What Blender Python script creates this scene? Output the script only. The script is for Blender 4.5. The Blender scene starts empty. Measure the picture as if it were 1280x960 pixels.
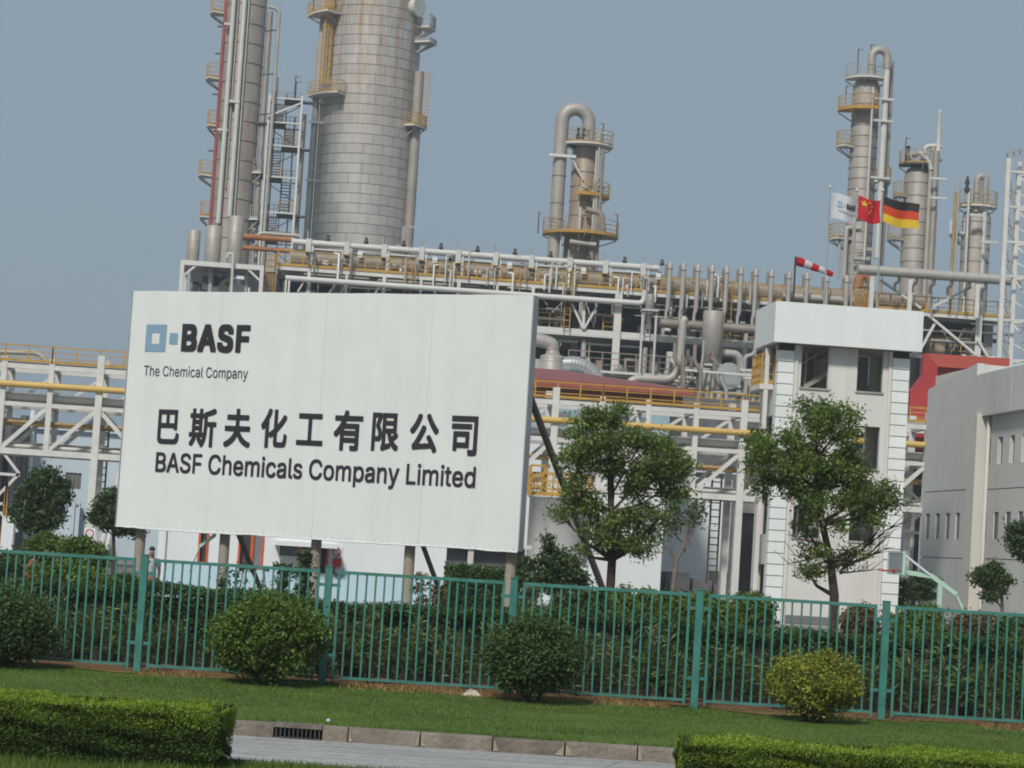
import bpy, math, random, os
import numpy as np
from mathutils import Vector, Matrix
random.seed(7)
rng = np.random.default_rng(11)
sc = bpy.context.scene
col = sc.collection
R = math.radians

# ------------------------------------------------------------------ camera
F = 3000.0                                    # focal length in pixels of a 1280 px wide frame
YAW, PITCH, ROLL = R(5.0), R(3.864), R(3.58)
CAM = Vector((0, 0, 2.3))
fw = Vector((math.sin(YAW)*math.cos(PITCH), math.cos(YAW)*math.cos(PITCH), math.sin(PITCH)))
r0 = Vector((math.cos(YAW), -math.sin(YAW), 0))
u0 = r0.cross(fw)
rt = math.cos(ROLL)*r0 + math.sin(ROLL)*u0
up = -math.sin(ROLL)*r0 + math.cos(ROLL)*u0
cd = bpy.data.cameras.new('camera')
cd.sensor_width = 36.0
cd.lens = 36.0*F/1280.0
cd.clip_start, cd.clip_end = 0.5, 9000
cam = bpy.data.objects.new('camera', cd)
col.objects.link(cam)
M = Matrix((rt, up, -fw)).transposed().to_4x4()
M.translation = CAM
cam.matrix_world = M
sc.camera = cam

# ------------------------------------------------------------------ sky, sun, exposure
SUN_EL, SUN_AZ = R(43), R(203)                # azimuth measured clockwise from +Y: behind the camera, to its left
w = bpy.data.worlds.new('World')
sc.world = w
w.use_nodes = True
nt = w.node_tree
bg = nt.nodes['Background']
sky = nt.nodes.new('ShaderNodeTexSky')
sky.sky_type = 'NISHITA'
sky.sun_disc = False
sky.sun_elevation, sky.sun_rotation = SUN_EL, SUN_AZ
sky.air_density, sky.dust_density, sky.ozone_density = 1.0, 4.0, 2.0
mx = nt.nodes.new('ShaderNodeMix')
mx.data_type = 'RGBA'
mx.inputs['Factor'].default_value = 0.86       # a milky veil evens the clear sky out
mx.inputs['B'].default_value = (2.8, 3.65, 4.4, 1)
nt.links.new(sky.outputs[0], mx.inputs['A'])
nt.links.new(mx.outputs['Result'], bg.inputs[0])
bg.inputs[1].default_value = 0.1
sl = bpy.data.lights.new('sun', 'SUN')
sl.energy, sl.angle, sl.color = 3.25, R(7), (1.0, 0.955, 0.885)
so = bpy.data.objects.new('sun', sl)
col.objects.link(so)
sd = Vector((math.sin(SUN_AZ)*math.cos(SUN_EL), math.cos(SUN_AZ)*math.cos(SUN_EL), math.sin(SUN_EL)))
so.rotation_euler = sd.to_track_quat('Z', 'Y').to_euler()
so.location = (0, 0, 120)
sc.view_settings.view_transform = 'Standard'
sc.view_settings.look = 'None'
sc.view_settings.exposure = 0
sc.view_settings.gamma = 1
sc.cycles.filter_width = 1.9

# ------------------------------------------------------------------ photograph measurements -> metres
def P(px, py, Y):
    """the point at depth Y (world) that the photograph shows at pixel px, py"""
    d = fw*F + rt*(px-640) - up*(py-480)
    return CAM + d*(Y/d.y)
def PX(px, py, X):
    d = fw*F + rt*(px-640) - up*(py-480)
    return CAM + d*(X/d.x)
def proj(v):
    d = Vector(v) - CAM
    k = F/d.dot(fw)
    return 640+d.dot(rt)*k, 480-d.dot(up)*k
def Xat(px, Y, z):
    a, b = -400.0, 400.0
    pa, pb = proj((a, Y, z))[0], proj((b, Y, z))[0]
    for _ in range(30):
        m = (a+b)/2
        if proj((m, Y, z))[0] < px: a = m
        else: b = m
    return (a+b)/2
def basis(yaw):
    """measuring frame turned to the given heading (the camera itself stays put)"""
    global fw, r0, u0, rt, up
    fw = Vector((math.sin(yaw)*math.cos(PITCH), math.cos(yaw)*math.cos(PITCH), math.sin(PITCH)))
    r0 = Vector((math.cos(yaw), -math.sin(yaw), 0))
    u0 = r0.cross(fw)
    rt = math.cos(ROLL)*r0 + math.sin(ROLL)*u0
    up = -math.sin(ROLL)*r0 + math.cos(ROLL)*u0
def S(Y): return Y/F                           # metres per photograph pixel at depth Y

# ------------------------------------------------------------------ objects
ROOT = {}
def tag(o, label=None, cat=None, group=None, kind=None):
    if label: o['label'] = label
    if cat: o['category'] = cat
    if group: o['group'] = group
    if kind: o['kind'] = kind
    return o
def thing(name, label, cat, loc, group=None):
    o = bpy.data.objects.new(name, None)
    o.empty_display_size = 0.3
    col.objects.link(o)
    o.location = loc
    ROOT[o.name] = Vector(loc)
    return tag(o, label, cat, group)
def link(name, me, parent=None, loc=None, kind=None):
    o = bpy.data.objects.new(name, me)
    col.objects.link(o)
    if parent is not None:
        o.parent = parent
        ROOT[o.name] = ROOT[parent.name]
        if loc is not None: o.location = Vector(loc) - ROOT[parent.name]
    else:
        o.location = loc if loc is not None else (0, 0, 0)
        ROOT[o.name] = Vector(o.location)
    if kind: o['kind'] = kind
    return o
def kids(o): return [c for c in bpy.data.objects if c.parent == o]
def copy_tree(o, loc=None, parent=None, rz=None, s=None):
    c = o.copy()
    col.objects.link(c)
    if parent is not None: c.parent = parent
    if loc is not None: c.location = loc
    if rz is not None: c.rotation_euler = (0, 0, rz)
    if s is not None: c.scale = s
    ROOT[c.name] = Vector(c.location)
    for ch in kids(o): copy_tree(ch, parent=c)
    return c

class MB:
    def __init__(s): s.v, s.f, s.s = [], [], []
    def add(s, vs, fs, smooth=False):
        n = len(s.v)
        s.v += [tuple(v) for v in vs]
        for f in fs:
            s.f.append([i+n for i in f]); s.s.append(smooth)
        return s
    def box(s, x0, x1, y0, y1, z0, z1):
        vs = [(x, y, z) for z in (z0, z1) for y in (y0, y1) for x in (x0, x1)]
        return s.add(vs, [(0,2,3,1),(4,5,7,6),(0,1,5,4),(2,6,7,3),(0,4,6,2),(1,3,7,5)])
    def beam(s, p, q, w, h=None):
        p, q = Vector(p), Vector(q)
        h = h or w
        d = (q-p).normalized()
        a = d.cross(Vector((0, 0, 1)))
        if a.length < 1e-3: a = Vector((1, 0, 0))
        a.normalize()
        b = a.cross(d)
        vs = [c+a*i*w/2+b*j*h/2 for c in (p, q) for j in (-1, 1) for i in (-1, 1)]
        return s.add(vs, [(0,1,3,2),(4,6,7,5),(0,4,5,1),(2,3,7,6),(0,2,6,4),(1,5,7,3)])
    def tube(s, pts, r, n=12, cap=True):
        pts = [Vector(p) for p in pts]
        k = len(pts)
        rs = r if isinstance(r, (list, tuple)) else [r]*k
        vs, fs = [], []
        ref = None
        for i, p in enumerate(pts):
            a = (pts[i]-pts[i-1]).normalized() if i else None
            b = (pts[i+1]-pts[i]).normalized() if i < k-1 else None
            d = (a+b).normalized() if a and b else (a or b)
            if ref is None:
                ref = d.cross(Vector((0, 0, 1)))
                if ref.length < 1e-3: ref = Vector((1, 0, 0))
            e = (ref - d*ref.dot(d))
            if e.length < 1e-4: e = d.orthogonal()
            e.normalize(); ref = e
            g = d.cross(e)
            m = 1.0
            if a and b:
                c = max(0.35, math.sqrt(max(0, (1+a.dot(b))/2)))
                m = 1/c
            ax = None
            for j in range(n):
                t = 2*math.pi*j/n
                o = e*math.cos(t)+g*math.sin(t)
                if m > 1.001:
                    bn = (b-a)
                    bn = bn - d*bn.dot(d)
                    if bn.length > 1e-5:
                        bn.normalize()
                        o = o + bn*(o.dot(bn)*(m-1))
                vs.append(p+o*rs[i])
        for i in range(k-1):
            for j in range(n):
                fs.append((i*n+j, i*n+(j+1) % n, (i+1)*n+(j+1) % n, (i+1)*n+j))
        s.add(vs, fs, True)
        if cap:
            s.add(vs[:n][::-1], [list(range(n))]); s.add(vs[-n:], [list(range(n))])
        return s
    def lathe(s, cx, cy, prof, n=24):
        vs, fs = [], []
        for r, z in prof:
            for j in range(n):
                t = 2*math.pi*j/n
                vs.append((cx+r*math.cos(t), cy+r*math.sin(t), z))
        for i in range(len(prof)-1):
            for j in range(n):
                fs.append((i*n+j, i*n+(j+1) % n, (i+1)*n+(j+1) % n, (i+1)*n+j))
        s.add(vs, fs, True)
        s.add(vs[:n][::-1], [list(range(n))]); s.add(vs[-n:], [list(range(n))])
        return s
    def quad(s, *p): return s.add(p, [list(range(len(p)))])
    def prism(s, poly, ext):
        e = Vector(ext)
        a = [Vector(p) for p in poly]
        n = len(a)
        return s.add(a+[p+e for p in a], [list(range(n))[::-1], list(range(n, 2*n))]+[(i, (i+1) % n, n+(i+1) % n, n+i) for i in range(n)])
    def mesh(s, name, mat, off=(0, 0, 0)):
        o = Vector(off)
        me = bpy.data.meshes.new(name)
        me.from_pydata([(v[0]-o.x, v[1]-o.y, v[2]-o.z) for v in s.v], [], s.f)
        me.polygons.foreach_set('use_smooth', s.s)
        for m in (mat if isinstance(mat, (list, tuple)) else [mat]): me.materials.append(m)
        me.update()
        return me
    def build(s, name, mat, parent=None, loc=None, kind=None):
        if parent is not None:
            return link(name, s.mesh(name, mat, ROOT[parent.name]), parent, None, kind)
        loc = Vector(loc) if loc is not None else Vector((0, 0, 0))
        return link(name, s.mesh(name, mat, loc), None, loc, kind)

def arc(c, r, a0, a1, ux, uy, n=8):
    c, ux, uy = Vector(c), Vector(ux), Vector(uy)
    return [c + ux*r*math.cos(a0+(a1-a0)*i/n) + uy*r*math.sin(a0+(a1-a0)*i/n) for i in range(n+1)]
def rounded(pts, r, n=5):
    """polyline with its inner corners turned into bends of radius r"""
    pts = [Vector(p) for p in pts]
    out = [pts[0]]
    for i in range(1, len(pts)-1):
        a, b, c = pts[i-1], pts[i], pts[i+1]
        d1, d2 = (a-b), (c-b)
        k = min(r, d1.length*.49, d2.length*.49)
        p, q = b+d1.normalized()*k, b+d2.normalized()*k
        for j in range(n+1):
            t = j/n
            out.append(p*(1-t)**2 + b*2*t*(1-t) + q*t*t)
    out.append(pts[-1])
    return out
def railing(mb, pts, h=1.15, step=1.5, t=.07, mids=2, kick=True):
    pts = [Vector(p) for p in pts]
    Z = Vector((0, 0, 1))
    for a, b in zip(pts[:-1], pts[1:]):
        L = (b-a).length
        n = max(1, round(L/step))
        for i in range(n+(b is pts[-1] and (pts[-1]-pts[0]).length > .01)):
            p = a.lerp(b, i/n)
            mb.beam(p, p+Z*h, t)
        mb.beam(a+Z*h, b+Z*h, t*.9)
        for m in range(mids):
            mb.beam(a+Z*h*(m+1)/(mids+1), b+Z*h*(m+1)/(mids+1), t*.62)
        if kick: mb.beam(a+Z*.09, b+Z*.09, t*.3, .16)
    return mb

# ------------------------------------------------------------------ materials
def new_mat(name):
    m = bpy.data.materials.new(name)
    m.use_nodes = True
    return m, m.node_tree, m.node_tree.nodes['Principled BSDF']
def N(nt, t, **k):
    n = nt.nodes.new(t)
    for a, b in k.items(): setattr(n, a, b)
    return n
def noise(nt, vec, scale, detail=4, rough=.55):
    n = N(nt, 'ShaderNodeTexNoise')
    n.inputs['Scale'].default_value = scale
    n.inputs['Detail'].default_value = detail
    n.inputs['Roughness'].default_value = rough
    if vec is not None: nt.links.new(vec, n.inputs['Vector'])
    return n.outputs['Fac']
def ramp(nt, fac, stops):
    n = N(nt, 'ShaderNodeValToRGB')
    e = n.color_ramp.elements
    while len(e) < len(stops): e.new(0.5)
    for i, (p, c) in enumerate(stops):
        e[i].position = p
        e[i].color = (*c, 1) if len(c) == 3 else c
    nt.links.new(fac, n.inputs[0])
    return n.outputs[0]
def mixc(nt, fac, a, b, mode='MIX'):
    n = N(nt, 'ShaderNodeMix', data_type='RGBA', blend_type=mode)
    for s, v in (('Factor', fac), ('A', a), ('B', b)):
        i = n.inputs[s]
        if hasattr(v, 'links'): nt.links.new(v, i)
        else: i.default_value = v if s == 'Factor' else (*v[:3], 1)
    return n.outputs['Result']
def wpos(nt, scale=(1, 1, 1)):
    g = N(nt, 'ShaderNodeNewGeometry')
    m = N(nt, 'ShaderNodeMapping')
    m.inputs['Scale'].default_value = scale
    nt.links.new(g.outputs['Position'], m.inputs['Vector'])
    return m.outputs[0]
def surf(name, c, rough=.6, metal=0.0, var=.18, scale=.8, streak=.0, dirt=None, bump=.0, bscale=8, objvar=0.0):
    """weathered paint, metal or concrete: blotches, rain streaks, optional dirt colour, optional fine relief"""
    m, nt, b = new_mat(name)
    base = ramp(nt, noise(nt, wpos(nt), scale, 5, .6), [(.28, tuple(x*(1-var) for x in c)), (.72, tuple(min(1, x*(1+var*.6)) for x in c))])
    if streak:
        d = dirt or tuple(x*.35 for x in c)
        s1 = noise(nt, wpos(nt, (1, 1, .06)), 2.2*max(scale, .5), 6, .7)
        f = ramp(nt, s1, [(.48, (0, 0, 0)), (.78, (streak,)*3)])
        base = mixc(nt, f, base, d)
    if objvar:
        oi = N(nt, 'ShaderNodeObjectInfo')
        v = ramp(nt, oi.outputs['Random'], [(0, (1-objvar,)*3), (1, (1+objvar*.4,)*3)])
        base = mixc(nt, 1.0, base, v, 'MULTIPLY')
    nt.links.new(base, b.inputs['Base Color'])
    b.inputs['Roughness'].default_value = rough
    b.inputs['Metallic'].default_value = metal
    if bump:
        bn = N(nt, 'ShaderNodeBump')
        bn.inputs['Strength'].default_value = bump
        bn.inputs['Distance'].default_value = .05
        nt.links.new(noise(nt, wpos(nt), bscale, 4), bn.inputs['Height'])
        nt.links.new(bn.outputs[0], b.inputs['Normal'])
    return m
def leafmat(name, stops, trans=.25, rough=.5, patch=(.75, 1.2), pscale=.9):
    """leaves: a colour of its own for every leaf, larger patches, some light through the blade"""
    m, nt, b = new_mat(name)
    g = N(nt, 'ShaderNodeNewGeometry')
    c = ramp(nt, g.outputs['Random Per Island'], stops)
    p = ramp(nt, noise(nt, wpos(nt), pscale, 3), [(.3, (patch[0],)*3), (.7, (patch[1],)*3)])
    c = mixc(nt, 1.0, c, p, 'MULTIPLY')
    nt.links.new(c, b.inputs['Base Color'])
    b.inputs['Roughness'].default_value = rough
    b.inputs['Specular IOR Level'].default_value = .3
    t = N(nt, 'ShaderNodeBsdfTranslucent')
    nt.links.new(c, t.inputs['Color'])
    ms = N(nt, 'ShaderNodeMixShader')
    ms.inputs[0].default_value = trans
    nt.links.new(b.outputs[0], ms.inputs[1]); nt.links.new(t.outputs[0], ms.inputs[2])
    nt.links.new(ms.outputs[0], nt.nodes['Material Output'].inputs['Surface'])
    return m

m_sign = surf('sign_vinyl', (.66,.685,.67), .5, var=.04, scale=.9, streak=.3, dirt=(.5,.5,.46))
m_black = surf('sign_black', (.018,.018,.022), .5, var=.1)
m_bluegrey = surf('sign_blue_grey', (.2,.32,.42), .5, var=.05)
m_galv = surf('galvanised_steel', (.36,.37,.38), .5, .3, var=.15)
m_conc = surf('post_concrete', (.3,.265,.215), .85, var=.2, scale=2, streak=.35, bump=.3)
m_darksteel = surf('dark_steel', (.05,.045,.04), .6, var=.3, scale=2)
m_fence = surf('fence_green_paint', (.034,.18,.155), .5, var=.3, scale=4, streak=.55, dirt=(.15,.19,.15))
m_kerb = surf('kerb_concrete', (.205,.178,.145), .9, var=.45, scale=2.2, streak=.6, dirt=(.10,.085,.065), bump=.8, bscale=14, objvar=.2)
m_mortar = surf('pale_mortar', (.30,.255,.19), .95, var=.35, scale=6)
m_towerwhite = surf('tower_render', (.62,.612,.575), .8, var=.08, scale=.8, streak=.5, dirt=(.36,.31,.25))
m_tile = surf('white_glazed_tile', (.76,.79,.77), .35, var=.05, scale=1.2, streak=.2, dirt=(.5,.52,.5), objvar=.06)
m_cap = surf('tower_cap_white', (.72,.75,.735), .6, var=.06, scale=.7, streak=.3, dirt=(.52,.55,.53))
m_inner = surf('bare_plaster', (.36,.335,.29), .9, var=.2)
m_greywall = surf('grey_render', (.56,.56,.53), .85, var=.07, scale=.5, streak=.22, dirt=(.3,.29,.27), objvar=.03)
m_pinkwall = surf('cream_render', (.58,.555,.505), .85, var=.06, scale=.6, streak=.12, dirt=(.4,.35,.3))
m_bluewall = surf('pale_blue_wall', (.47,.555,.61), .7, var=.06, scale=.3, streak=.14, dirt=(.36,.42,.46))
m_whitewall = surf('white_wall', (.70,.74,.75), .75, var=.06, scale=.5, streak=.2, dirt=(.5,.5,.48))
m_dado = surf('pale_blue_dado', (.47,.61,.70), .7, var=.06)
m_orange = surf('orange_paint', (.55,.10,.03), .5, var=.15)
m_glassdark = surf('dark_glazing', (.06,.065,.07), .2, var=.4, scale=1.5)
m_glassgrey = surf('grey_glazing', (.2,.22,.24), .2, var=.2)
m_steelwhite = surf('white_steel_paint', (.63,.62,.585), .6, var=.12, scale=1.2, streak=.3, dirt=(.33,.29,.24))
m_steelgrey = surf('grey_steel_paint', (.34,.345,.335), .6, var=.15, scale=1, streak=.25, dirt=(.2,.17,.14))
m_yellow = surf('yellow_rail_paint', (.46,.265,.04), .6, var=.25, scale=2.0)
m_yellowpipe = surf('yellow_pipe_paint', (.58,.39,.11), .5, var=.1, scale=.8)
m_ochre = surf('ochre_pipe', (.38,.25,.09), .6, var=.25)
m_clad = surf('column_cladding', (.50,.485,.455), .5, .3, var=.1, scale=.35, streak=.4, dirt=(.27,.2,.12), objvar=.1)
def rusty(m, lo, hi, amt, c=(.30, .17, .07)):
    """rust run-off from the fittings at the head of a column, fading out below"""
    nt = m.node_tree; b = nt.nodes['Principled BSDF']
    old = b.inputs['Base Color'].links[0].from_socket
    sp = N(nt, 'ShaderNodeSeparateXYZ'); g = N(nt, 'ShaderNodeNewGeometry')
    nt.links.new(g.outputs['Position'], sp.inputs[0])
    mr = N(nt, 'ShaderNodeMapRange'); mr.inputs[1].default_value = lo; mr.inputs[2].default_value = hi
    nt.links.new(sp.outputs[2], mr.inputs[0])
    f = ramp(nt, noise(nt, wpos(nt, (1, 1, .09)), 1.1, 6, .75), [(.42, (0, 0, 0)), (.62, (amt,)*3)])
    k = N(nt, 'ShaderNodeMath', operation='MULTIPLY')
    nt.links.new(mr.outputs[0], k.inputs[0]); nt.links.new(f, k.inputs[1])
    nt.links.new(mixc(nt, k.outputs[0], old, c), b.inputs['Base Color'])
rusty(m_clad, 38, 56, .95)
m_clad2 = surf('tower_cladding', (.345,.32,.285), .58, .2, var=.2, scale=.7, streak=.4, dirt=(.23,.17,.12))
m_clad4 = surf('rust_stained_cladding', (.36,.32,.27), .58, .2, var=.2, scale=.7, streak=.5, dirt=(.23,.16,.10))
rusty(m_clad4, 20, 34, .5, (.24, .12, .06))
m_slim = surf('slim_column_cladding', (.30,.265,.235), .6, .15, var=.25, scale=.5, streak=.5, dirt=(.17,.12,.09))
m_prop = surf('weathered_prop', (.12,.10,.078), .8, var=.3)
m_brick = surf('brick_red_wall', (.31,.085,.055), .8, var=.15)
m_clad3 = surf('vessel_cladding', (.37,.345,.31), .55, .22, var=.14, scale=.9, streak=.3, dirt=(.25,.2,.15))
m_silver = surf('bright_cladding', (.62,.62,.60), .34, .75, var=.12, scale=2)
m_pipe = surf('pipe_lagging', (.41,.39,.35), .55, .2, var=.14, scale=1.0, streak=.2)
m_pipew = surf('pale_pipe', (.56,.56,.53), .55, .1, var=.1, scale=1.0, streak=.15)
m_pipebrown = surf('brown_lagging', (.27,.235,.195), .6, .2, var=.25, scale=1.2, streak=.4, dirt=(.2,.12,.07))
m_rust = surf('rust_orange_pipe', (.34,.14,.05), .7, var=.3, scale=1.5)
m_redpipe = surf('red_pipe', (.30,.07,.06), .6, var=.2)
m_plantdark = surf('dark_plant_and_backdrop', (.045,.05,.062), .8, var=.5, scale=.4)  # also colours the backdrop walls that stand for deep shade
m_plantmid = surf('plant_machinery', (.13,.13,.135), .7, .1, var=.5, scale=.8)
m_rooftile = surf('faded_red_roof', (.235,.08,.075), .7, var=.12, scale=.7, streak=.2)
m_red = surf('red_cladding', (.38,.035,.038), .5, var=.12, scale=.5)
m_teal = surf('teal_cladding', (.30,.43,.48), .6, var=.1)
m_rubber = surf('black_cable', (.02,.02,.02), .6)
m_bark = surf('bark', (.065,.047,.034), .95, var=.4, scale=6, bump=.8, bscale=25)
m_twig = surf('grey_bark', (.16,.14,.12), .95, var=.3, scale=6)
m_core = surf('light_block_dark', (.03,.032,.015), 1, var=.5, scale=8)  # dark solid filling, added so no light passes through the foliage
m_rubble = surf('pale_rubble', (.5,.45,.37), .9, var=.2, scale=6)
m_litter = surf('pale_plastic', (.45,.55,.62), .4)
m_recess_shade = surf('recess_shade_black', (.012,.012,.012), .9)  # black that paints the shade inside the gully opening
m_signred = surf('sign_red', (.5,.04,.04), .5)
m_green = surf('pale_green_paint', (.42,.60,.50), .5, var=.12)
m_louver = surf('grey_louvre', (.16,.16,.17), .6)

m_leaf_tree = leafmat('camphor_leaves', [(0, (.055,.105,.02)), (.45, (.115,.185,.034)), (.8, (.20,.27,.06)), (1, (.29,.34,.10))], .4, .42, pscale=2.2, patch=(.62, 1.2))
m_leaf_tree2 = leafmat('dense_tree_leaves', [(0, (.026,.055,.018)), (.6, (.055,.10,.03)), (1, (.10,.15,.055))], .22)
m_leaf_pale = leafmat('pale_grey_leaves', [(0, (.055,.085,.03)), (1, (.13,.165,.075))], .25)
m_leaf_hedge = leafmat('clipped_hedge_leaves', [(0, (.02,.05,.011)), (.6, (.042,.092,.018)), (1, (.085,.14,.03))], .2)
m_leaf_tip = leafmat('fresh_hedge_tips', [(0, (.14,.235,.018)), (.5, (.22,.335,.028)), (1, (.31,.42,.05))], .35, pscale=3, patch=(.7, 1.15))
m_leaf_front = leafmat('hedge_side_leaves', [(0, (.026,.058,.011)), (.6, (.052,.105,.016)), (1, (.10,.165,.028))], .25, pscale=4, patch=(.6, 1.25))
m_leaf_bush = leafmat('round_bush_leaves', [(0, (.045,.092,.014)), (.6, (.09,.16,.02)), (1, (.17,.235,.04))], .25, pscale=3)
m_leaf_bushdark = leafmat('dark_bush_leaves', [(0, (.028,.062,.016)), (.6, (.055,.105,.024)), (1, (.10,.155,.04))], .22, pscale=3)
m_leaf_bushyel = leafmat('golden_bush_leaves', [(0, (.11,.14,.018)), (.55, (.25,.28,.03)), (1, (.44,.44,.06))], .28, pscale=4, patch=(.55, 1.1))
m_leaf_ole = leafmat('oleander_leaves', [(0, (.05,.10,.026)), (.6, (.12,.19,.045)), (1, (.26,.32,.12))], .28)
m_leaf_brown = leafmat('reddish_shrub_leaves', [(0, (.06,.06,.02)), (.6, (.14,.09,.035)), (1, (.24,.12,.05))], .25)
m_grass = leafmat('grass_blades', [(0, (.055,.108,.016)), (.6, (.085,.155,.02)), (1, (.16,.20,.04))], .25, pscale=.7, patch=(.7, 1.25))
m_straw = leafmat('dry_grass', [(0, (.22,.12,.045)), (1, (.38,.25,.11))], .2)

def ground_mat(name, stops, scale, bump=.4, bscale=30, rough=.95):
    m, nt, b = new_mat(name)
    a = noise(nt, wpos(nt), scale, 6, .65)
    c = ramp(nt, a, stops)
    f = noise(nt, wpos(nt), scale*14, 3)
    c = mixc(nt, 1.0, c, ramp(nt, f, [(.3, (.8,)*3), (.7, (1.15,)*3)]), 'MULTIPLY')
    nt.links.new(c, b.inputs['Base Color'])
    b.inputs['Roughness'].default_value = rough
    b.inputs['Specular IOR Level'].default_value = .2
    bn = N(nt, 'ShaderNodeBump')
    bn.inputs['Strength'].default_value = bump
    bn.inputs['Distance'].default_value = .03
    nt.links.new(noise(nt, wpos(nt), bscale, 4), bn.inputs['Height'])
    nt.links.new(bn.outputs[0], b.inputs['Normal'])
    return m
m_lawn = ground_mat('lawn_turf', [(.3, (.055,.105,.016)), (.55, (.08,.138,.02)), (.75, (.14,.155,.04))], .55)
m_soil = ground_mat('dry_soil', [(.3, (.13,.07,.035)), (.6, (.24,.14,.065)), (.8, (.12,.10,.04))], 2.5, .8)
m_yard = ground_mat('plant_yard', [(.3, (.16,.155,.14)), (.7, (.24,.23,.21))], .1)
m_road = ground_mat('road_concrete', [(.3, (.31,.31,.30)), (.7, (.39,.39,.38))], .8, .25, 60, .8)
def road_wear(m):
    """tyre-polished bands along the lane, patches of old repair and fine cracks"""
    nt = m.node_tree; b = nt.nodes['Principled BSDF']
    old = b.inputs['Base Color'].links[0].from_socket
    a = ramp(nt, noise(nt, wpos(nt, (.05, 2.2, 1)), 1.3, 4, .6), [(.4, (.78,)*3), (.62, (1.06,)*3)])
    c = mixc(nt, 1.0, old, a, 'MULTIPLY')
    v = N(nt, 'ShaderNodeTexVoronoi', feature='DISTANCE_TO_EDGE'); v.inputs['Scale'].default_value = .55
    nt.links.new(wpos(nt, (.7, 1, 1)), v.inputs['Vector'])
    k = ramp(nt, v.outputs['Distance'], [(.0, (.55,)*3), (.012, (1,)*3)])
    nt.links.new(mixc(nt, .8, c, k, 'MULTIPLY'), b.inputs['Base Color'])
road_wear(m_road)
m_earth = ground_mat('far_ground', [(.3, (.08,.09,.05)), (.7, (.14,.13,.08))], .02)

# ================================================================== LARGE STRUCTURE: ground, road, kerb
PHI = R(6.5)                                   # the road and fence run slightly askew to the plant: build them square, then turn them
basis(YAW-PHI)
KY = 28.8                                      # kerb face
FY = 37.3                                      # fence line
ZR = -.15                                      # road level
def sheet(name, x0, x1, y0, y1, z, mat, kind='structure', nx=1, ny=1, amp=0):
    vs = [(x0+(x1-x0)*i/nx, y0+(y1-y0)*j/ny, z+(random.uniform(-amp, amp) if amp else 0)) for j in range(ny+1) for i in range(nx+1)]
    fs = [(j*(nx+1)+i, j*(nx+1)+i+1, (j+1)*(nx+1)+i+1, (j+1)*(nx+1)+i) for j in range(ny) for i in range(nx)]
    return MB().add(vs, fs, amp > 0).build(name, mat, kind=kind)
sheet('ground', -4000, 4000, -200, 8000, -.30, m_earth)
sheet('road', -300, 300, 24.15, KY+.05, ZR, m_road)
sheet('grass_verge', -300, 300, -40, 24.18, 0, m_lawn)
sheet('lawn', -300, 300, KY+.16, 40.2, 0, m_lawn, nx=300, ny=12, amp=.012)
sheet('plant_yard', -600, 600, 40.2, 900, -.004, m_yard)
MB().box(-300, 300, 24.05, 24.22, -.25, .004).build('verge_edging', m_kerb, kind='structure')

# kerb: every stone by itself; one drain inlet
kx = [Xat(p, KY, -.08) for p in (525, 616, 706)]
kp = (kx[2]-kx[0])/2
kerb = thing('kerb', None, None, (0, KY, 0)); kerb['kind'] = 'structure'
gx0, gx1 = Xat(342, KY, -.08), Xat(402, KY, -.08)
def stone(x0, x1):
    a, b = x0+.008, x1-.008
    c = .03                                    # worn, rounded front arris
    mb = MB()
    prof = [(KY, ZR-.08), (KY+.02, .02-c), (KY+c, .02), (KY+.16, .022), (KY+.16, ZR-.08)]
    mb.prism([(a, y, z) for y, z in prof], (b-a, 0, 0))
    o = mb.build('kerb_stone', m_kerb, kerb)
    o.location.z += random.uniform(-.006, .006); o.location.y += random.uniform(-.008, .008)
edges = [kx[0]+kp*i for i in range(-13, 15)]
for a, b in zip(edges[:-1], edges[1:]):
    if b <= gx0 or a >= gx1: stone(a, b)
    else:
        if gx0-a > .06: stone(a, gx0)
        if b-gx1 > .06: stone(gx1, b)
for a in edges:                                   # pale broken mortar round the joints
    if gx0-.05 < a < gx1+.05: continue
    for sd_ in (-1, 1):                           # a broken wedge on either side of the joint
        if random.random() < .25: continue
        w_ = random.uniform(.05, .13)
        pts = [(a+sd_*.012, random.uniform(-.02, .0)), (a+sd_*random.uniform(.02, .05), random.uniform(-.04, -.01)), (a+sd_*w_*.8, random.uniform(-.11, -.08)), (a+sd_*w_, ZR+.012), (a+sd_*.012, ZR+.01)]
        MB().prism([(x, KY-.009+(z-ZR)*.09, z) for x, z in pts], (0, .012, 0)).build('mortar_patch', m_mortar, kerb)
dr = thing('drain_inlet', 'black barred gully inlet set in the kerb below the round bush', 'drain', ((gx0+gx1)/2, KY, ZR))
MB().box(gx0+.01, gx1-.01, KY+.11, KY+.17, ZR-.1, -.02).build('dark_back', m_recess_shade, dr)  # black back plate painted as the dark of the gully hollow
MB().box(gx0, gx1, KY-.012, KY+.24, -.022, .03).build('lintel', m_kerb, dr)
MB().box(gx0+.01, gx1-.01, KY+.0, KY+.03, ZR-.05, ZR+.02).build('sill', m_darksteel, dr)
for i in range(11):
    x = gx0+.03+(gx1-gx0-.06)*i/10
    MB().box(x-.008, x+.008, KY+.004, KY+.03, ZR+.02, -.022).build('bar', m_darksteel, dr)

# irregular dry soil along the foot of the fence
def soil_strip(y0, y1, z):
    n = 260
    vs, fs = [], []
    for i in range(n+1):
        x = -22+48*i/n
        a = y0+.35*math.sin(x*1.3)+.25*math.sin(x*3.1+1)+random.uniform(-.12, .12)
        vs += [(x, a, z), (x, y1, z)]
    for i in range(n): fs.append((2*i, 2*i+2, 2*i+3, 2*i+1))
    return MB().add(vs, fs).build('soil_strip', m_soil, kind='structure')
soil_strip(37.12, 39.9, .012)

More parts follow.
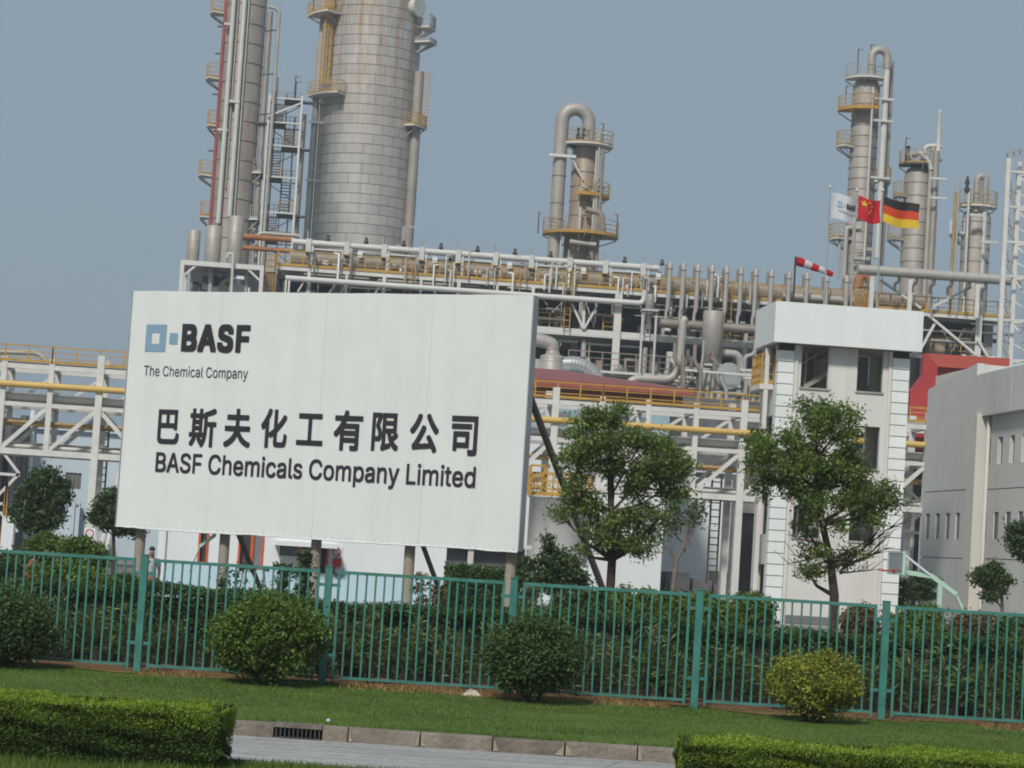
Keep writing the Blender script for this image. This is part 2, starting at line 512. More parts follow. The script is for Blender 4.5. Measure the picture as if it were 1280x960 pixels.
# ================================================================== foliage tools
def leaf_mesh(name, pts, size, mat, dirs=None, aspect=.5, bias=(0, 0, .35), jit=1.0, fold=0):
    """one small rhombic blade per point; dirs gives a preferred facing"""
    n = len(pts)
    pts = np.asarray(pts, float)
    d = rng.normal(size=(n, 3))*jit
    if dirs is not None: d = d + dirs
    d = d+np.array(bias)
    d /= np.linalg.norm(d, axis=1)[:, None]+1e-9
    t = rng.normal(size=(n, 3))
    t -= d*(t*d).sum(1)[:, None]
    t /= np.linalg.norm(t, axis=1)[:, None]+1e-9
    b = np.cross(d, t)
    s = rng.uniform(size[0], size[1], n)[:, None]
    v = np.stack([pts-t*s*.5, pts+b*s*aspect*.5+d*s*.08, pts+t*s*.5, pts-b*s*aspect*.5+d*s*.08], 1).reshape(-1, 3)
    return np_mesh(name, v, 4, mat)
def np_mesh(name, v, k, mat):
    nf = len(v)//k
    me = bpy.data.meshes.new(name)
    me.vertices.add(len(v)); me.vertices.foreach_set('co', v.astype(np.float32).ravel())
    me.loops.add(nf*k); me.loops.foreach_set('vertex_index', np.arange(nf*k, dtype=np.int32))
    me.polygons.add(nf)
    me.polygons.foreach_set('loop_start', np.arange(0, nf*k, k, dtype=np.int32))
    me.polygons.foreach_set('loop_total', np.full(nf, k, dtype=np.int32))
    me.materials.append(mat)
    me.update(calc_edges=True)
    return me
def blades(name, base, h, wd, mat, lean=.35):
    """upright tapered blades"""
    n = len(base)
    a = rng.uniform(0, 2*math.pi, n)
    tx = np.stack([np.cos(a), np.sin(a), np.zeros(n)], 1)
    hh = rng.uniform(h[0], h[1], n)[:, None]
    le = rng.normal(size=(n, 3))*lean*hh; le[:, 2] = 0
    top = base+le+np.array([0, 0, 1])*hh
    v = np.stack([base-tx*wd/2, base+tx*wd/2, top], 1).reshape(-1, 3)
    return np_mesh(name, v, 3, mat)
def clump_points(cl, n, sub=None, subr=.16, shell=.55, flat=1.0):
    """points for leaves inside overlapping clumps (x,y,z,r): twig bunches, denser near each clump's skin"""
    cl = np.asarray(cl, float)
    wts = cl[:, 3]**2; wts /= wts.sum()
    k = max(1, n//(sub or 14))
    idx = rng.choice(len(cl), k, p=wts)
    d = rng.normal(size=(k, 3)); d /= np.linalg.norm(d, axis=1)[:, None]
    rr = (shell+(1-shell)*rng.uniform(0, 1, k)**.6)*cl[idx, 3]*rng.uniform(.8, 1.12, k)
    c = cl[idx, :3]+d*rr[:, None]*np.array([1, 1, flat])
    m = n//k+1
    pts = np.repeat(c, m, 0)+rng.normal(size=(k*m, 3))*subr*np.array([1, 1, .7])
    return pts, np.repeat(d, m, 0)

# grass blades: two sheets of stuff
def grass(name, x0, x1, y0, y1, n, h, wd, mat, z=0, keep=None):
    b = np.stack([rng.uniform(x0, x1, n), rng.uniform(y0, y1, n), np.full(n, z)], 1)
    if keep is not None: b = b[keep(b)]
    return link(name, blades(name, b, h, wd, mat), None, (0, 0, 0), 'stuff')
grass('lawn_grass', -11, 16, KY+.12, 37.4, 130000, (.014, .036), .013, m_grass)
grass('lawn_edge_grass', -11, 16, KY+.1, KY+.3, 5000, (.04, .09), .012, m_grass)
grass('verge_grass', -6.5, 7.5, 20.6, 24.19, 50000, (.02, .06), .012, m_grass)
grass('verge_tufts', -6.5, 7.5, 20.6, 22.8, 10000, (.06, .14), .012, m_grass)
grass('dry_grass', -11, 16, 36.3, 37.7, 9000, (.02, .10), .018, m_straw, .01, lambda b: np.sin(b[:, 0]*1.9)+np.sin(b[:, 0]*.7+2) > -.2)

# ------------------------------------------------------------------ clipped hedge in the median (two runs with a gap)
HZ, HY0, HY1 = .55, 22.85, 24.05
def low_hedge(x0, x1, label, seed):
    t = thing('clipped_hedge', label, 'hedge', ((x0+x1)/2, (HY0+HY1)/2, 0), 'low clipped hedges beside the road')
    MB().box(x0+.1, x1-.1, HY0+.1, HY1-.1, 0, HZ-.07).build('light_block_core', m_core, t)  # solid dark core that stops light passing through the hedge
    L, D = x1-x0, HY1-HY0
    def bump(x, y): return .035*np.sin(x*3.1+seed)+.025*np.sin(x*7.3+y*4)+.02*np.sin(y*6.1+x*2)
    pts = []
    n = int(L*HZ*17000)                         # the two long sides
    for y, s in ((HY0, -1), (HY1, 1)):
        p = np.stack([rng.uniform(x0, x1, n), np.full(n, y), HZ*rng.uniform(0, 1, n)**.9], 1)
        p[:, 1] += -s*np.abs(rng.normal(size=n))*.05 + bump(p[:, 0], p[:, 2]*6)*.9 + s*.05*np.sin(p[:, 2]/HZ*3)
        pts.append(p)
    for x, s in ((x0, -1), (x1, 1)):
        k = int(D*HZ*17000)
        p = np.stack([np.full(k, x), rng.uniform(HY0, HY1, k), HZ*rng.uniform(0, 1, k)], 1)
        p[:, 0] += -s*np.abs(rng.normal(size=k))*.05 + bump(p[:, 1], p[:, 2]*6)
        pts.append(p)
    p = np.concatenate(pts)
    off = ROOT[t.name]
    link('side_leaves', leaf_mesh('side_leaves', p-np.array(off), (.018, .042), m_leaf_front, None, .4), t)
    n = int(L*D*14000)
    p = np.stack([rng.uniform(x0-.02, x1+.02, n), rng.uniform(HY0-.03, HY1+.03, n), np.zeros(n)], 1)
    p[:, 2] = HZ-.03+bump(p[:, 0], p[:, 1])*.7+rng.normal(size=n)*.022
    e = np.minimum.reduce([p[:, 0]-x0, x1-p[:, 0], p[:, 1]-HY0, HY1-p[:, 1]])
    p[:, 2] -= np.clip(.16-e, 0, .2)*.7
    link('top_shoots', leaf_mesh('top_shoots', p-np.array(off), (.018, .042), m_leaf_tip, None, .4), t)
    n = int(L*HZ*9000)                          # fresh shoots thinning out down the flanks
    zz = HZ-np.abs(rng.normal(size=n))*.11
    p = np.stack([rng.uniform(x0-.02, x1+.02, n), np.where(rng.uniform(size=n) < .75, HY0, HY1)-.03*rng.uniform(size=n), np.maximum(zz, .05)], 1)
    p[:, 1] -= .05*np.sin(p[:, 2]/HZ*3)*.6-.03+bump(p[:, 0], p[:, 2]*6)*-.9
    m_ = int(D*HZ*5000)
    q_ = np.stack([np.where(rng.uniform(size=m_) < .5, x0-.02, x1+.02), rng.uniform(HY0, HY1, m_), np.maximum(HZ-np.abs(rng.normal(size=m_))*.11, .05)], 1)
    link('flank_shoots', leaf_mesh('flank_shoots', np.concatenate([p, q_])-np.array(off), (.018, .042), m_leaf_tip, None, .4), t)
    k = int(L*D*160)
    b = np.stack([rng.uniform(x0, x1, k), rng.uniform(HY0, HY1, k), np.full(k, HZ-.03)], 1)
    bl = blades('fresh_sprigs', b-np.array(off), (.03, .085), .016, m_leaf_tip, .25)
    link('fresh_sprigs', bl, t)
    return t
xg0, xg1 = Xat(268, HY0, .2), Xat(846, HY1, .4)
low_hedge(xg0-4.2, xg0, 'low clipped hedge at lower left, ending in front of the kerb', 0)
low_hedge(xg1, xg1+4.6, 'low bright green clipped hedge at lower right corner', 2)

# ------------------------------------------------------------------ fence: posts, panels, bars
xa, xb = Xat(177, FY, 1), Xat(1105, FY, 1)
pitch = (xb-xa)/4
fence = thing('green_fence', 'green painted metal bar fence running along the lawn', 'fence', (xa, FY, 0))
FH = (P(414, 711, FY)).z
panel_me = None
bar_me = MB().box(-.014, .014, -.0125, .0125, .12, FH-.07).mesh('bar', m_fence)
for i in range(-1, 6):
    x = xa+pitch*i
    mb = MB().box(x-.055, x+.055, FY-.055, FY+.055, -.05, FH+.03)
    mb.box(x-.065, x+.065, FY-.065, FY+.065, FH+.03, FH+.045)
    po = mb.build('post', m_fence, fence)
    for z in (.45, FH-.25):
        mb = MB().box(x-.19, x+.19, FY-.012, FY+.012, z-.025, z+.025)
        mb.build('bracket', m_fence, po)
    a, b = x+.16, x+pitch-.16
    mb = MB().box(a-.02, a+.02, FY-.02, FY+.02, .05, FH-.02).box(b-.02, b+.02, FY-.02, FY+.02, .05, FH-.02)
    mb.box(a-.02, b+.02, FY-.024, FY+.024, FH-.07, FH-.02).box(a+.021, b-.021, FY-.02, FY+.02, .09, .13)
    pn = mb.build('fence_panel', m_fence, fence)
    nb = 17
    for j in range(nb):
        o = link('bar', bar_me, pn, (a+(b-a)*(j+1)/(nb+1), FY, 0))
        k_ = 3.0 if random.random() < .12 else 1
        o.rotation_euler = (random.uniform(-.006, .006)*k_, random.uniform(-.005, .005)*k_, 0)

# ------------------------------------------------------------------ tall clipped hedge and oleanders behind the fence
HX0, HX1 = Xat(-60, 40, 1), Xat(1345, 40, 1)
TH = 1.22
def tall_hedge():
    y0, y1 = 39.4, 41.0
    t = thing('long_hedge', 'long dark clipped hedge running directly behind the green fence', 'hedge', ((HX0+HX1)/2, 40.2, 0))
    off = np.array(ROOT[t.name])
    MB().box(HX0, HX1, y0+.18, y1-.1, 0, TH-.14).build('light_block_core', m_core, t)  # dark box added inside to block light between the leaves
    L = HX1-HX0
    n = int(L*TH*1500)
    p = np.stack([rng.uniform(HX0, HX1, n), y0+.2-np.abs(rng.normal(size=n))*.12, TH*rng.uniform(0.02, 1, n)**.5], 1)
    p[:, 1] += .1*np.sin(p[:, 0]*2.3)+.07*np.sin(p[:, 0]*5.1+p[:, 2]*4)
    m = int(L*1.7*1900)
    q = np.stack([rng.uniform(HX0, HX1, m), rng.uniform(y0-.05, y1, m), np.zeros(m)], 1)
    q[:, 2] = TH-.05+.06*np.sin(q[:, 0]*.9+1)+.035*np.sin(q[:, 0]*2.9+q[:, 1])+rng.normal(size=m)*.04
    link('foliage', leaf_mesh('foliage', np.concatenate([p, q])-off, (.045, .09), m_leaf_hedge, None, .45), t)
tall_hedge()

def oleander_me(seed, n_st=13, h=1.0):
    r = np.random.default_rng(seed)
    V = []
    stems = MB()
    for i in range(n_st):
        a = r.uniform(0, 6.28); l = r.uniform(.12, .42)
        hh = h*r.uniform(.55, 1.1)
        p0 = np.array([math.cos(a)*.06, math.sin(a)*.06, 0]); p1 = np.array([math.cos(a)*l, math.sin(a)*l*.7, hh])
        stems.tube([p0, (p0+p1)/2+np.array([0, 0, .1]), p1], [.012, .009, .005], 5)
        for k in range(26):
            f = r.uniform(.18, 1)
            c = p0+(p1-p0)*f
            b = r.uniform(0, 6.28); e = r.uniform(.15, 1.1)
            d = np.array([math.cos(b)*math.cos(e), math.sin(b)*math.cos(e), math.sin(e)])
            s = np.cross(d, r.normal(size=3)); s /= np.linalg.norm(s)
            ln = r.uniform(.12, .22); wd = .028
            V.append(np.stack([c, c+d*ln*.45+s*wd/2, c+d*ln+np.array([0, 0, -.02]), c+d*ln*.45-s*wd/2]))
    return np_mesh('leaves', np.concatenate(V), 4, m_leaf_ole), stems.mesh('stems', m_bark)
ole = [oleander_me(i) for i in range(5)]
px = -30
k = 0
while px < 1330:
    y = random.uniform(37.9, 39.0)
    x = Xat(px, y, .4)
    s = random.uniform(.72, 1.12)*(1.0 if px < 130 or px > 260 else .8)
    t = thing('oleander', 'upright oleander shoots with long narrow leaves behind the green bars', 'shrub', (x, y, 0), 'oleanders between fence and hedge')
    lm, sm = ole[k % 5]
    link('leaves', lm, t); link('stems', sm, t)
    t.rotation_euler = (0, 0, random.uniform(0, 6.28)); t.scale = (s*random.uniform(.9, 1.2), s*random.uniform(.9, 1.2), s)
    px += random.uniform(22, 36); k += 1

# ------------------------------------------------------------------ round bushes on the lawn
def bush(name, label, cx, cy, y, wpx, top, bot, mat, n=9000, leaf=(.05, .1), trunk=True, flat=None, group=None, Yd=None):
    """cx: centre pixel, top/bot: pixel rows of crown; y: depth"""
    p0 = P(cx, cy, y)
    s = S(y)
    rx = wpx*s/2
    zt, zb = P(cx, top, y).z, max(.0, P(cx, bot, y).z)
    t = thing(name, label, 'bush', (p0.x, y, 0), group)
    rz = (zt-zb)/2; zc = (zt+zb)/2
    off = np.array(ROOT[t.name])
    nb = 46
    cl = []
    for i in range(nb):
        h_ = 1-2*(i+.5)/nb; a_ = i*2.39996
        d = np.array([math.sqrt(1-h_*h_)*math.cos(a_), math.sqrt(1-h_*h_)*math.sin(a_), h_])+rng.normal(size=3)*.08
        k = .72*rng.uniform(.84, 1.14)
        cl.append((d[0]*rx*k, d[1]*rx*k*.95, zc+d[2]*rz*k, min(rx, rz)*rng.uniform(.26, .36)))
    
    pts, dirs = clump_points(cl, n, 9, .07, .5)
    far = rng.uniform(size=len(pts)) < .035      # stray shoots beyond the clipped outline
    pts[far] += dirs[far]*rng.uniform(.03, .16, far.sum())[:, None]
    pts[:, 2] = np.maximum(pts[:, 2], .02)
    link('foliage', leaf_mesh('foliage', pts, leaf, mat, dirs*.6, .5), t)
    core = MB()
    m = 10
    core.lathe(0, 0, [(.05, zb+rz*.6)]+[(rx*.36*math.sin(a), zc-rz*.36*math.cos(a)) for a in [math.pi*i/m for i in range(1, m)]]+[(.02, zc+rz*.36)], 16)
    link('light_block_core', core.mesh('light_block_core', m_core), t)  # dark solid body added to block light inside the crown
    st = MB()
    for i in range(6):
        a = rng.uniform(0, 6.28)
        st.tube([(math.cos(a)*.08, math.sin(a)*.08, -.02), (math.cos(a)*rx*.4, math.sin(a)*rx*.4, zb+rz*.6)], [.035, .02], 6)
    link('stem', st.mesh('stem', m_bark), t, kind=None)
    return t
G = 'round clipped bushes on the lawn'
bush('round_bush', 'broad mid green round bush left of the drain inlet', 335, 800, 36.2, 152, 746, 850, m_leaf_bush, 26000, (.04, .085), group=G)
bush('round_bush', 'dark green round bush below the right end of the big sign', 668, 810, 36.0, 128, 769, 866, m_leaf_bushdark, 22000, (.04, .08), group=G)
bush('round_bush', 'golden yellow leaved bush in front of the fence', 1019, 850, 35.6, 126, 817, 893, m_leaf_bushyel, 20000, (.03, .07), group=G)
bush('round_bush', 'dark bush cut off by the left edge of the photo', 8, 790, 36.4, 118, 736, 832, m_leaf_bushdark, 20000, (.04, .085), group=G)

# small debris on the lawn
mb = MB()
rp = P(590, 858, 36.7)
mb.add([(rp.x-.17, 36.6, 0), (rp.x+.17, 36.58, 0), (rp.x+.15, 36.85, 0), (rp.x-.15, 36.85, 0), (rp.x-.03, 36.66, .11), (rp.x+.06, 36.7, .09), (rp.x-.01, 36.8, .10)],
       [(0,1,5,4), (1,2,5), (2,3,6,5), (3,0,4,6), (4,5,6)])
tag(mb.build('rubble_lump', m_rubble, loc=(rp.x, 36.7, 0)), 'pale lump of rubble lying at the fence foot', 'rubble')
lp = P(411, 893, 29.8)
tag(MB().lathe(lp.x, 29.8, [(.02, 0), (.03, .01), (.028, .025), (.012, .04)], 10).build('litter_cup', m_litter, loc=(lp.x, 29.8, 0)), 'small pale blue cup littering the grass near the kerb', 'litter')

# turn the whole roadside strip to its true heading
Rz = Matrix.Rotation(-PHI, 4, 'Z')
bpy.context.view_layer.update()
for o in list(col.objects):
    if o.parent is None and o.type in ('EMPTY', 'MESH'):
        o.matrix_world = Rz @ o.matrix_world
        ROOT[o.name] = Vector(o.matrix_world.translation)
basis(YAW)
# ================================================================== THE SIGN
Y_R = 55.0
BR = P(647, 690, Y_R); zb = BR.z
# left end: same foot height, depth from the ratio of the two ends
Y_L = 60.8
BL = P(145, 662, Y_L)
BL.z = zb
ztop = (P(670, 366, Y_R).z + P(165, 367, Y_L).z)/2
ux = (BR-BL); ux.z = 0
SW = ux.length; ux.normalize()
nb_ = Vector((-ux.y, ux.x, 0))                  # away from the viewer
if nb_.y < 0: nb_ = -nb_
def suv(px, py):
    d = fw*F + rt*(px-640) - up*(py-480)
    k = (BL-CAM).dot(nb_)/d.dot(nb_)
    q = CAM+d*k
    return (q-BL).dot(ux), q.z
def sp(u, z, d=0): return BL + ux*u + Vector((0, 0, z-zb)) - nb_*d
sign = thing('company_signboard', 'large white company signboard on concrete posts, with black lettering in two scripts', 'sign', Vector(((BL.x+BR.x)/2, (BL.y+BR.y)/2, 0)))
SH = ztop-zb
seams = [0]+[suv(p, 400)[0] for p in (276, 408, 541)]+[SW]
for i, (a, b) in enumerate(zip(seams[:-1], seams[1:])):
    mb = MB()
    nx, nz = 10, 16
    vs, fs = [], []
    for j in range(nz+1):
        for k in range(nx+1):
            u = a+.0018+(b-a-.0036)*k/nx; z = zb+SH*j/nz
            e = min(k, nx-k)/nx
            dd = .006*math.sin(u*2.1+j*.5)*min(1, e*5)+.005*math.sin(j*1.3+u*5)*(1-j/nz)**2*min(1, e*6)
            if j == 0: z += .012*math.sin(u*1.3+2)+.006*math.sin(u*4.1)+random.uniform(-.006, .006)
            if j == nz: z += .012*math.sin(u*2)
            vs.append(sp(u, z, .008+dd))
    for j in range(nz):
        for k in range(nx):
            q = j*(nx+1)+k
            fs.append((q, q+1, q+nx+2, q+nx+1))
    mb.add(vs, fs, True)
    mb.build('banner_panel', m_sign, sign)
mb = MB()                                       # frame behind the cloth
for u in seams: mb.beam(sp(min(max(u, .06), SW-.06), zb+.05, -.16), sp(min(max(u, .06), SW-.06), ztop-.05, -.16), .1)
for k in range(5): mb.beam(sp(.05, zb+.06+(SH-.12)*k/4, -.27), sp(SW-.05, zb+.06+(SH-.12)*k/4, -.27), .1)
mb.build('frame', m_galv, sign)
for u, s in ((0, -1), (SW, 1)):
    mb = MB()
    mb.add([sp(u+s*.004, zb+.02, .02), sp(u+s*.004, ztop, .02), sp(u+s*.004, ztop, -.24), sp(u+s*.004, zb+.02, -.24),
            sp(u+s*.03, zb+.02, .02), sp(u+s*.03, ztop, .02), sp(u+s*.03, ztop, -.24), sp(u+s*.03, zb+.02, -.24)],
           [(0,1,2,3), (4,7,6,5), (0,4,5,1), (1,5,6,2), (2,6,7,3), (3,7,4,0)])
    mb.build('side_flashing', m_galv, sign)
MB().beam(sp(0, ztop-.02, -.13), sp(SW, ztop-.02, -.13), .22, .05).build('top_capping', m_sign, sign)
MB().add([sp(0.02, zb+.03, -.2), sp(SW-.02, zb+.03, -.2), sp(SW-.02, ztop-.03, -.2), sp(.02, ztop-.03, -.2)], [(0,1,2,3)]).build('backing', m_galv, sign)
pts = [sp(SW*i/60, zb-.004+.012*math.sin(SW*i/60*1.3+2)+random.uniform(-.008, .008), .03) for i in range(61)]
MB().tube(pts, .018, 6).build('hem_rope', m_sign, sign)
gm = MB()
for i in range(58):
    c = sp(SW*(i+.5)/58, zb+.06, .03)
    gm.beam(c-nb_*.004, c+nb_*.004, .013)
gm.build('eyelets', m_darksteel, sign, kind='stuff')
for i, p in enumerate((165.5, 271, 386, 503.5, 631)):
    u = suv(p, 668+22*i/4)[0]
    c = sp(u, 0, -.36)
    mb = MB().tube([(c.x, c.y, -.1), (c.x, c.y, zb+.5), (c.x, c.y, zb+2.4)], [.135, .125, .115], 18)
    mb.build('post', m_conc, sign)
    if i in (1, 3, 4):                          # raking props behind
        q0 = sp(u+.12, zb+.35 if i < 4 else 0, -.45)
        if i == 4: q0 = sp(SW-.1, P(664, 492, Y_R).z, -.3)
        foot = q0+nb_*(6.4 if i == 4 else 1.9)+ux*(.0 if i == 4 else .25); foot.z = 0
        MB().tube([q0, foot], (.085 if i == 4 else .06), 8).build('raking_prop', m_prop, sign)
# pale angle bracket under the second post's head
c = sp(suv(262, 668)[0], zb-.05, -.25)
MB().beam(c, sp(suv(243, 685)[0], zb-.36, -.25), .07).beam(sp(suv(243, 685)[0], zb-.36, -.25), sp(suv(228, 715)[0], zb-1.0, -.3), .03).build('angle_bracket', m_green, sign)

# ---- lettering
fdir = os.path.join(bpy.utils.resource_path('LOCAL'), 'datafiles', 'fonts')
try: FONT = bpy.data.fonts.load(os.path.join(fdir, 'Inter.woff2'))
except Exception: FONT = None
def glyphs(text, weight, wx=None, cjk=False, space=1.0):
    """flat lettering, thickened by stacking shifted copies; returns verts in 0..1 box, faces"""
    c = bpy.data.curves.new('t', 'FONT')
    c.body = text
    c.space_character = space
    c.resolution_u = 5 if cjk else 12
    if FONT and not cjk: c.font = FONT
    o = bpy.data.objects.new('t', c)
    col.objects.link(o)
    bpy.context.view_layer.update()
    me = bpy.data.meshes.new_from_object(o.evaluated_get(bpy.context.evaluated_depsgraph_get()))
    bpy.data.objects.remove(o)
    v = np.array([x.co[:] for x in me.vertices]); f = [list(p.vertices) for p in me.polygons]
    bpy.data.meshes.remove(me)
    V, Fc = [], []
    wx = weight if wx is None else wx
    sh = [(0, 0)]
    if weight > 0:
        m = 1 if weight < .03 else 2
        sh = [(i/m*wx, j/m*weight) for i in range(-m, m+1) for j in range(-m, m+1)]
    for k, (dx, dy) in enumerate(sh):
        q = v.copy(); q[:, 0] += dx; q[:, 1] += dy; q[:, 2] = k*.0004
        Fc += [[i+len(V)*len(v) for i in p] for p in f]
        V.append(q)
    return np.concatenate(V), Fc
def letter(name, text, px0, ytop0, ybot0, px1, ytop1, ybot1, weight, mat, parent, ref=None, cjk=False, wx=None, space=1.0):
    """fills the box whose left edge runs (px0, ytop0..ybot0) and right edge (px1, ytop1..ybot1) in the photograph"""
    v, f = glyphs(text, weight, wx, cjk, space)
    (u0, za), (_, zc) = suv(px0, ytop0), suv(px0, ybot0)
    (u1, _), (_, zd) = suv(px1, ytop1), suv(px1, ybot1)
    zt = (za+suv(px1, ytop1)[1])/2; zb_ = (zc+zd)/2
    x0, x1 = v[:, 0].min(), v[:, 0].max()
    if ref is None: y0, y1 = v[:, 1].min(), v[:, 1].max()
    else:                                       # cap height and baseline of the face
        y0, y1 = -weight, ref+weight
    vs = [sp(u0+(a-x0)/(x1-x0)*(u1-u0), zb_+(b-y0)/(y1-y0)*(zt-zb_), .026+c) for a, b, c in v]
    return MB().add(vs, f).build(name, mat, parent)
CAPH = .727 if FONT else .70
cv, _ = glyphs('H', 0); CAPH = cv[:, 1].max()
letter('heading_letters', 'BASF', 229, 405, 440.5, 314.5, 405.5, 441, .034, m_black, sign, wx=.042, space=1.1)
letter('slogan_letters', 'The Chemical Company', 181, 457.5, 469.5, 311, 460, 473.5, .0, m_black, sign, ref=CAPH)
letter('company_name_letters', 'BASF Chemicals Company Limited', 196, 568, 592, 596, 580.5, 607, .013, m_black, sign, ref=CAPH)
for ch, a, b, t_, bt in (('巴', 199.5, 226.5, 512, 555), ('斯', 239, 272.5, 510.5, 559.5), ('夫', 282.5, 316, 511, 559.5), ('化', 328.5, 361.5, 511, 560), ('工', 373, 406, 517, 557),
                         ('有', 419.5, 455.5, 513, 563.5), ('限', 467, 501, 516, 564), ('公', 514.5, 550.5, 517, 566), ('司', 566, 599, 520, 569.5)):
    letter('character', ch, a, t_-.3, bt-.3, b, t_+.3, bt+.3, .026, m_black, sign, cjk=True)
def plate(name, x0, y0, x1, y1, mat, hole=None):
    (u0, z1), (u1, z0) = suv(x0, y0), suv(x1, y1)
    mb = MB()
    if hole:
        (a, d), (b, c) = suv(hole[0], hole[1]), suv(hole[2], hole[3])
        for q in ((u0, a, z0, z1), (b, u1, z0, z1), (a, b, z0, c), (a, b, d, z1)):
            mb.add([sp(q[0], q[2], .026), sp(q[1], q[2], .026), sp(q[1], q[3], .026), sp(q[0], q[3], .026)], [(0,1,2,3)])
    else: mb.add([sp(u0, z0, .026), sp(u1, z0, .026), sp(u1, z1, .026), sp(u0, z1, .026)], [(0,1,2,3)])
    return mb.build(name, mat, sign)
plate('emblem_square', 184, 405.5, 207, 440, m_bluegrey, (190.7, 416, 199.6, 430))
plate('emblem_small_square', 213, 416.3, 222, 430.3, m_bluegrey)

# ================================================================== MIDDLE DISTANCE
def at(px, py, Y):
    p = P(px, py, Y)
    return p.x, p.z
def zof(px, py, Y): return P(px, py, Y).z

# ------------------------------------------------------------------ low white building behind the sign
BY = 75.0
x0, x1 = Xat(197, BY, 1.5), Xat(557, BY, 1.5)
lb = thing('site_office', 'low white building with pale blue base and orange framed openings behind the signboard', 'building', ((x0+x1)/2, BY, 0))
H = 3.3
zd = zof(300, 707, BY)
ops = []                                        # px0, px1, ytop, ybot
def op(a, b, t, bt): return (Xat(a, BY, 1.5), Xat(b, BY, 1.5), zof((a+b)/2, bt, BY), zof((a+b)/2, t, BY))
ops = [op(247, 260, 640, 705), op(297, 329, 640, 711), op(349, 373, 679, 695), op(374, 410, 682, 716)]
ops[0] = (*ops[0][:3], 2.6); ops[1] = (*ops[1][:3], 2.6)
cuts = [x0]+[v for o in ops for v in o[:2]]+[x1]
mb, md = MB(), MB()
for a, b in zip(cuts[::2], cuts[1::2]):
    mb.box(a, b, BY, BY+.2, zd, H)
    md.box(a, b, BY-.01, BY+.2, 0, zd)
for o in ops:
    mb.box(o[0], o[1], BY, BY+.2, o[3], H)
    if o[2] > zd: mb.box(o[0], o[1], BY, BY+.2, zd, o[2])
    if o[2] > .05: md.box(o[0], o[1], BY-.01, BY+.2, 0, min(zd, o[2]))
mb.box(x0, x0+.2, BY+.2, BY+7, 0, H).box(x1-.2, x1, BY+.2, BY+7, 0, H).box(x0, x1, BY+7, BY+7.2, 0, H)
mb.build('wall', m_whitewall, lb)
md.build('dado', m_dado, lb)
MB().box(x0-.3, x1+.3, BY-.35, BY+7.4, H, H+.25).build('roof', m_whitewall, lb)
for i, o in enumerate(ops):
    t = .07
    fr = MB()
    if i != 2:
        for q in ((o[0], o[0]+t, o[2], o[3]), (o[1]-t, o[1], o[2], o[3])): fr.box(q[0], q[1], BY-.03, BY+.1, q[2], q[3])
        fr.box(o[0]+t, o[1]-t, BY-.03, BY+.1, o[3]-t, o[3])
        if i < 2: fr.box(o[0]+t, o[1]-t, BY-.03, BY+.1, o[2], o[2]+t)
        if i == 1:
            m_ = o[0]*.46+o[1]*.54
            fr.box(m_-.05, m_+.05, BY-.02, BY+.09, o[2]+t, o[3]-t)
        f = fr.build('window_frame' if i < 2 else 'door_frame', m_orange, lb)
        if i == 1:
            MB().box(o[0]+t, m_-.05, BY+.12, BY+.14, o[2]+t, o[3]-t).build('pane', m_glassdark, f)
            MB().box(m_+.05, o[1]-t, BY+.05, BY+.07, o[2]+t, o[3]-t).build('pane', m_glassgrey, f)
        else: MB().box(o[0]+t, o[1]-t, BY+.12, BY+.14, o[2]+t*(i < 2), o[3]-t).build('pane' if i < 2 else 'door', m_glassdark, f)
    else:
        MB().box(o[0], o[1], BY+.1, BY+.12, o[2], o[3]).build('window', m_glassgrey, lb)
ca, cb = Xat(343, BY, 1.8), Xat(421, BY, 1.8)
cz = zof(382, 681, BY)
MB().box(ca, cb, BY-.9, BY-.003, cz-.06, cz+.08).build('door_canopy', m_whitewall, lb)
dp = Xat(212-8, BY, 1)
MB().tube([(dp, BY-.06, 0), (dp, BY-.06, H)], .05, 8).build('downpipe', m_whitewall, lb)
# red sign and hose box on the wall
def disc_sign(name, label, px, py, Y, r):
    x, z = at(px, py, Y)
    t = thing(name, label, 'sign', (x, Y, z))
    MB().box(x-r*1.15, x+r*1.15, Y-.02, Y-.003, z-r*1.15, z+r*1.15).build('plate', m_whitewall, t)
    n = 20; vs = []; fs = []
    for i in range(n):
        a = 2*math.pi*i/n
        vs += [(x+r*.95*math.cos(a), Y-.026, z+r*.95*math.sin(a)), (x+r*.68*math.cos(a), Y-.026, z+r*.68*math.sin(a))]
    for i in range(n): fs.append((2*i, 2*((i+1) % n), 2*((i+1) % n)+1, 2*i+1))
    MB().add(vs, fs).beam((x-r*.55, Y-.028, z+r*.55), (x+r*.55, Y-.028, z-r*.55), r*.25, .006).build('red_ring', m_signred, t)
    return t
disc_sign('prohibition_sign', 'square white sign with red ring and slash on white office wall', 421, 690, BY-.01, .15)
x, z = at(421, 703, BY)
t = thing('hose_box', 'small red fire hose box with hanging black hose on office wall', 'hose box', (x, BY-.1, z))
MB().box(x-.13, x+.13, BY-.16, BY-.015, z-.13, z+.12).build('box', m_signred, t)
MB().tube(arc((x+.06, BY-.1, z-.25), .15, R(100), R(370), (1, 0, 0), (0, 0, 1), 12), .03, 6).build('hose', m_rubber, t)

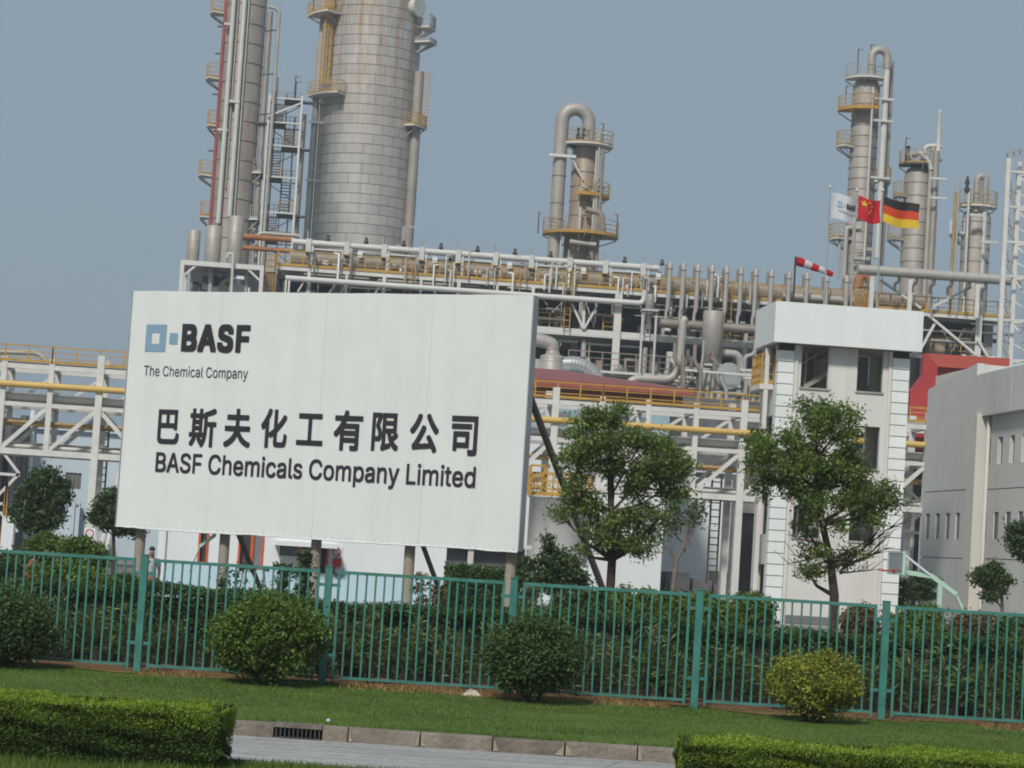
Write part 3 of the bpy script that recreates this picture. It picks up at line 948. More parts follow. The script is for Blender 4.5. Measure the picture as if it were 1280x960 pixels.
# ------------------------------------------------------------------ open stair tower with white cap
TY = 90.0
zA = 2.5
X = lambda p, z=10.5, Y=TY: Xat(p, Y, z)
bx0, bx1 = X(973.5), X(1137.5)
TD = 3.3
rows = [(P(1020, 485, TY).z, P(1020, 432, TY).z), (P(1085, 586, TY).z, P(1085, 533, TY).z), (P(1006, 672, TY).z, P(1006, 620, TY).z)]
rows.append((rows[2][0]-3.0, rows[2][1]-3.0))
ctop = P(968, 378.5, TY).z
cbot = P(968, 429, TY).z
tw = thing('stair_tower', 'four storey open white stair tower with thick flat white cap and striped corner tiles', 'tower', ((bx0+bx1)/2, TY, 0))
q0, q1 = X(993.5), X(1116.5)
oL = (X(1003), X(1037)); oR = (X(1073), X(1105))
OP = [(oL, oR), (None, oR), (oL, oR), (None, None)]
mb = MB()
zz = 0
segx = [q0, oL[0], oL[1], oR[0], oR[1], q1]
for ri in range(3, -1, -1):
    zb0, zt0 = rows[ri]
    zn = rows[ri-1][0] if ri else cbot
    lo = max(0, zb0); hi = max(.1, zt0)
    if ri == 3: mb.box(q0, q1, TY+.012, TY+.25, 0, rows[2][0]); continue
    L, Rr = OP[ri]
    mb.box(q0, oL[0], TY+.012, TY+.25, lo, zn)
    mb.box(oL[1], oR[0], TY+.012, TY+.25, lo, zn)
    mb.box(oR[1], q1, TY+.012, TY+.25, lo, zn)
    for o, w_ in ((L, oL), (Rr, oR)):
        if o: mb.box(w_[0], w_[1], TY+.012, TY+.25, hi, zn) if zn-hi > .05 else None
        else: mb.box(w_[0], w_[1], TY+.012, TY+.25, lo, zn)
# side and back walls with openings of their own
for xs in ((bx0+.05, bx0+.28), (bx1-.28, bx1-.05)):
    mb.box(xs[0], xs[1], TY+.25, TY+.75, 0, cbot)
    mb.box(xs[0], xs[1], TY+TD-.75, TY+TD, 0, cbot)
    for ri in range(3): mb.box(xs[0], xs[1], TY+.75, TY+TD-.75, rows[ri][0]-1.1, rows[ri][0]+.05)
mb.box(bx0+.28, oL[0]-.2, TY+TD-.25, TY+TD, 0, cbot).box(oR[1]+.2, bx1-.28, TY+TD-.25, TY+TD, 0, cbot)
mb.build('wall', m_towerwhite, tw)
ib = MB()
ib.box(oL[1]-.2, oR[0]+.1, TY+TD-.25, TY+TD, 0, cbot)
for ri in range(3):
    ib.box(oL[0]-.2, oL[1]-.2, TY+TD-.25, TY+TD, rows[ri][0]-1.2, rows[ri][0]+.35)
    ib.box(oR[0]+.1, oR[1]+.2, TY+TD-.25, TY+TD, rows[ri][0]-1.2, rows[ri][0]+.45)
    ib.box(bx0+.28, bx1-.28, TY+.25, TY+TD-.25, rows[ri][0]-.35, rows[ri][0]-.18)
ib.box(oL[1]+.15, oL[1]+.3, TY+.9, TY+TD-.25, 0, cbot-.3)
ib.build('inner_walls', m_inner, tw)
st = MB()
for ri in range(3):                             # stair flights
    z0_, z1_ = rows[ri][0]-.2, rows[ri][0]+2.7
    a = Vector((q0+.2, TY+1.0, z0_)); b = Vector((oR[0], TY+1.0, z0_+1.5))
    st.beam(a, b, .8, .16)
    st.beam(b+Vector((0, 1.0, 0)), a+Vector((0, 1.0, 2.9)), .8, .16)
    st.beam(a+Vector((0, -.35, 1)), b+Vector((0, -.35, 1)), .05)
    for k in range(7):
        p = a.lerp(b, k/6)+Vector((0, -.35, 0)); st.beam(p, p+Vector((0, 0, 1)), .03)
st.build('stairs', m_inner, tw)
for ri in range(3):                             # thin window sills
    for o in OP[ri]:
        if o: MB().box(o[0]-.05, o[1]+.05, TY-.05, TY+.25, rows[ri][0]-.07, rows[ri][0]+.0).build('sill', m_inner, tw)
for xs in ((q0+.02, q0+.16), (q1-.16, q1-.02)):
    MB().box(xs[0], xs[1], TY-.07, TY+.01, 0, cbot).build('pilaster', m_towerwhite, tw)
qh = (P(975, 459, TY).z-P(974, 473, TY).z)
qm = None
for side, (a, b) in enumerate(((bx0, q0), (q1, bx1))):
    MB().box(a+.02, b-.02, TY+.03, TY+.3, 0, cbot).build('corner_pier', m_darksteel, tw)
    z = cbot-.25
    while z > .1:
        zl = max(0.02, z-qh)
        o = MB().box(a, b, TY-.06, TY+.35, zl+.03, z).build('quoin_tile', m_tile, tw)
        o.location.y += random.uniform(-.008, .008)
        z -= qh
lv0, lv1 = X(978, 0), X(1040, 0)
lt = P(1008, 770, TY).z; lb_ = P(1008, 780, TY).z
MB().box(lv0, lv1, TY-.03, TY+.008, lb_, lt).build('louvre', m_louver, tw)
cx0, cx1 = Xat(968, TY-.7, 11), Xat(1153, TY-.7, 11)
cp = MB()
c0 = Vector((cx0, TY-.7)); cd_ = 3.9
cp.box(cx0, cx1, TY-.7, TY-.7+.2, cbot, ctop).box(cx0, cx0+.2, TY-.5, TY-.7+cd_, cbot, ctop).box(cx1-.2, cx1, TY-.5, TY-.7+cd_, cbot, ctop).box(cx0+.2, cx1-.2, TY-.7+cd_-.2, TY-.7+cd_, cbot, ctop)
cp.build('cap', m_cap, tw)
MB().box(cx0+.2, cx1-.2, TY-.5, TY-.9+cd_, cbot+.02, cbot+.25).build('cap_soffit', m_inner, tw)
# yellow balcony and white ledge on the hidden side
x_ = Xat(958, TY+1.8, 9)
sb = thing('yellow_balcony', 'yellow railed steel balcony on the left side of the white stair tower', 'balcony', (x_, TY+1.8, P(958, 482, TY+1.8).z))
bz = P(958, 482, TY+1.8).z
xr = bx0+.04; xl = Xat(944, TY+1.8, 9)
MB().box(xl, xr, TY+.9, TY+2.8, bz-.2, bz).build('deck', m_towerwhite, sb)
rb = MB(); railing(rb, [(xr, TY+.95, bz), (xl+.05, TY+.95, bz), (xl+.05, TY+2.75, bz), (xr, TY+2.75, bz)], 1.15, .5, .06, 2)
rb.build('railing', m_yellow, sb)
MB().beam((Xat(957, TY+1, 9), TY+1.0, bz+1.4), (Xat(957, TY+1, 9), TY+1.0, 0), .16).build('leg', m_towerwhite, sb)

# ------------------------------------------------------------------ grey concrete building at right
WX = P(1213, 700, 93).x
def onw(px, py): return PX(px, py, WX)
gb = thing('grey_building', 'grey concrete building with narrow slit windows at the right edge', 'building', (WX, 90, 0))
Yc = onw(1213, 600).y                            # corner pier
Yl = onw(1152, 650).y                            # far end
Yn = onw(1330, 600).y                            # beyond the frame
# far wing, flush; sloping parapet
zl, zc = onw(1160, 487).z, onw(1217, 455).z
z613, z697 = onw(1208, 612).z, onw(1200, 698).z
wins = []
for a in (1159, 1171.5, 1184, 1196.5): wins.append((onw(a+2.6, 660).y, onw(a-2.6, 660).y))
wz0, wz1 = onw(1184, 674).z, onw(1184, 641.5).z
def wallrun(name, ya, yb, z0, z1, x0, x1, mat, slope=None):
    return MB().prism([(x0, ya, z0), (x0, ya, z1 if slope is None else slope[0]), (x0, yb, z1 if slope is None else slope[1]), (x0, yb, z0)], (x1-x0, 0, 0)).build(name, mat, gb)
g = .02
wallrun('wall_panel', Yc-.2, Yl, z613+g, 0, WX, WX+.3, m_greywall, (zc, zl))
ya = Yc-.2
ys = sorted(wins)
prev = ya
for (a, b) in ys+[(Yl, Yl)]:
    wallrun('wall_panel', prev+.004, a-.004, wz0, wz1, WX, WX+.3, m_greywall)
    prev = b
wallrun('wall_panel', ya, Yl, wz1+.004, z613-g, WX, WX+.3, m_greywall)
wallrun('wall_panel', ya, Yl, z697+g, wz0-.004, WX, WX+.3, m_greywall)
wallrun('wall_panel', ya, Yl, 0, z697-g, WX, WX+.3, m_greywall)
MB().box(WX+.06, WX+.3, ya+.01, Yl-.01, 0, z613+.3).build('joint_backing', m_louver, gb)
for a, b in wins:
    f = MB().box(WX+.14, WX+.2, a, b, wz0, wz1).build('window', m_glassgrey, gb)
    MB().box(WX+.08, WX+.13, a+.005, a+.09, wz0, wz1).build('frame', m_pinkwall, f)
# pier and near wing set back under an overhanging box
PXs = WX-.22
MB().box(PXs, PXs+1.1, Yc-1.3, Yc-.22, 0, onw(1217, 521).z+.05).build('corner_pier', m_pinkwall, gb)
WX2 = WX+.25
zo = onw(1217, 522).z
zr = onw(1217, 471).z
def on2(px, py): return PX(px, py, WX2)
MB().box(WX-.05, WX+1.5, Yn, onw(1265.5, 500).y-.02, zo, zr).build('parapet_panel', m_greywall, gb)
MB().box(WX-.05, WX+1.5, onw(1265.5, 500).y+.02, Yc-.2, zo, zr).build('parapet_panel', m_greywall, gb)
yr0, yr1 = Yn, Yc-1.31
def nearwall(z0, z1, wl):
    prev = yr0
    for a, b in sorted(wl):
        MB().box(WX2, WX2+.3, prev, a, z0, z1).build('wall_panel', m_pinkwall if False else m_greywall, gb); prev = b
        f = MB().box(WX2+.14, WX2+.2, a, b, z0, z1).build('window', m_glassgrey, gb)
        MB().box(WX2+.05, WX2+.12, b-.1, b-.006, z0, z1).build('frame', m_pinkwall, f)
    MB().box(WX2, WX2+.3, prev, yr1, z0, z1).build('wall_panel', m_greywall, gb)
def band(z0, z1): MB().box(WX2, WX2+.3, yr0, yr1, z0, z1).build('wall_panel', m_greywall, gb)
up_ = [(on2(c+3, 560).y, on2(c-3, 560).y) for c in (1235.5, 1250, 1265, 1280, 1295)]
lo_ = [(on2(c+3, 660).y, on2(c-3, 660).y) for c in (1230, 1244.5, 1259.5, 1275, 1290)]
uz0, uz1 = on2(1250, 580).z, on2(1250, 546).z
lz0, lz1 = on2(1244, 674).z, on2(1244, 640).z
gl = on2(1250, 611).z; gl2 = on2(1250, 699).z
band(uz1, zo); nearwall(uz0, uz1, up_); band(gl+.02, uz0); band(lz1, gl-.02); nearwall(lz0, lz1, lo_); band(gl2+.02, lz0); band(0, gl2-.02)
MB().box(WX2+.05, WX2+.3, yr0+.1, yr1-.1, gl2-.1, gl+.1).build('joint_backing', m_louver, gb)
dpx = Yc-1.75
MB().tube([(WX2-.12, dpx, 0), (WX2-.12, dpx, zo-.3), (WX2-.05, dpx+.3, zo)], .08, 8).build('downpipe', m_pinkwall, gb)
# monopitch roof rising behind the parapet
rz = P(1217, 455, 97).z
MB().box(WX+1.5, WX+18, Yn, Yc-.21, zo, zr-.3).build('roof', m_greywall, gb)
MB().prism([(WX+.31, Yc-.2, 0), (WX+.31, Yc-.2, zc-.03), (WX+18, Yc-.2, zc-.6), (WX+18, Yc-.2, 0)], (0, Yl-Yc+.2, 0)).build('far_block', m_pinkwall, gb)
MB().box(WX-.05, WX+18, Yn-.25, Yn-.01, 0, zr).build('end_wall', m_greywall, gb)
MB().tube([(WX+.1, Yn, zr+.06), (WX+.1, Yc-.2, zr+.06)], .07, 8).build('gutter', m_whitewall, gb)

# ------------------------------------------------------------------ basketball hoop
HY = 72.0
x, z = at(1112, 703, HY)
bh = thing('basketball_hoop', 'pale green basketball stand with clear backboard and red rim', 'basketball hoop', (P(1172, 745, HY).x, HY, 0))
def q(px, py, dy=0):
    p = P(px, py, HY+dy); return p
MB().beam(q(1123, 714), q(1163, 720), .16, .14).beam(q(1163, 719), q(1195, 743), .15, .13).build('arm', m_green, bh)
e = q(1195, 743); MB().beam(e, (e.x+.75, HY, .3), .07).build('tail_stay', m_green, bh)
for d in (-.35, .35): MB().beam(q(1126, 690, d), q(1163, 719, d*.2), .06).build('upper_stay', m_whitewall, bh)
e = q(1175, 728); MB().beam((e.x, HY, e.z), (e.x, HY, 0), .13).build('post', m_green, bh)
MB().box(e.x-.6, e.x+.9, HY-.5, HY+.5, 0, .3).build('base', m_green, bh)
a, b = q(1121.5, 690), q(1119.5, 717)
MB().box(a.x-.03, a.x+.01, HY-.9, HY+.9, b.z, a.z).build('backboard', m_glassgrey, bh)
fr = MB()
for y in (-.9, .9): fr.box(a.x-.05, a.x+.03, HY+y-.04, HY+y+.04, b.z-.03, a.z+.03)
for zz in (a.z, b.z): fr.box(a.x-.05, a.x+.03, HY-.86, HY+.86, zz-.03, zz+.03)
fr.build('board_frame', m_green, bh)
rc = q(1108, 713)
MB().tube([rc+Vector((.23*math.cos(t_), .23*math.sin(t_), 0)) for t_ in [2*math.pi*i/16 for i in range(17)]], .025, 6).build('rim', m_signred, bh)
MB().beam(rc+Vector((.2, 0, 0)), (a.x, HY, rc.z), .1).build('rim_bracket', m_signred, bh)

# ------------------------------------------------------------------ trees
def tree(name, label, Y, base_px, trunk, crown, mat, n, leaf=(.1, .19), limbs=9, bark=None, rt_=.11, group=None, subr=.12, bare=()):
    """crown: clumps measured as (px, py, radius px); trunk: pixel path from the ground up; depth of each clump is free"""
    s = S(Y)
    bp = P(base_px, 700, Y)
    t = thing(name, label, 'tree', (bp.x, Y, 0), group)
    off = ROOT[t.name]
    tp = [Vector((P(a, b, Y).x, Y+dy, P(a, b, Y).z))-off for a, b, dy in trunk]
    tp = [Vector((tp[0].x, tp[0].y, -.05))]+tp
    k = len(tp)
    rs = [rt_*(1-.68*i/(k-1)) for i in range(k)]
    mb = MB().tube(tp, rs, 9)
    link('trunk', mb.mesh('trunk', bark or m_bark), t)
    cl = []
    for (a, b, r) in crown:
        p = P(a, b, Y)
        wd = max(12, max(c[0] for c in crown)-min(c[0] for c in crown))*s*.32
        for _ in range(6):                       # every mass is several ragged sprays
            cl.append((p.x-off.x+rng.normal()*r*s*.34, rng.uniform(-1, 1)*wd, p.z+rng.normal()*r*s*.36, r*s*rng.uniform(.22, .5)))
    lm = MB()
    for i, c in enumerate(cl):
        if i % max(1, len(cl)//(limbs*2)): continue
        j = min(range(1, k), key=lambda q_: (tp[q_]-Vector(c[:3])).length+(3 if tp[q_].z > c[2]-.1 else 0))
        a = tp[j]; e = Vector(c[:3])
        m_ = a.lerp(e, .5)+Vector((rng.normal()*.08, rng.normal()*.08, -.06*(e-a).length))
        lm.tube([a, m_, e], [rs[j]*.55, rs[j]*.35, .012], 6)
        for _ in range(3):
            d = Vector(rng.normal(size=3)); d.z = abs(d.z)*.5
            lm.tube([m_.lerp(e, .5), e+d.normalized()*c[3]*.9], [rs[j]*.2, .006], 4)
    for (a, b, c2, d2) in bare:                  # bare twigs the photograph shows
        p, e = P(a, b, Y)-off, P(c2, d2, Y)-off
        p.y = e.y = 0
        m_ = p.lerp(e, .5)+Vector((rng.normal()*.06, rng.normal()*.25, -.05))
        lm.tube([p, m_, e], [.03, .02, .006], 5)
        for _ in range(9):
            f = p.lerp(e, rng.uniform(.3, .95))+Vector((0, 0, -.02)); lm.tube([f, f+(e-p)*.18+Vector((rng.normal()*.15, rng.normal()*.2, rng.uniform(-.05, .35)))], [.009, .004], 4)
    link('limbs', lm.mesh('limbs', bark or m_bark), t)
    pts, dirs = clump_points(cl, n, 16, subr, .45)
    link('crown', leaf_mesh('crown', pts, leaf, mat, dirs*.4, .42, (0, 0, .45)), t)
    return t
tree('street_tree', 'broad leafy green tree just right of the big signboard', 50, 766, [(765, 700, 0), (764, 640, 0), (762, 590, 0), (764, 555, .1)],
     [(768, 524, 20), (745, 530, 22), (722, 545, 24), (716, 568, 22), (752, 556, 26), (782, 548, 22), (812, 556, 26), (838, 573, 26), (850, 595, 22), (800, 588, 26), (768, 586, 22), (738, 578, 24), (824, 600, 24), (840, 618, 18), (792, 612, 16),
      (716, 616, 20), (706, 640, 14), (738, 632, 20), (770, 650, 22), (796, 650, 20), (812, 668, 18), (758, 676, 24), (790, 690, 22), (736, 662, 20), (722, 690, 12), (812, 640, 14)], m_leaf_tree, 24000, (.06, .12), 14)
tree('street_tree', 'leafy green tree standing before the white stair tower', 48, 1044, [(1043, 745, 0), (1038, 700, 0), (1028, 655, 0), (1024, 610, 0), (1022, 570, 0)],
     [(1030, 512, 16), (1010, 522, 18), (1050, 522, 16), (998, 508, 8), (1020, 540, 24), (1052, 545, 20), (1060, 570, 24), (990, 548, 16), (975, 565, 24), (950, 560, 22), (945, 590, 20), (980, 595, 26), (1010, 575, 24), (1040, 590, 26), (1072, 595, 24),
      (1088, 615, 22), (1100, 628, 14), (1082, 640, 20), (1060, 625, 20), (1022, 622, 18), (1000, 612, 18), (1012, 650, 12), (1046, 655, 12), (1060, 700, 14), (1020, 715, 13), (1018, 690, 10), (1075, 690, 10)], m_leaf_tree, 24000, (.06, .12), 14,
     bare=[(1034, 690, 985, 705), (1034, 690, 992, 680), (1052, 712, 1110, 672), (1060, 705, 1100, 690), (1036, 700, 1000, 712), (1055, 708, 1118, 655), (1034, 695, 988, 693), (1050, 715, 1092, 712), (1056, 705, 1112, 684), (1058, 700, 1104, 662), (1032, 680, 984, 668), (1036, 712, 1006, 722), (1060, 695, 1090, 676)])
tree('street_tree', 'dense dark round headed tree before the pale blue wall', 82, 48, [(47, 678, 0), (47, 650, 0), (50, 625, 0)],
     [(60, 598, 10), (50, 602, 12), (40, 606, 10), (70, 606, 10), (34, 620, 12), (54, 618, 16), (74, 622, 12), (32, 638, 12), (48, 636, 14), (66, 640, 12), (40, 652, 10), (58, 654, 10), (28, 645, 8)], m_leaf_tree2, 17000, (.12, .22), 7, rt_=.1, subr=.16)
tree('street_tree', 'dark tree half hidden behind the left edge of the signboard', 78, 142, [(142, 700, 0), (142, 670, 0), (144, 640, 0)],
     [(138, 622, 10), (150, 620, 14), (128, 634, 11), (146, 640, 16), (160, 632, 16), (118, 644, 8), (130, 650, 10), (150, 656, 12), (165, 655, 14), (175, 640, 12)], m_leaf_tree2, 12000, (.12, .2), 6, rt_=.09)
tree('thin_tree', 'thin greyish tree with sparse upright twigs right of the leafy tree', 70, 846, [(842, 730, 0), (846, 700, 0), (856, 680, 0), (860, 655, 0), (862, 640, 0)],
     [(870, 640, 9), (864, 652, 8), (876, 652, 7), (832, 646, 9), (842, 656, 8), (848, 640, 7), (872, 632, 5), (822, 642, 6)], m_leaf_pale, 800, (.1, .18), 8, m_twig, .09, subr=.14, bare=[(846, 705, 833, 660), (856, 690, 868, 655), (842, 712, 836, 672), (862, 685, 864, 640)])
tree('small_tree', 'small dark tree with round head before the grey building', 80, 1252, [(1253, 760, 0), (1252, 740, 0), (1247, 728, 0)],
     [(1238, 716, 10), (1228, 718, 9), (1248, 722, 9), (1220, 722, 6), (1256, 726, 7), (1244, 734, 8), (1238, 744, 6), (1236, 726, 8)], m_leaf_bushdark, 4200, (.12, .2), 6, m_twig, .08)
tree('small_tree', 'green tree cut off by the right edge before the slit windows', 76, 1290, [(1292, 740, 0), (1288, 700, 0), (1284, 680, 0)],
     [(1268, 672, 8), (1276, 664, 10), (1284, 672, 12), (1272, 684, 8), (1282, 690, 10), (1290, 660, 10)], m_leaf_tree2, 5200, (.12, .2), 5, m_twig, .08)
tree('small_tree', 'dark spreading tree behind the basketball stand', 92, 1150, [(1150, 770, 0), (1150, 750, 0), (1149, 738, 0)],
     [(1148, 728, 10), (1136, 734, 9), (1160, 732, 9), (1130, 742, 8), (1142, 742, 9), (1158, 742, 8), (1166, 728, 7), (1128, 752, 8)], m_leaf_tree2, 5200, (.12, .2), 5, m_twig, .07)
tree('conifer', 'small dark conifer with stepped boughs beside the white tank', 56, 697, [(697, 720, 0), (692, 695, 0), (687, 675, 0), (684, 668, 0)],
     [(684, 672, 3), (686, 682, 5), (690, 692, 8), (700, 696, 8), (692, 706, 12), (678, 700, 6), (708, 704, 9), (716, 714, 10), (700, 718, 14), (680, 718, 9), (668, 708, 6), (724, 726, 10), (704, 732, 12), (686, 732, 10), (720, 740, 10)], m_leaf_tree2, 7500, (.07, .14), 8, rt_=.06, subr=.09)

def shrub(name, label, px, py, Y, wpx, top, bot, mat, n, leaf=(.09, .17), group=None):
    return bush(name, label, px, py, Y, wpx, top, bot, mat, n, leaf, group=group)
shrub('shrub', 'green dome shrub behind the fence below the dark round tree', 56, 690, 66, 56, 664, 715, m_leaf_bush, 6500, (.07, .14))
shrub('shrub', 'wide green shrub behind the fence below the white bridge column', 104, 692, 64, 68, 671, 722, m_leaf_bush, 7500, (.07, .14))
shrub('shrub', 'dark shrub tangle behind the fence at far left', 8, 705, 62, 60, 690, 735, m_leaf_bushdark, 4500, (.08, .15))
def block_hedge(label, x0, x1, y0, y1, h, mat, n, leaf):
    t = thing('block_hedge', label, 'hedge', ((x0+x1)/2, (y0+y1)/2, 0))
    off = np.array(ROOT[t.name])
    MB().box(x0+.12, x1-.12, y0+.12, y1-.12, 0, h-.12).build('light_block_core', m_core, t)  # solid dark box inside keeps daylight from showing through
    p = np.stack([rng.uniform(x0, x1, n), rng.uniform(y0, y1, n), rng.uniform(0, h, n)], 1)
    f = rng.choice(4, n, p=[.5, .1, .1, .3])
    p[:, 1] = np.where(f == 0, y0+np.abs(rng.normal(size=n))*.07, p[:, 1]); p[:, 0] = np.where(f == 1, x0, np.where(f == 2, x1, p[:, 0])); p[:, 2] = np.where(f == 3, h+rng.normal(size=n)*.05, p[:, 2])
    link('foliage', leaf_mesh('foliage', p-off, leaf, mat, None, .5), t)
block_hedge('dark clipped block hedge between the white office and the right sign post', Xat(560, 70, 1), Xat(646, 70, 1), 69, 72, P(600, 713, 69).z, m_leaf_hedge, 9000, (.09, .16))
sh = thing('storage_shed', 'low dark grey shed seen under the right end of the signboard', 'shed', (Xat(600, 88, 1), 88, 0))
MB().box(Xat(548, 88, 1), Xat(654, 88, 1), 88, 92, 0, P(600, 683, 88).z).build('wall', m_plantmid, sh)
MB().box(Xat(543, 88, 1), Xat(660, 88, 1), 87.4, 92.5, P(600, 683, 88).z, P(600, 683, 88).z+.15).build('roof', m_greywall, sh)
for a in (583, 632): MB().box(Xat(a, 87.6, 1), Xat(a+7, 87.6, 1), 87.6, 87.95, 0, P(600, 683, 88).z).build('pillar', m_greywall, sh)
shrub('shrub', 'dark round shrub in shadow behind the right sign post', 653, 735, 66, 34, 690, 775, m_leaf_hedge, 6000, (.09, .16))
shrub('shrub', 'round olive shrub before the stair tower foot', 940, 765, 60, 62, 740, 790, m_leaf_bush, 6500, (.07, .13))
shrub('shrub', 'low green shrub mass left of the stair tower behind the fence', 872, 772, 47, 96, 741, 800, m_leaf_bush, 9000, (.06, .12))
shrub('shrub', 'low loose shrub below the leafy tree trunk', 800, 768, 48, 100, 738, 800, m_leaf_bush, 9000, (.06, .12))
shrub('shrub', 'low dark shrub below the small dark conifer', 726, 765, 47, 84, 736, 795, m_leaf_bushdark, 8000, (.06, .12))
shrub('shrub', 'low wide green shrub below the two green domes at left', 88, 728, 50, 130, 702, 752, m_leaf_bush, 9000, (.06, .12))
shrub('shrub', 'low dark shrub behind the fence near the first sign post', 150, 735, 52, 46, 716, 760, m_leaf_bushdark, 5000, (.06, .12))
shrub('shrub', 'reddish leaved shrub at the stair tower foot', 1074, 776, 58, 48, 757, 800, m_leaf_brown, 5000, (.07, .13))
shrub('shrub', 'mixed green shrub under the basketball stand', 1150, 785, 60, 84, 757, 815, m_leaf_bush, 7500, (.07, .14))
shrub('shrub', 'reddish shrub before the grey building', 1222, 790, 58, 70, 764, 815, m_leaf_brown, 6500, (.07, .13))
shrub('shrub', 'dark shrub below the small round headed tree', 1268, 795, 56, 60, 770, 820, m_leaf_bushdark, 6000, (.07, .13))
def sapling(label, px, Y, top, w_, mat, n, seed):
    s = S(Y)
    bp = P(px, 740, Y)
    t = thing('sapling', label, 'sapling', (bp.x, Y, 0))
    zt = P(px, top, Y).z
    mb = MB(); cl = []
    for i in range(5):
        a = rng.uniform(0, 6.28); e = Vector((math.cos(a)*w_*s*.45, math.sin(a)*.3, zt*rng.uniform(.75, 1)))
        mb.tube([(0, 0, -.05), e*.5+Vector((0, 0, .1)), e], [.025, .018, .008], 5)
        for f in (.55, .7, .85, 1): cl.append((*(e*f), w_*s*.16))
    link('stems', mb.mesh('stems', m_twig), t)
    pts, d = clump_points(cl, n, 5, .06, .3)
    link('leaves', leaf_mesh('leaves', pts, (.07, .14), mat, d*.3, .5), t)
sapling('leafy sapling behind the fence before the orange framed door', 340, 46, 703, 36, m_leaf_tree2, 700, 1)
sapling('dark sapling before the narrow orange window by the second sign post', 290, 46, 708, 30, m_leaf_tree2, 420, 2)
sapling('sapling before the grey window under the canopy', 366, 47, 690, 40, m_leaf_tree2, 800, 3)
sapling('reddish sapling between the last two sign posts', 535, 48, 715, 36, m_leaf_brown, 480, 4)
sapling('sapling with pale blossom right of the big sign', 664, 46, 716, 20, m_leaf_pale, 260, 5)

# ------------------------------------------------------------------ person behind the fence, hand raised to the face
def skin_body(name, joints, edges, radii, mat, parent, root=0, lvl=1):
    me = bpy.data.meshes.new(name)
    me.from_pydata([Vector(j) for j in joints], edges, [])
    o = bpy.data.objects.new(name, me)
    col.objects.link(o)
    md_ = o.modifiers.new('skin', 'SKIN')
    for i, v in enumerate(me.skin_vertices[0].data):
        r = radii[i]; v.radius = (r, r) if not isinstance(r, tuple) else r
        v.use_root = (i == root)
    md_.use_smooth_shade = True
    sm = o.modifiers.new('sub', 'SUBSURF'); sm.levels = lvl; sm.render_levels = lvl
    bpy.context.view_layer.update()
    res = bpy.data.meshes.new_from_object(o.evaluated_get(bpy.context.evaluated_depsgraph_get()))
    bpy.data.objects.remove(o)
    res.materials.clear(); res.materials.append(mat)
    for p in res.polygons: p.use_smooth = True
    return link(name, res, parent)
m_skin = surf('skin', (.42, .25, .17), .6, var=.05)
m_shirt = surf('pale_shirt', (.6, .58, .62), .8, var=.08)
m_shorts = surf('orange_brown_shorts', (.32, .13, .06), .8, var=.1)
m_hair = surf('black_hair', (.015, .013, .012), .6)
PY_ = 63.0
pp = P(190, 690, PY_)
pe = thing('person', 'person in a pale shirt and orange brown shorts raising one hand, behind the fence', 'person', (pp.x, PY_, 0))
J = [(0,0,.92), (0,.0,1.12), (0,.01,1.32), (0,.01,1.43), (0,-.01,1.52), (0,-.01,1.63),
     (-.17,.01,1.36), (-.27,-.06,1.14), (-.17,-.2,1.30), (-.12,-.2,1.40),
     (.17,.01,1.36), (.22,.02,1.10), (.21,-.04,.87), (.21,-.06,.79),
     (-.09,0,.86), (-.10,-.01,.48), (-.11,.02,.08), (-.12,-.13,.03), (.09,0,.86), (.10,.0,.48), (.11,.03,.08), (.12,-.12,.03)]
E_ = [(0,1),(1,2),(2,3),(3,4),(4,5),(2,6),(6,7),(7,8),(8,9),(2,10),(10,11),(11,12),(12,13),(0,14),(14,15),(15,16),(16,17),(0,18),(18,19),(19,20),(20,21)]
Rd = [(.14,.1),(.125,.09),(.15,.1),.055,(.085,.095),(.08,.09),.06,.045,.034,.036,.06,.044,.034,.036,.085,.058,.04,.04,.085,.058,.04,.04]
for sgn, wrist, up_d in ((-1, (-.12,-.2,1.40), (.02,.0,.07)), (1, (.21,-.06,.79), (0,-.01,-.07))):
    root_i = 9 if sgn < 0 else 13
    for k in range(5):                           # four unequal fingers and a thumb
        o_ = (k-1.5)*.017
        ln = (.8, 1, 1.05, .95, .7)[k]
        a = Vector(wrist)+Vector((o_ if k < 4 else -.045, -.01, 0))+Vector(up_d)*(.6 if k < 4 else .1)
        b = a+Vector(up_d)*ln+Vector((0, -.012, 0))
        J += [tuple(a), tuple(b)]; n_ = len(J)
        E_ += [(root_i, n_-2), (n_-2, n_-1)]; Rd += [.012, .008]
skin_body('body', J, E_, Rd, m_skin, pe)
skin_body('shirt', [(0,0,.9), (0,0,1.12), (0,.01,1.34), (0,.01,1.4), (-.17,.01,1.36), (-.24,-.04,1.2), (.17,.01,1.36), (.21,.02,1.17)], [(0,1),(1,2),(2,3),(2,4),(4,5),(2,6),(6,7)],
          [(.165,.12), (.15,.11), (.17,.12), (.075,.07), .078, .068, .078, .068], m_shirt, pe)
skin_body('shorts', [(0,0,.95), (-.1,0,.84), (-.105,-.005,.52), (.1,0,.84), (.105,0,.52)], [(0,1),(1,2),(0,3),(3,4)], [(.16,.115), .105, .09, .105, .09], m_shorts, pe)
skin_body('hair', [(0,.02,1.6), (0,.02,1.66), (0,-.02,1.69)], [(0,1),(1,2)], [(.09,.09), (.09,.1), (.075,.08)], m_hair, pe)
fm = MB(); fm.lathe(-.03, -.095, [(.008, 1.56), (.011, 1.567), (.008, 1.575)], 6); fm.lathe(.03, -.095, [(.008, 1.56), (.011, 1.567), (.008, 1.575)], 6)
link('eyes', fm.mesh('eyes', m_hair), pe)
fm = MB().prism([(-.012, -.095, 1.525), (.012, -.095, 1.525), (0, -.095, 1.565)], (0, -.025, 0)); link('nose', fm.mesh('nose', m_skin), pe)
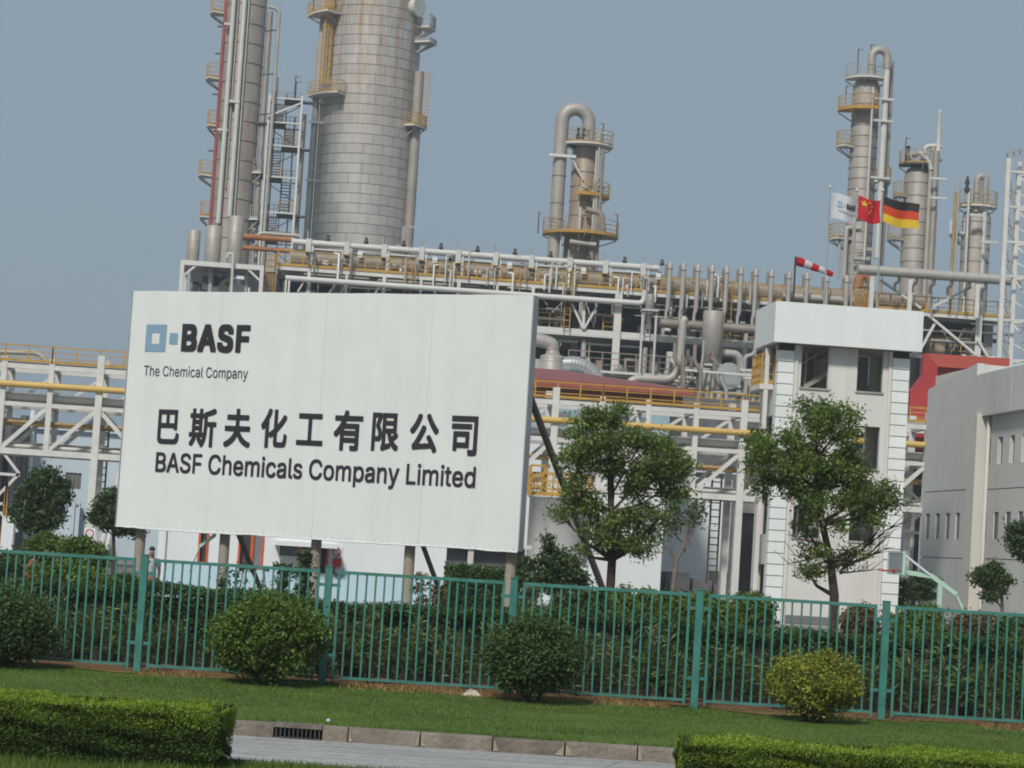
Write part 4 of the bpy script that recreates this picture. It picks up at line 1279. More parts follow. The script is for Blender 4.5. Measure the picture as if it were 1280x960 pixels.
fm = MB().box(-.025, .025, -.1, -.088, 1.495, 1.503); link('mouth', fm.mesh('mouth', m_signred), pe)
# red pillar hydrant at the left behind the fence
hx, hz = at(40, 720, 60)
hy = thing('fire_hydrant', 'red fire hydrant pillar among the shrubs at far left', 'hydrant', (hx, 60, 0))
ht = P(40, 698, 60).z
MB().lathe(hx, 60, [(.2, 0), (.2, .06), (.13, .08), (.13, ht-.25), (.17, ht-.24), (.17, ht-.18), (.13, ht-.15), (.1, ht-.05), (.03, ht)], 14).build('barrel', m_redpipe, hy)
for s_ in (-1, 1): MB().tube([(hx, 60, ht-.4), (hx+s_*.2, 60, ht-.4)], .07, 10).build('outlet', m_redpipe, hy)

# ================================================================== WHITE PIPE BRIDGE
GY, GD = 120.0, 3.4
br = thing('pipe_bridge', 'long white steel truss bridge carrying yellow and grey pipes across the whole photo', 'pipe bridge', (0, GY, 0))
def zl(px, py, Y=GY): return P(px, py, Y).z
zTop, zCurb, zRail = zl(60, 459.5), zl(60, 452.5), zl(60, 434)
zYel, zGry, zC2, zBr, zBot = zl(60, 483), zl(60, 497), zl(60, 507.5), zl(60, 529), zl(60, 566)
BX0, BX1 = Xat(-160, GY, 8), Xat(1262, GY, 8)
nodes = [-115, -56, 3, 62, 123, 182, 241, 299, 357, 414, 470, 525, 580, 636, 692, 750.5, 808, 868, 927.5, 986, 1044, 1102, 1159, 1216]
nx_ = [Xat(p, GY, 8) for p in nodes]
cols = (123, 692, 927.5, 414, 1159, -115)
for dy in (0, GD):
    y = GY+dy
    MB().box(BX0, BX1, y-.12, y+.12, zTop-.13, zTop+.11).build('top_chord', m_steelwhite, br)
    MB().box(BX0, BX1, y-.13, y+.13, zC2-.1, zC2+.1).build('middle_chord', m_steelwhite, br)
    MB().box(BX0, BX1, y-.14, y+.14, zBot-.17, zBot+.12).build('bottom_chord', m_steelwhite, br)
    for i, (p, x) in enumerate(zip(nodes, nx_)):
        w_ = .17 if p in cols else .13
        if p in cols:
            MB().box(x-w_, x+w_, y-.18, y+.18, 0, zTop+.75).build('column', m_steelwhite, br)
        else:
            MB().box(x-w_, x+w_, y-.15, y+.15, zBot, zTop+.45 if not dy else zTop).build('vertical', m_steelwhite, br)
        if i < len(nodes)-1:
            x2 = nx_[i+1]
            a, b = Vector((x+.1, y, zBot+.1)), Vector((x2-.1, y, zC2-.1))
            if i in (4, 9): a.z, b.z = b.z, a.z
            MB().beam(a, b, .2, .2).build('diagonal', m_steelwhite, br)
            if dy: MB().beam((x+.1, y, zC2+.1), (x2-.1, y, zTop-.1), .16, .16).build('diagonal', m_steelwhite, br)
for x in nx_:
    for z in (zTop-.02, zC2-.02, zBot-.02):
        MB().box(x-.09, x+.09, GY+.14, GY+GD-.14, z-.1, z+.08).build('cross_beam', m_steelgrey, br)
MB().tube([(BX0, GY-.22, zYel), (BX1, GY-.22, zYel)], .165, 14).build('yellow_pipe', m_yellowpipe, br)
for dy, r, m_, z in ((.5, .2, m_pipew, zGry), (1.3, .15, m_pipe, zGry-.05), (2.1, .25, m_pipew, zGry+.05), (.35, .09, m_ochre, zBr), (.8, .07, m_ochre, zBr-.12), (1.5, .16, m_pipebrown, zBot+.3), (2.3, .2, m_pipe, zBot+.33), (1.1, .12, m_pipew, zBot+.26)):
    MB().tube([(BX0, GY+dy, z), (BX1, GY+dy, z)], r, 10).build('pipe', m_, br)
MB().box(BX0, BX1, GY-.16, GY-.1, zCurb-.07, zCurb+.06).build('toe_board', m_yellow, br)
MB().box(BX0, BX1, GY+.16, GY+1.1, zTop+.12, zTop+.2).build('walkway', m_steelgrey, br)
for a, b in zip(nx_[::3], nx_[3::3]):
    rb = MB(); railing(rb, [(a, GY-.13, zCurb-.1), (b-.02, GY-.13, zCurb-.1)], zRail-zCurb+.1, (nx_[1]-nx_[0])*.5, .07, 2, False)
    rb.build('railing', m_yellow, br)
# pipe bend on top at far left
pts = rounded([P(-20, 439, 121.5), P(48, 441, 121.5), P(58, 452, 121.5)], .5)
MB().tube(pts, .14, 10).build('pipe', m_pipe, br)
# slanted pair of struts under the bridge at left, behind the half hidden tree
for d in (0, 7): MB().tube([P(131+d, 690, GY+1), P(146+d*.6, 595, GY+1)] if d == 99 else [P(126+d, 687, 118), P(150+d, 590, 118)], .14, 8).build('raking_strut', m_steelwhite, br)
disc_sign('prohibition_sign', 'square white sign with red ring on the white bridge column at left', 112, 667, 117.5, .23)
def ladder(label, px, y0, y1, Y, wpx):
    a, b = P(px, y0, Y), P(px, y1, Y)
    x = a.x; wd = wpx*S(Y)/2
    t = thing('ladder', label, 'ladder', (x, Y, 0))
    for s_ in (-1, 1): MB().beam((x+s_*wd, Y, max(0, b.z)), (x+s_*wd, Y, a.z), .09).build('rail', m_darksteel, t)
    mb = MB(); z = max(0, b.z)+.2
    while z < a.z:
        mb.beam((x-wd, Y, z), (x+wd, Y, z), .06); z += .36
    mb.build('rungs', m_darksteel, t, kind='stuff')
ladder('black ladder up the bridge behind the white column at left', 131, 535, 625, 124.2, 11)
ladder('tall black caged ladder left of the white bridge column at right', 896.5, 595, 730, 122.5, 12)
ladder('black ladder hanging beside the raking prop of the signboard', 688, 570, 640, 124.2, 8)

# pale blue works building behind the bridge
WY = 148.0
pb = thing('works_hall', 'pale blue walled works hall behind the white pipe bridge', 'building', (Xat(400, WY, 0), WY, 0))
xa_, xb_, xm = Xat(27, WY, 4), Xat(912, WY, 4), Xat(652, WY, 4)
hz_ = P(60, 537, WY).z
wl = [(Xat(82, WY, 5), Xat(102, WY, 5), P(92, 611, WY).z, P(92, 591, WY).z)]
wa, wb, w0, w1 = wl[0]
MB().box(xa_, wa, WY, WY+.3, 0, hz_).box(wb, xm, WY, WY+.3, 0, hz_).box(wa, wb, WY, WY+.3, 0, w0).box(wa, wb, WY, WY+.3, w1, hz_).build('wall', m_bluewall, pb)
MB().box(xm, xb_, WY+.003, WY+.3, 0, hz_-.3).build('wall', m_whitewall, pb)
f = MB().box(wa, wb, WY+.12, WY+.16, w0, w1).build('window', m_plantmid, pb)
for k in range(1, 4): MB().box(wa+(wb-wa)*k/4-.03, wa+(wb-wa)*k/4+.03, WY+.06, WY+.11, w0, w1).build('mullion', m_pipebrown, f)
MB().box(xa_-.3, xb_+.2, WY-.3, WY+20, hz_, hz_+.25).build('roof', m_bluewall, pb)
cpx = Xat(36, WY-.3, 5)
MB().tube([(cpx, WY-.25, 0), (cpx, WY-.25, hz_+1.3)], .17, 10).build('vent_pipe', m_whitewall, pb)
MB().box(Xat(58, 140, 1), Xat(108, 140, 1), 140, 146, 0, P(85, 634, 140).z).build('annex', m_bluewall, pb)
for p in (86, 92): MB().box(Xat(p, 139.5, 1), Xat(p+5, 139.5, 1), 139.3, 139.9, 0, P(90, 628, 139.5).z).build('duct', m_bluewall, pb)
# hall annexe with dark doorway right of the right bridge column
an = thing('gatehouse', 'narrow cream building with tall dark doorway beside the bridge column', 'building', (Xat(935, 128, 1), 128, 0))
a, b = Xat(918, 128, 3), Xat(957, 128, 3)
d0, d1 = Xat(923, 128, 3), Xat(941, 128, 3)
dh = P(932, 641, 128).z; wh = P(932, 618, 128).z
MB().box(a, d0, 128, 128.3, 0, wh).box(d1, b, 128, 128.3, 0, wh).box(d0, d1, 128, 128.3, dh, wh).build('wall', m_pinkwall, an)
MB().box(d0, d1, 128.15, 128.2, 0, dh).build('door', m_glassdark, an)
MB().box(a-.2, b+.2, 127.8, 133, wh, wh+.25).build('roof', m_towerwhite, an)
# background machinery at ground level, right of the leafy tree
yb = thing('pump_skid', 'low dark grey pump skid at the foot of the white wall', 'machine', (Xat(820, 140, 0), 140, 0))
for k, (p, w_, h_) in enumerate(((770, 26, 1.2), (800, 20, .9), (828, 30, 1.4), (862, 24, 1.1), (888, 18, 1.6))):
    x = Xat(p, 140, 0); ww = w_*S(140)
    MB().box(x, x+ww, 139, 141, 0, h_).box(x+.15, x+ww-.15, 138.9, 139, .2, h_-.2).build('casing', m_plantmid, yb)
# dark frame at far left edge
df = thing('pipe_rack', 'dark pipe frame with white braces at the far left edge', 'pipe frame', (Xat(0, 140, 0), 140, 0))
for k, p in enumerate((-38, -26, -14, -4, 4, 11, 18, 24)):
    x = Xat(p, 141, 5)
    MB().tube([(x, 141+(k % 3), 0), (x, 141+(k % 3), P(10, 516+(k*7) % 12, 141).z)], .2+.04*(k % 2), 10).build('pipe', m_plantmid if k % 2 else m_plantdark, df)
MB().box(Xat(-60, 145, 5), Xat(25, 145, 5), 145, 150, 0, P(10, 522, 145).z).build('shell', m_plantdark, df)
for (a, b, c, d) in ((2, 563, 24, 592), (24, 592, -5, 622), (-30, 590, 25, 594), (0, 640, 22, 665), (-30, 628, 6, 630)):
    MB().beam(P(a, b, 139), P(c, d, 139), .16).build('brace', m_steelwhite, df)
for (a, b, c, d) in ((9, 603, 5, 680), (9, 603, 0, 690)): MB().beam(P(a, b, 138), P(c, d, 138), .14).build('stair_rail', m_yellow, df)
x = Xat(8, 137, 1)
MB().box(x-.3, x+.35, 137, 138, 0, P(10, 645, 137).z).build('block_pier', m_whitewall, df)

# white tank with yellow railing
KY2 = 100.0
a, b = Xat(663.5, KY2, 3), Xat(742, KY2, 3)
tz = P(705, 621, KY2).z
tk = thing('white_tank', 'white rust streaked tank with yellow railing on top beside the signboard', 'tank', ((a+b)/2, KY2, 0))
m_tank = surf('white_tank_paint', (.68, .69, .67), .55, var=.06, scale=.8, streak=.55, dirt=(.42, .30, .2))
rr = (b-a)/2
n = 28; pts = []
mb = MB(); mb.lathe((a+b)/2, KY2+rr, [(rr, 0), (rr, tz-.08), (rr+.06, tz-.07), (rr+.06, tz)], 36); mb.build('shell', m_tank, tk)
ra = MB()
pts = [((a+b)/2+rr*math.cos(t_), KY2+rr+rr*math.sin(t_), tz) for t_ in [2*math.pi*i/16 for i in range(17)]]
railing(ra, pts, P(705, 592, KY2).z-tz, 2, .06, 2); ra.build('railing', m_yellow, tk)
xg = Xat(674, KY2-.1, 5)
cg = MB()
for dx in (-.32, .32):
    for dy in (-.05, .5): cg.beam((xg+dx, KY2+rr*.4+dy, tz), (xg+dx, KY2+rr*.4+dy, tz+1.25), .09)
for z in (.4, .8, 1.25): cg.beam((xg-.32, KY2+rr*.4-.05, tz+z), (xg+.32, KY2+rr*.4-.05, tz+z), .09)
cg.build('ladder_gate', m_yellow, tk)
MB().box(Xat(676, 97, 0), Xat(742, 97, 0), 96.5, 98.5, 0, P(710, 708, 97).z).build('plinth', m_whitewall, tk)
MB().box(Xat(731, 96, 0), Xat(741, 96, 0), 95.5, 96.4, 0, P(736, 699, 96).z).build('side_pier', m_whitewall, tk)

# red roofed hall
RY = 136.0
rh = thing('red_roofed_hall', 'hall with faded red hipped roof and teal wall band behind the bridge', 'building', (Xat(770, RY, 0), RY, 0))
er = P(868, 487, RY-.8); ez = er.z
rl = Xat(560, RY, 10); 
rp1 = P(700, 466, RY+6)
rdg = P(662, 459.5, RY+6)
ridge0 = Vector((Xat(575, RY+6, rdg.z), RY+6, rdg.z))
hipA = Vector((P(695, 463, RY+6).x, RY+6, rdg.z))
e0 = Vector((rl, RY-.8, ez)); e1 = Vector((er.x, RY-.8, ez)); e2 = Vector((er.x, RY+13, ez)); e3 = Vector((rl, RY+13, ez))
MB().add([e0, e1, hipA, ridge0], [(0,1,2,3)]).build('roof_slope', m_rooftile, rh)
MB().add([e1, e2, hipA], [(0,1,2)]).build('roof_slope', m_rooftile, rh)
MB().add([e2, e3, ridge0, hipA], [(0,1,2,3)]).build('roof_slope', m_rooftile, rh)
MB().box(rl, er.x, RY-.83, RY-.7, ez-.35, ez-.01).build('fascia', m_brick, rh)
tb = P(760, 545, RY).z
te = P(760, 512, RY).z
MB().box(rl, er.x-.5, RY, RY+12, te, ez-.02).build('upper_wall', m_brick, rh)
MB().box(rl, er.x-1.2, RY+.01, RY+12, tb, te).build('wall_band', m_teal, rh)
MB().box(rl, er.x-1.2, RY+.02, RY+12, 0, tb).build('wall', m_whitewall, rh)
for p in (690, 735, 790): MB().box(Xat(p, RY, 9), Xat(p+22, RY, 9), RY-.03, RY-.004, tb+.4, tb+1.2).build('window', m_glassgrey, rh)

# red portal building at right
QY = 132.0
rd = thing('red_portal_hall', 'red clad hall with slanted portal between stair tower and grey building', 'building', (Xat(1200, QY, 0), QY, 0))
def rq(px, py, d=0): return P(px, py, QY+d)
poly = [rq(1156, 441.5), rq(1260, 448), rq(1260, 460), rq(1173, 457.5), rq(1173, 500), rq(1156, 530)]
MB().prism([rq(1156, 441.5), rq(1172, 458), rq(1172, 480), rq(1171, 600), rq(1134, 600), rq(1138, 489), rq(1153, 470)], (0, .6, 0)).build('side_leg', m_red, rd)
MB().prism([rq(1156.5, 441.5), rq(1262, 448), rq(1262, 464), rq(1172.5, 458.3)], (0, .4, 0)).build('fascia', surf('red_fascia', (.42,.075,.05), .55, var=.12), rd)
MB().prism([rq(1172.5, 457, .5), rq(1262, 462, .5), rq(1262, 474, .5), rq(1172.5, 466, .5)], (0, 3, 0)).build('soffit', m_red, rd)
MB().prism([rq(1172, 464, 2.4), rq(1262, 468, 2.4), rq(1262, 520, 2.4), rq(1172, 515, 2.4)], (0, .2, 0)).build('inner_wall', m_pinkwall, rd)
rb = MB(); a, b = P(1137, 527, 127), P(1158, 528.5, 127); b.z = a.z
railing(rb, [a, b], P(1137, 509, 127).z-a.z, 1.1, .1, 2); rb.build('railing', m_yellow, rd)
MB().box(a.x-1, b.x+3, 126.9, 131.5, a.z-.35, a.z).build('landing', m_steelwhite, rd)
# pipes and frames glimpsed between tower and grey building
gl_ = thing('pipe_rack', 'sliver of white pipe frame glimpsed between stair tower and grey building', 'pipe frame', (Xat(1145, 128, 0), 128, 0))
for p, r, m_ in ((1133, .12, m_pipebrown), (1140, .2, m_pipew), (1147, .22, m_plantdark), (1153, .3, m_plantdark)):
    x = Xat(p, 128, 5); MB().tube([(x, 128, 0), (x, 128, P(p, 640, 128).z)], r, 10).build('pipe', m_, gl_)
MB().box(Xat(1120, 131, 5), Xat(1175, 131, 5), 131, 131.4, 0, P(1145, 578, 131).z).build('backing_wall', m_plantdark, gl_)
for (a, b, c, d) in ((1128, 605, 1155, 632), (1128, 637, 1155, 639), (1128, 664, 1152, 640), (1126, 664, 1156, 667), (1128, 606, 1128, 664)):
    MB().beam(P(a, b, 126.5), P(c, d, 126.5), .16).build('brace', m_steelwhite, gl_)

# ================================================================== PROCESS STRUCTURE
SY = 195.0
W = S(SY)                                       # metres per photograph pixel here
ps = thing('process_structure', 'long open steel process structure with yellow railed top deck, behind the signboard', 'process structure', (Xat(700, SY, 0), SY, 0))
zDeck = P(345, 331, SY).z
def xs(px, z=24, Y=SY): return Xat(px, Y, z)
D0, D1 = xs(347), xs(1262)
DEP = 16.0
MB().box(D0, D1, SY, SY+.3, zDeck-.36, zDeck).build('edge_beam', m_steelwhite, ps)
MB().box(D0, D1, SY+.3, SY+DEP, zDeck-.3, zDeck-.05).build('deck', m_steelgrey, ps)
MB().box(D0, D1, SY-.07, SY-.003, zDeck-.02, zDeck+.2).build('toe_board', m_yellow, ps)
edges_ = [D0+(D1-D0)*i/12 for i in range(13)]
for a, b in zip(edges_[:-1], edges_[1:]):
    rb = MB(); railing(rb, [(a, SY+.02, zDeck+.03), (b-.03, SY+.02, zDeck+.03)], 1.22, 1.0, .08, 2, False)
    rb.build('railing', m_yellow, ps)
# level B
zB = P(672, 412, SY).z
B0, B1 = xs(240, 18), xs(1000, 18)
MB().box(B0, B1, SY, SY+.35, zB-.26, zB+.3).build('edge_beam', m_steelwhite, ps)
MB().box(B0, B1, SY-.06, SY-.003, zB-.3, zB-.12).build('lower_flange', m_pipew, ps)
MB().box(B0, B1, SY+.35, SY+DEP, zB-.2, zB+.0).build('deck', m_steelgrey, ps)
for a, b in ((xs(640, 18), xs(700, 18)), (xs(752, 18), xs(775, 18)), (xs(880, 18), xs(960, 18)), (xs(350, 18), xs(420, 18))):
    rb = MB(); railing(rb, [(a, SY+.5, zB+.3), (b, SY+.5, zB+.3)], 1.2, 1.1, .09, 2, False); rb.build('railing', m_yellow, ps)
# columns
for p, w_ in ((385, .13), (432, .1), (479, .14), (525, .1), (572, .14), (620, .1), (665, .13), (772, .3), (850, .14), (945, .14), (1222, .25), (1060, .25)):
    x = xs(p, 22)
    MB().box(x-w_, x+w_, SY-.25, SY-.08, 0, zDeck-.37 if p < 1200 else zDeck+2.6).build('column', m_steelwhite, ps)
for p in (420, 520, 620, 720, 820, 920, 1020, 1120, 1230):
    for y in (SY+7, SY+15):
        x = xs(p, 22, y); MB().box(x-.25, x+.25, y-.25, y+.25, 0, zDeck-.31).build('inner_column', m_steelgrey, ps)
# V brace and other bracing
def brace(a, b, c, d, w_=.18, Y=SY-.15, m_=None): return MB().beam(P(a, b, Y), P(c, d, Y), w_).build('brace', m_ or m_steelwhite, ps)
for q_ in ((715, 380, 729, 411), (747, 381, 730, 411)): brace(*q_)
brace(730, 380, 729, 411, .22)
for q_ in ((347, 334, 359, 347), (372, 365, 384, 345), (430, 340, 414, 365), (612, 338, 612, 365), (700, 425, 722, 427)): brace(*q_, .14, SY+1)
# pale pipe under the deck with a riser at its end
zp = P(357, 347.5, SY-.8).z; 
pts = rounded([(xs(357, 23), SY-.8, zp), (xs(803, 23), SY-.8, zp), (xs(803.5, 23), SY-.8, P(803, 363, SY-.8).z)], .5)
MB().tube(pts, .24, 12).build('pipe', m_pipew, ps)
for p in (357, 361): MB().box(xs(p, 22)-.08, xs(p, 22)+.08, SY-1.0, SY-.85, zB, zp-.2).build('pipe_leg', m_steelwhite, ps)
# headers above the deck
zh = zDeck+.55
MB().tube([(xs(362), SY+2.2, zh+.35), (xs(1162), SY+2.2, zh+.35)], .78, 16).build('header', m_pipebrown, ps)
zt_ = P(370, 302.5, SY+1.2).z
MB().tube([(xs(366, 26), SY+1.2, zt_), (xs(826, 26), SY+1.2, zt_)], .27, 12).build('pale_header', m_pipew, ps)
for k, p in enumerate((386, 434, 481, 528, 574, 621, 666, 714, 759, 806)):
    x = xs(p, 26)
    MB().box(x-.22, x+.22, SY+.8, SY+1.6, zt_-.75, zt_+.31).build('pipe_clamp', m_pipew, ps)
    MB().tube([(x-.1, SY+1.2, zt_+.3), (x-.1, SY+1.2, zt_+1.0)], .07, 6).build('vent_stub', m_steelgrey, ps)
    MB().box(x+.3, x+.42, SY+.25, SY+.4, zDeck, zt_-.3).build('pipe_leg', m_steelwhite, ps)
    vx = xs(p+24, 26)
    MB().lathe(vx, SY+1.2, [(.09, zt_+.27), (.2, zt_+.3), (.2, zt_+.42), (.09, zt_+.6), (.16, zt_+.75)], 8).build('valve', m_darksteel, ps)
for k, p in enumerate((390, 484, 578, 671, 765)):
    a, b = xs(p, 25), xs(p+38, 25); z1 = zDeck+1.55
    MB().tube(rounded([(a, SY+.45, zDeck+.2), (a, SY+.45, z1), (b, SY+.45, z1), (b, SY+.45, zDeck-.3)], .2), .085, 8).build('gooseneck', m_pipew, ps)
    for j in range(3):
        x = a+.5+j*.75+random.uniform(-.15, .15); zq = zDeck+random.uniform(.35, .75)
        MB().box(x-.26, x+.26, SY+.3, SY+.6, zq-.17, zq+.17).build('instrument_box', m_whitewall if j % 2 else m_pipe, ps)
    x = xs(p+60, 25); MB().box(x-.2, x+.2, SY+1.0, SY+1.05, zt_-.9, zt_-.4).build('notice_plate', m_whitewall, ps)
# dark backdrop walls added for the shaded void inside, then ducts and fans
MB().box(xs(232, 10), xs(640, 10), SY+DEP+.5, SY+DEP+1, zB-6, zDeck-.4).build('dark_backdrop', m_plantdark, ps)
MB().box(xs(640, 10), xs(1262, 10), SY+DEP+.5, SY+DEP+1, 0, zDeck-.4).build('dark_backdrop', m_plantdark, ps)
for k in range(13):
    x0_ = xs(232+k*80, 20); y = SY+5+3*(k % 3)
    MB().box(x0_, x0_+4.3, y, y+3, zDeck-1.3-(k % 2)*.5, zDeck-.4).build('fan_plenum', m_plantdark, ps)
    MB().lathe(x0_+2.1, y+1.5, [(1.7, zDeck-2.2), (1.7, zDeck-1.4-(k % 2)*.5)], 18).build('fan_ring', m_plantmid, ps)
for k in range(46):
    p = random.uniform(645, 1000); y = SY+random.uniform(1.5, 9)
    x = xs(p, 18, y); h_ = random.uniform(.6, 1.9); wd = random.uniform(.3, 1.0)
    m_ = random.choice([m_plantmid, m_pipe, m_pipebrown, m_steelgrey, m_whitewall, m_plantmid])
    if k % 2: MB().tube([(x, y, zB), (x, y, zB+h_), (x+wd, y, zB+h_)], .16, 8).build('pipework', m_, ps)
    else: MB().box(x, x+wd, y, y+wd, zB+.01*(k % 7), zB+h_*.7).build('equipment', m_, ps)
# level C, lower
zC = P(745, 464, SY-2).z
MB().beam((xs(740, 14, SY-2), SY-2, zC), (xs(848, 14, SY-2), SY-2, zC), .2, .2).build('edge_beam', m_steelwhite, ps)
MB().box(xs(690, 14), xs(960, 14), SY-1.9, SY+DEP, zC-.3, zC-.14).build('deck', m_steelgrey, ps)
rb = MB(); railing(rb, [(xs(704, 14), SY-1.7, zC+.1), (xs(850, 14), SY-1.7, zC+.1)], 1.5, 1.4, .09, 2, False); rb.build('railing', m_pipebrown, ps)
for q_ in ((698, 426, 722, 427), (728, 429, 800, 434)): MB().tube([P(q_[0], q_[1], SY+.6), P(q_[2], q_[3], SY+.6)], .12, 8).build('pipe', m_steelgrey, ps)
for p, t_, b_, r in ((726, 425, 446, .22), (733, 425, 448, .05), (803, 434, 470, .22), (697, 422, 432, .05), (810, 434, 452, .04)):
    x = xs(p, 15, SY+.6); MB().tube([(x, SY+.6, P(p, b_, SY+.6).z), (x, SY+.6, P(p, t_, SY+.6).z)], r, 10).build('pipe', m_pipe, ps)
for k in range(40):
    p = random.uniform(708, 860); y = SY+random.uniform(-1.2, 6)
    x = xs(p, 14, y); h_ = random.uniform(.5, 1.5); wd = random.uniform(.25, .9)
    m_ = random.choice([m_plantmid, m_pipebrown, m_pipebrown, m_steelgrey, m_pipe])
    if k % 3 == 0: MB().tube([(x, y, zC), (x, y, zC+h_*1.4), (x+wd*1.5, y, zC+h_*1.4), (x+wd*1.5, y, zC)], .13, 8).build('pipework', m_, ps)
    elif k % 3 == 1: MB().lathe(x, y, [(wd*.5, zC), (wd*.5, zC+h_*.7), (wd*.2, zC+h_*.9)], 12).build('equipment', m_, ps)
    else: MB().box(x, x+wd, y, y+wd, zC-.005*(k % 9), zC+h_*.8).build('equipment', m_, ps)
x = xs(835, 14); MB().box(x-.42, x+.42, SY-.6, SY+.2, zC+.1, P(835, 440, SY).z).build('cabinet', m_towerwhite, ps)
# bracing and yellow cage of the right half
for q_ in ((1100, 350, 1151, 385), (1163, 385, 1214, 359), (1159, 393, 1220, 444), (1168, 405, 1150, 438), (1222, 425, 1236, 448)): brace(*q_, .2, SY-.4)
for z_, a, b in ((-1.9, 1000, 1262), (-3.6, 1150, 1262)): MB().box(xs(a, 22), xs(b, 22), SY+3, SY+3.3, zDeck+z_, zDeck+z_+.35).build('inner_beam', m_redpipe if z_ > -3 else m_steelgrey, ps)
rb = MB(); zc_ = P(1150, 441, SY).z
railing(rb, [(xs(1165, 18), SY+1, zc_), (xs(1215, 18), SY+1, zc_)], 1.4, .9, .09, 2, False); rb.build('railing', m_yellow, ps)
for i, (p, w_, h_) in enumerate(((1212, 2.2, 2.6), (1236, 1.2, 3.4), (1174, 1.5, 1.2))):
    x = xs(p, 18); MB().box(x, x+w_*.6, SY+2, SY+4, zc_-1, zc_+h_).build('equipment', m_steelgrey if i else m_plantmid, ps)
cgx0, cgx1 = xs(1067, 25), xs(1087, 25)
cg = MB()
for i in range(6):
    x = cgx0+(cgx1-cgx0)*i/5; cg.beam((x, SY-.5, zDeck-.4), (x, SY-.5, zDeck+1.6), .1)
for z in (-.35, .3, .95, 1.6): cg.beam((cgx0, SY-.5, zDeck+z), (cgx1, SY-.5, zDeck+z), .1)
cg.build('ladder_cage', m_yellow, ps)
# stair cage near the left
sx0, sx1 = xs(333, 24), xs(346, 24)
for zz_, hh in ((P(340, 342, SY).z, 1.5), (P(340, 365, SY).z, 1.5)):
    cg = MB()
    for i in range(5):
        x = sx0+(sx1-sx0)*i/4; cg.beam((x, SY-.6, zz_), (x, SY-.6, zz_+hh), .09)
    for z in (0, .5, 1, hh): cg.beam((sx0, SY-.6, zz_+z), (sx1, SY-.6, zz_+z), .09)
    cg.build('ladder_cage', m_yellow, ps)

# fine pipework, conduits and struts hung on the structure
for k in range(150):
    p = random.uniform(352, 1235)
    if 955 < p < 1075: continue
    y = SY-random.uniform(.12, .7); x = xs(p, 23, y); r = random.choice([.05, .06, .08, .11])
    m_ = random.choice([m_pipew, m_steelwhite, m_pipe, m_steelgrey, m_pipebrown, m_plantmid])
    if k % 3 == 0:                               # stub standing on the deck edge
        z0_ = zDeck-random.uniform(0, 1.2); h_ = random.uniform(1.0, 2.4)
        MB().tube([(x, y, z0_), (x, y, z0_+h_), (x+random.choice([-.4, .4]), y+.3, z0_+h_+.1)], r, 6).build('small_pipe', m_, ps)
    elif k % 3 == 1:                             # short run along the deck
        z0_ = zDeck-random.choice([.6, .95, 1.5, 2.1])+random.uniform(-.1, .1); l_ = random.uniform(1.5, 6)
        if p > 640: z0_ -= random.choice([0, 0, 1.4])
        MB().tube([(x, y+.5, z0_), (x+l_, y+.5, z0_)], r, 6).build('small_pipe', m_, ps)
    else:                                        # hanger or strut below the deck
        z0_ = zDeck-random.uniform(.4, 1.2); l_ = random.uniform(1.0, 3.6)
        MB().beam((x, y+1.2, z0_), (x+random.choice([0, 0, .9, -.9]), y+1.2, z0_-l_), r*1.6).build('hanger', m_, ps)
for k in range(26):                              # small fittings along the headers
    x = xs(random.uniform(370, 1150), 25); z0_ = zDeck+random.uniform(1.2, 1.9)
    MB().lathe(x, SY+random.uniform(1.6, 2.6), [(.1, z0_-.4), (.18, z0_), (.1, z0_+.2), (.16, z0_+.32), (.04, z0_+.45)], 8).build('fitting', random.choice([m_steelgrey, m_darksteel, m_pipew]), ps)
for p in (505, 640, 705, 805, 905):              # ladders and cages between decks
    x = xs(p, 22); cg = MB()
    for dx in (0, .5): cg.beam((x+dx, SY-.35, zB), (x+dx, SY-.35, zDeck+1.1), .07)
    for q in range(12): cg.beam((x, SY-.35, zB+.4+q*.5), (x+.5, SY-.35, zB+.4+q*.5), .045)
    cg.build('deck_ladder', m_yellow if p != 805 else m_steelgrey, ps)
for k in range(30):                              # pale tubes added to stand for lit bits and sky gaps inside
    p = random.choice([random.uniform(752, 800), random.uniform(850, 960), random.uniform(660, 720), random.uniform(1160, 1220)])
    y = SY+random.uniform(8, 15); x = xs(p, 20, y); z0_ = zB+random.uniform(.3, 3.6)
    MB().tube([(x, y, z0_), (x+random.uniform(-.8, .8), y, z0_+random.uniform(.3, 1.2))], random.choice([.1, .16, .24]), 8).build('bright_bit', random.choice([m_whitewall, m_pipew, m_silver]), ps)

# rust orange pipes linking left tower and structure
for k, (a, b, c, d, r, l) in enumerate(((296, 295, 364, 303.5, .24, 'upper rust orange pipe between slim column and top deck'), (296, 309, 362, 317.5, .2, 'lower rust orange pipe between slim column and top deck'))):
    p, q_ = P(a, b, 198), P(c, d, 198); q_.z = p.z
    tag(MB().tube([p, q_], r, 12).build('rust_pipe', m_rust, loc=tuple(p)), l, 'pipe')
p = P(322, 291, 199); q_ = P(378, 294, 199); q_.z = p.z
tag(MB().tube(rounded([(p.x, 199, zDeck), p, q_, (q_.x, 199, zDeck)], .5), .17, 10).build('crossover_pipe', m_pipe, loc=tuple(p)), 'grey crossover pipe above the two rust orange pipes', 'pipe')

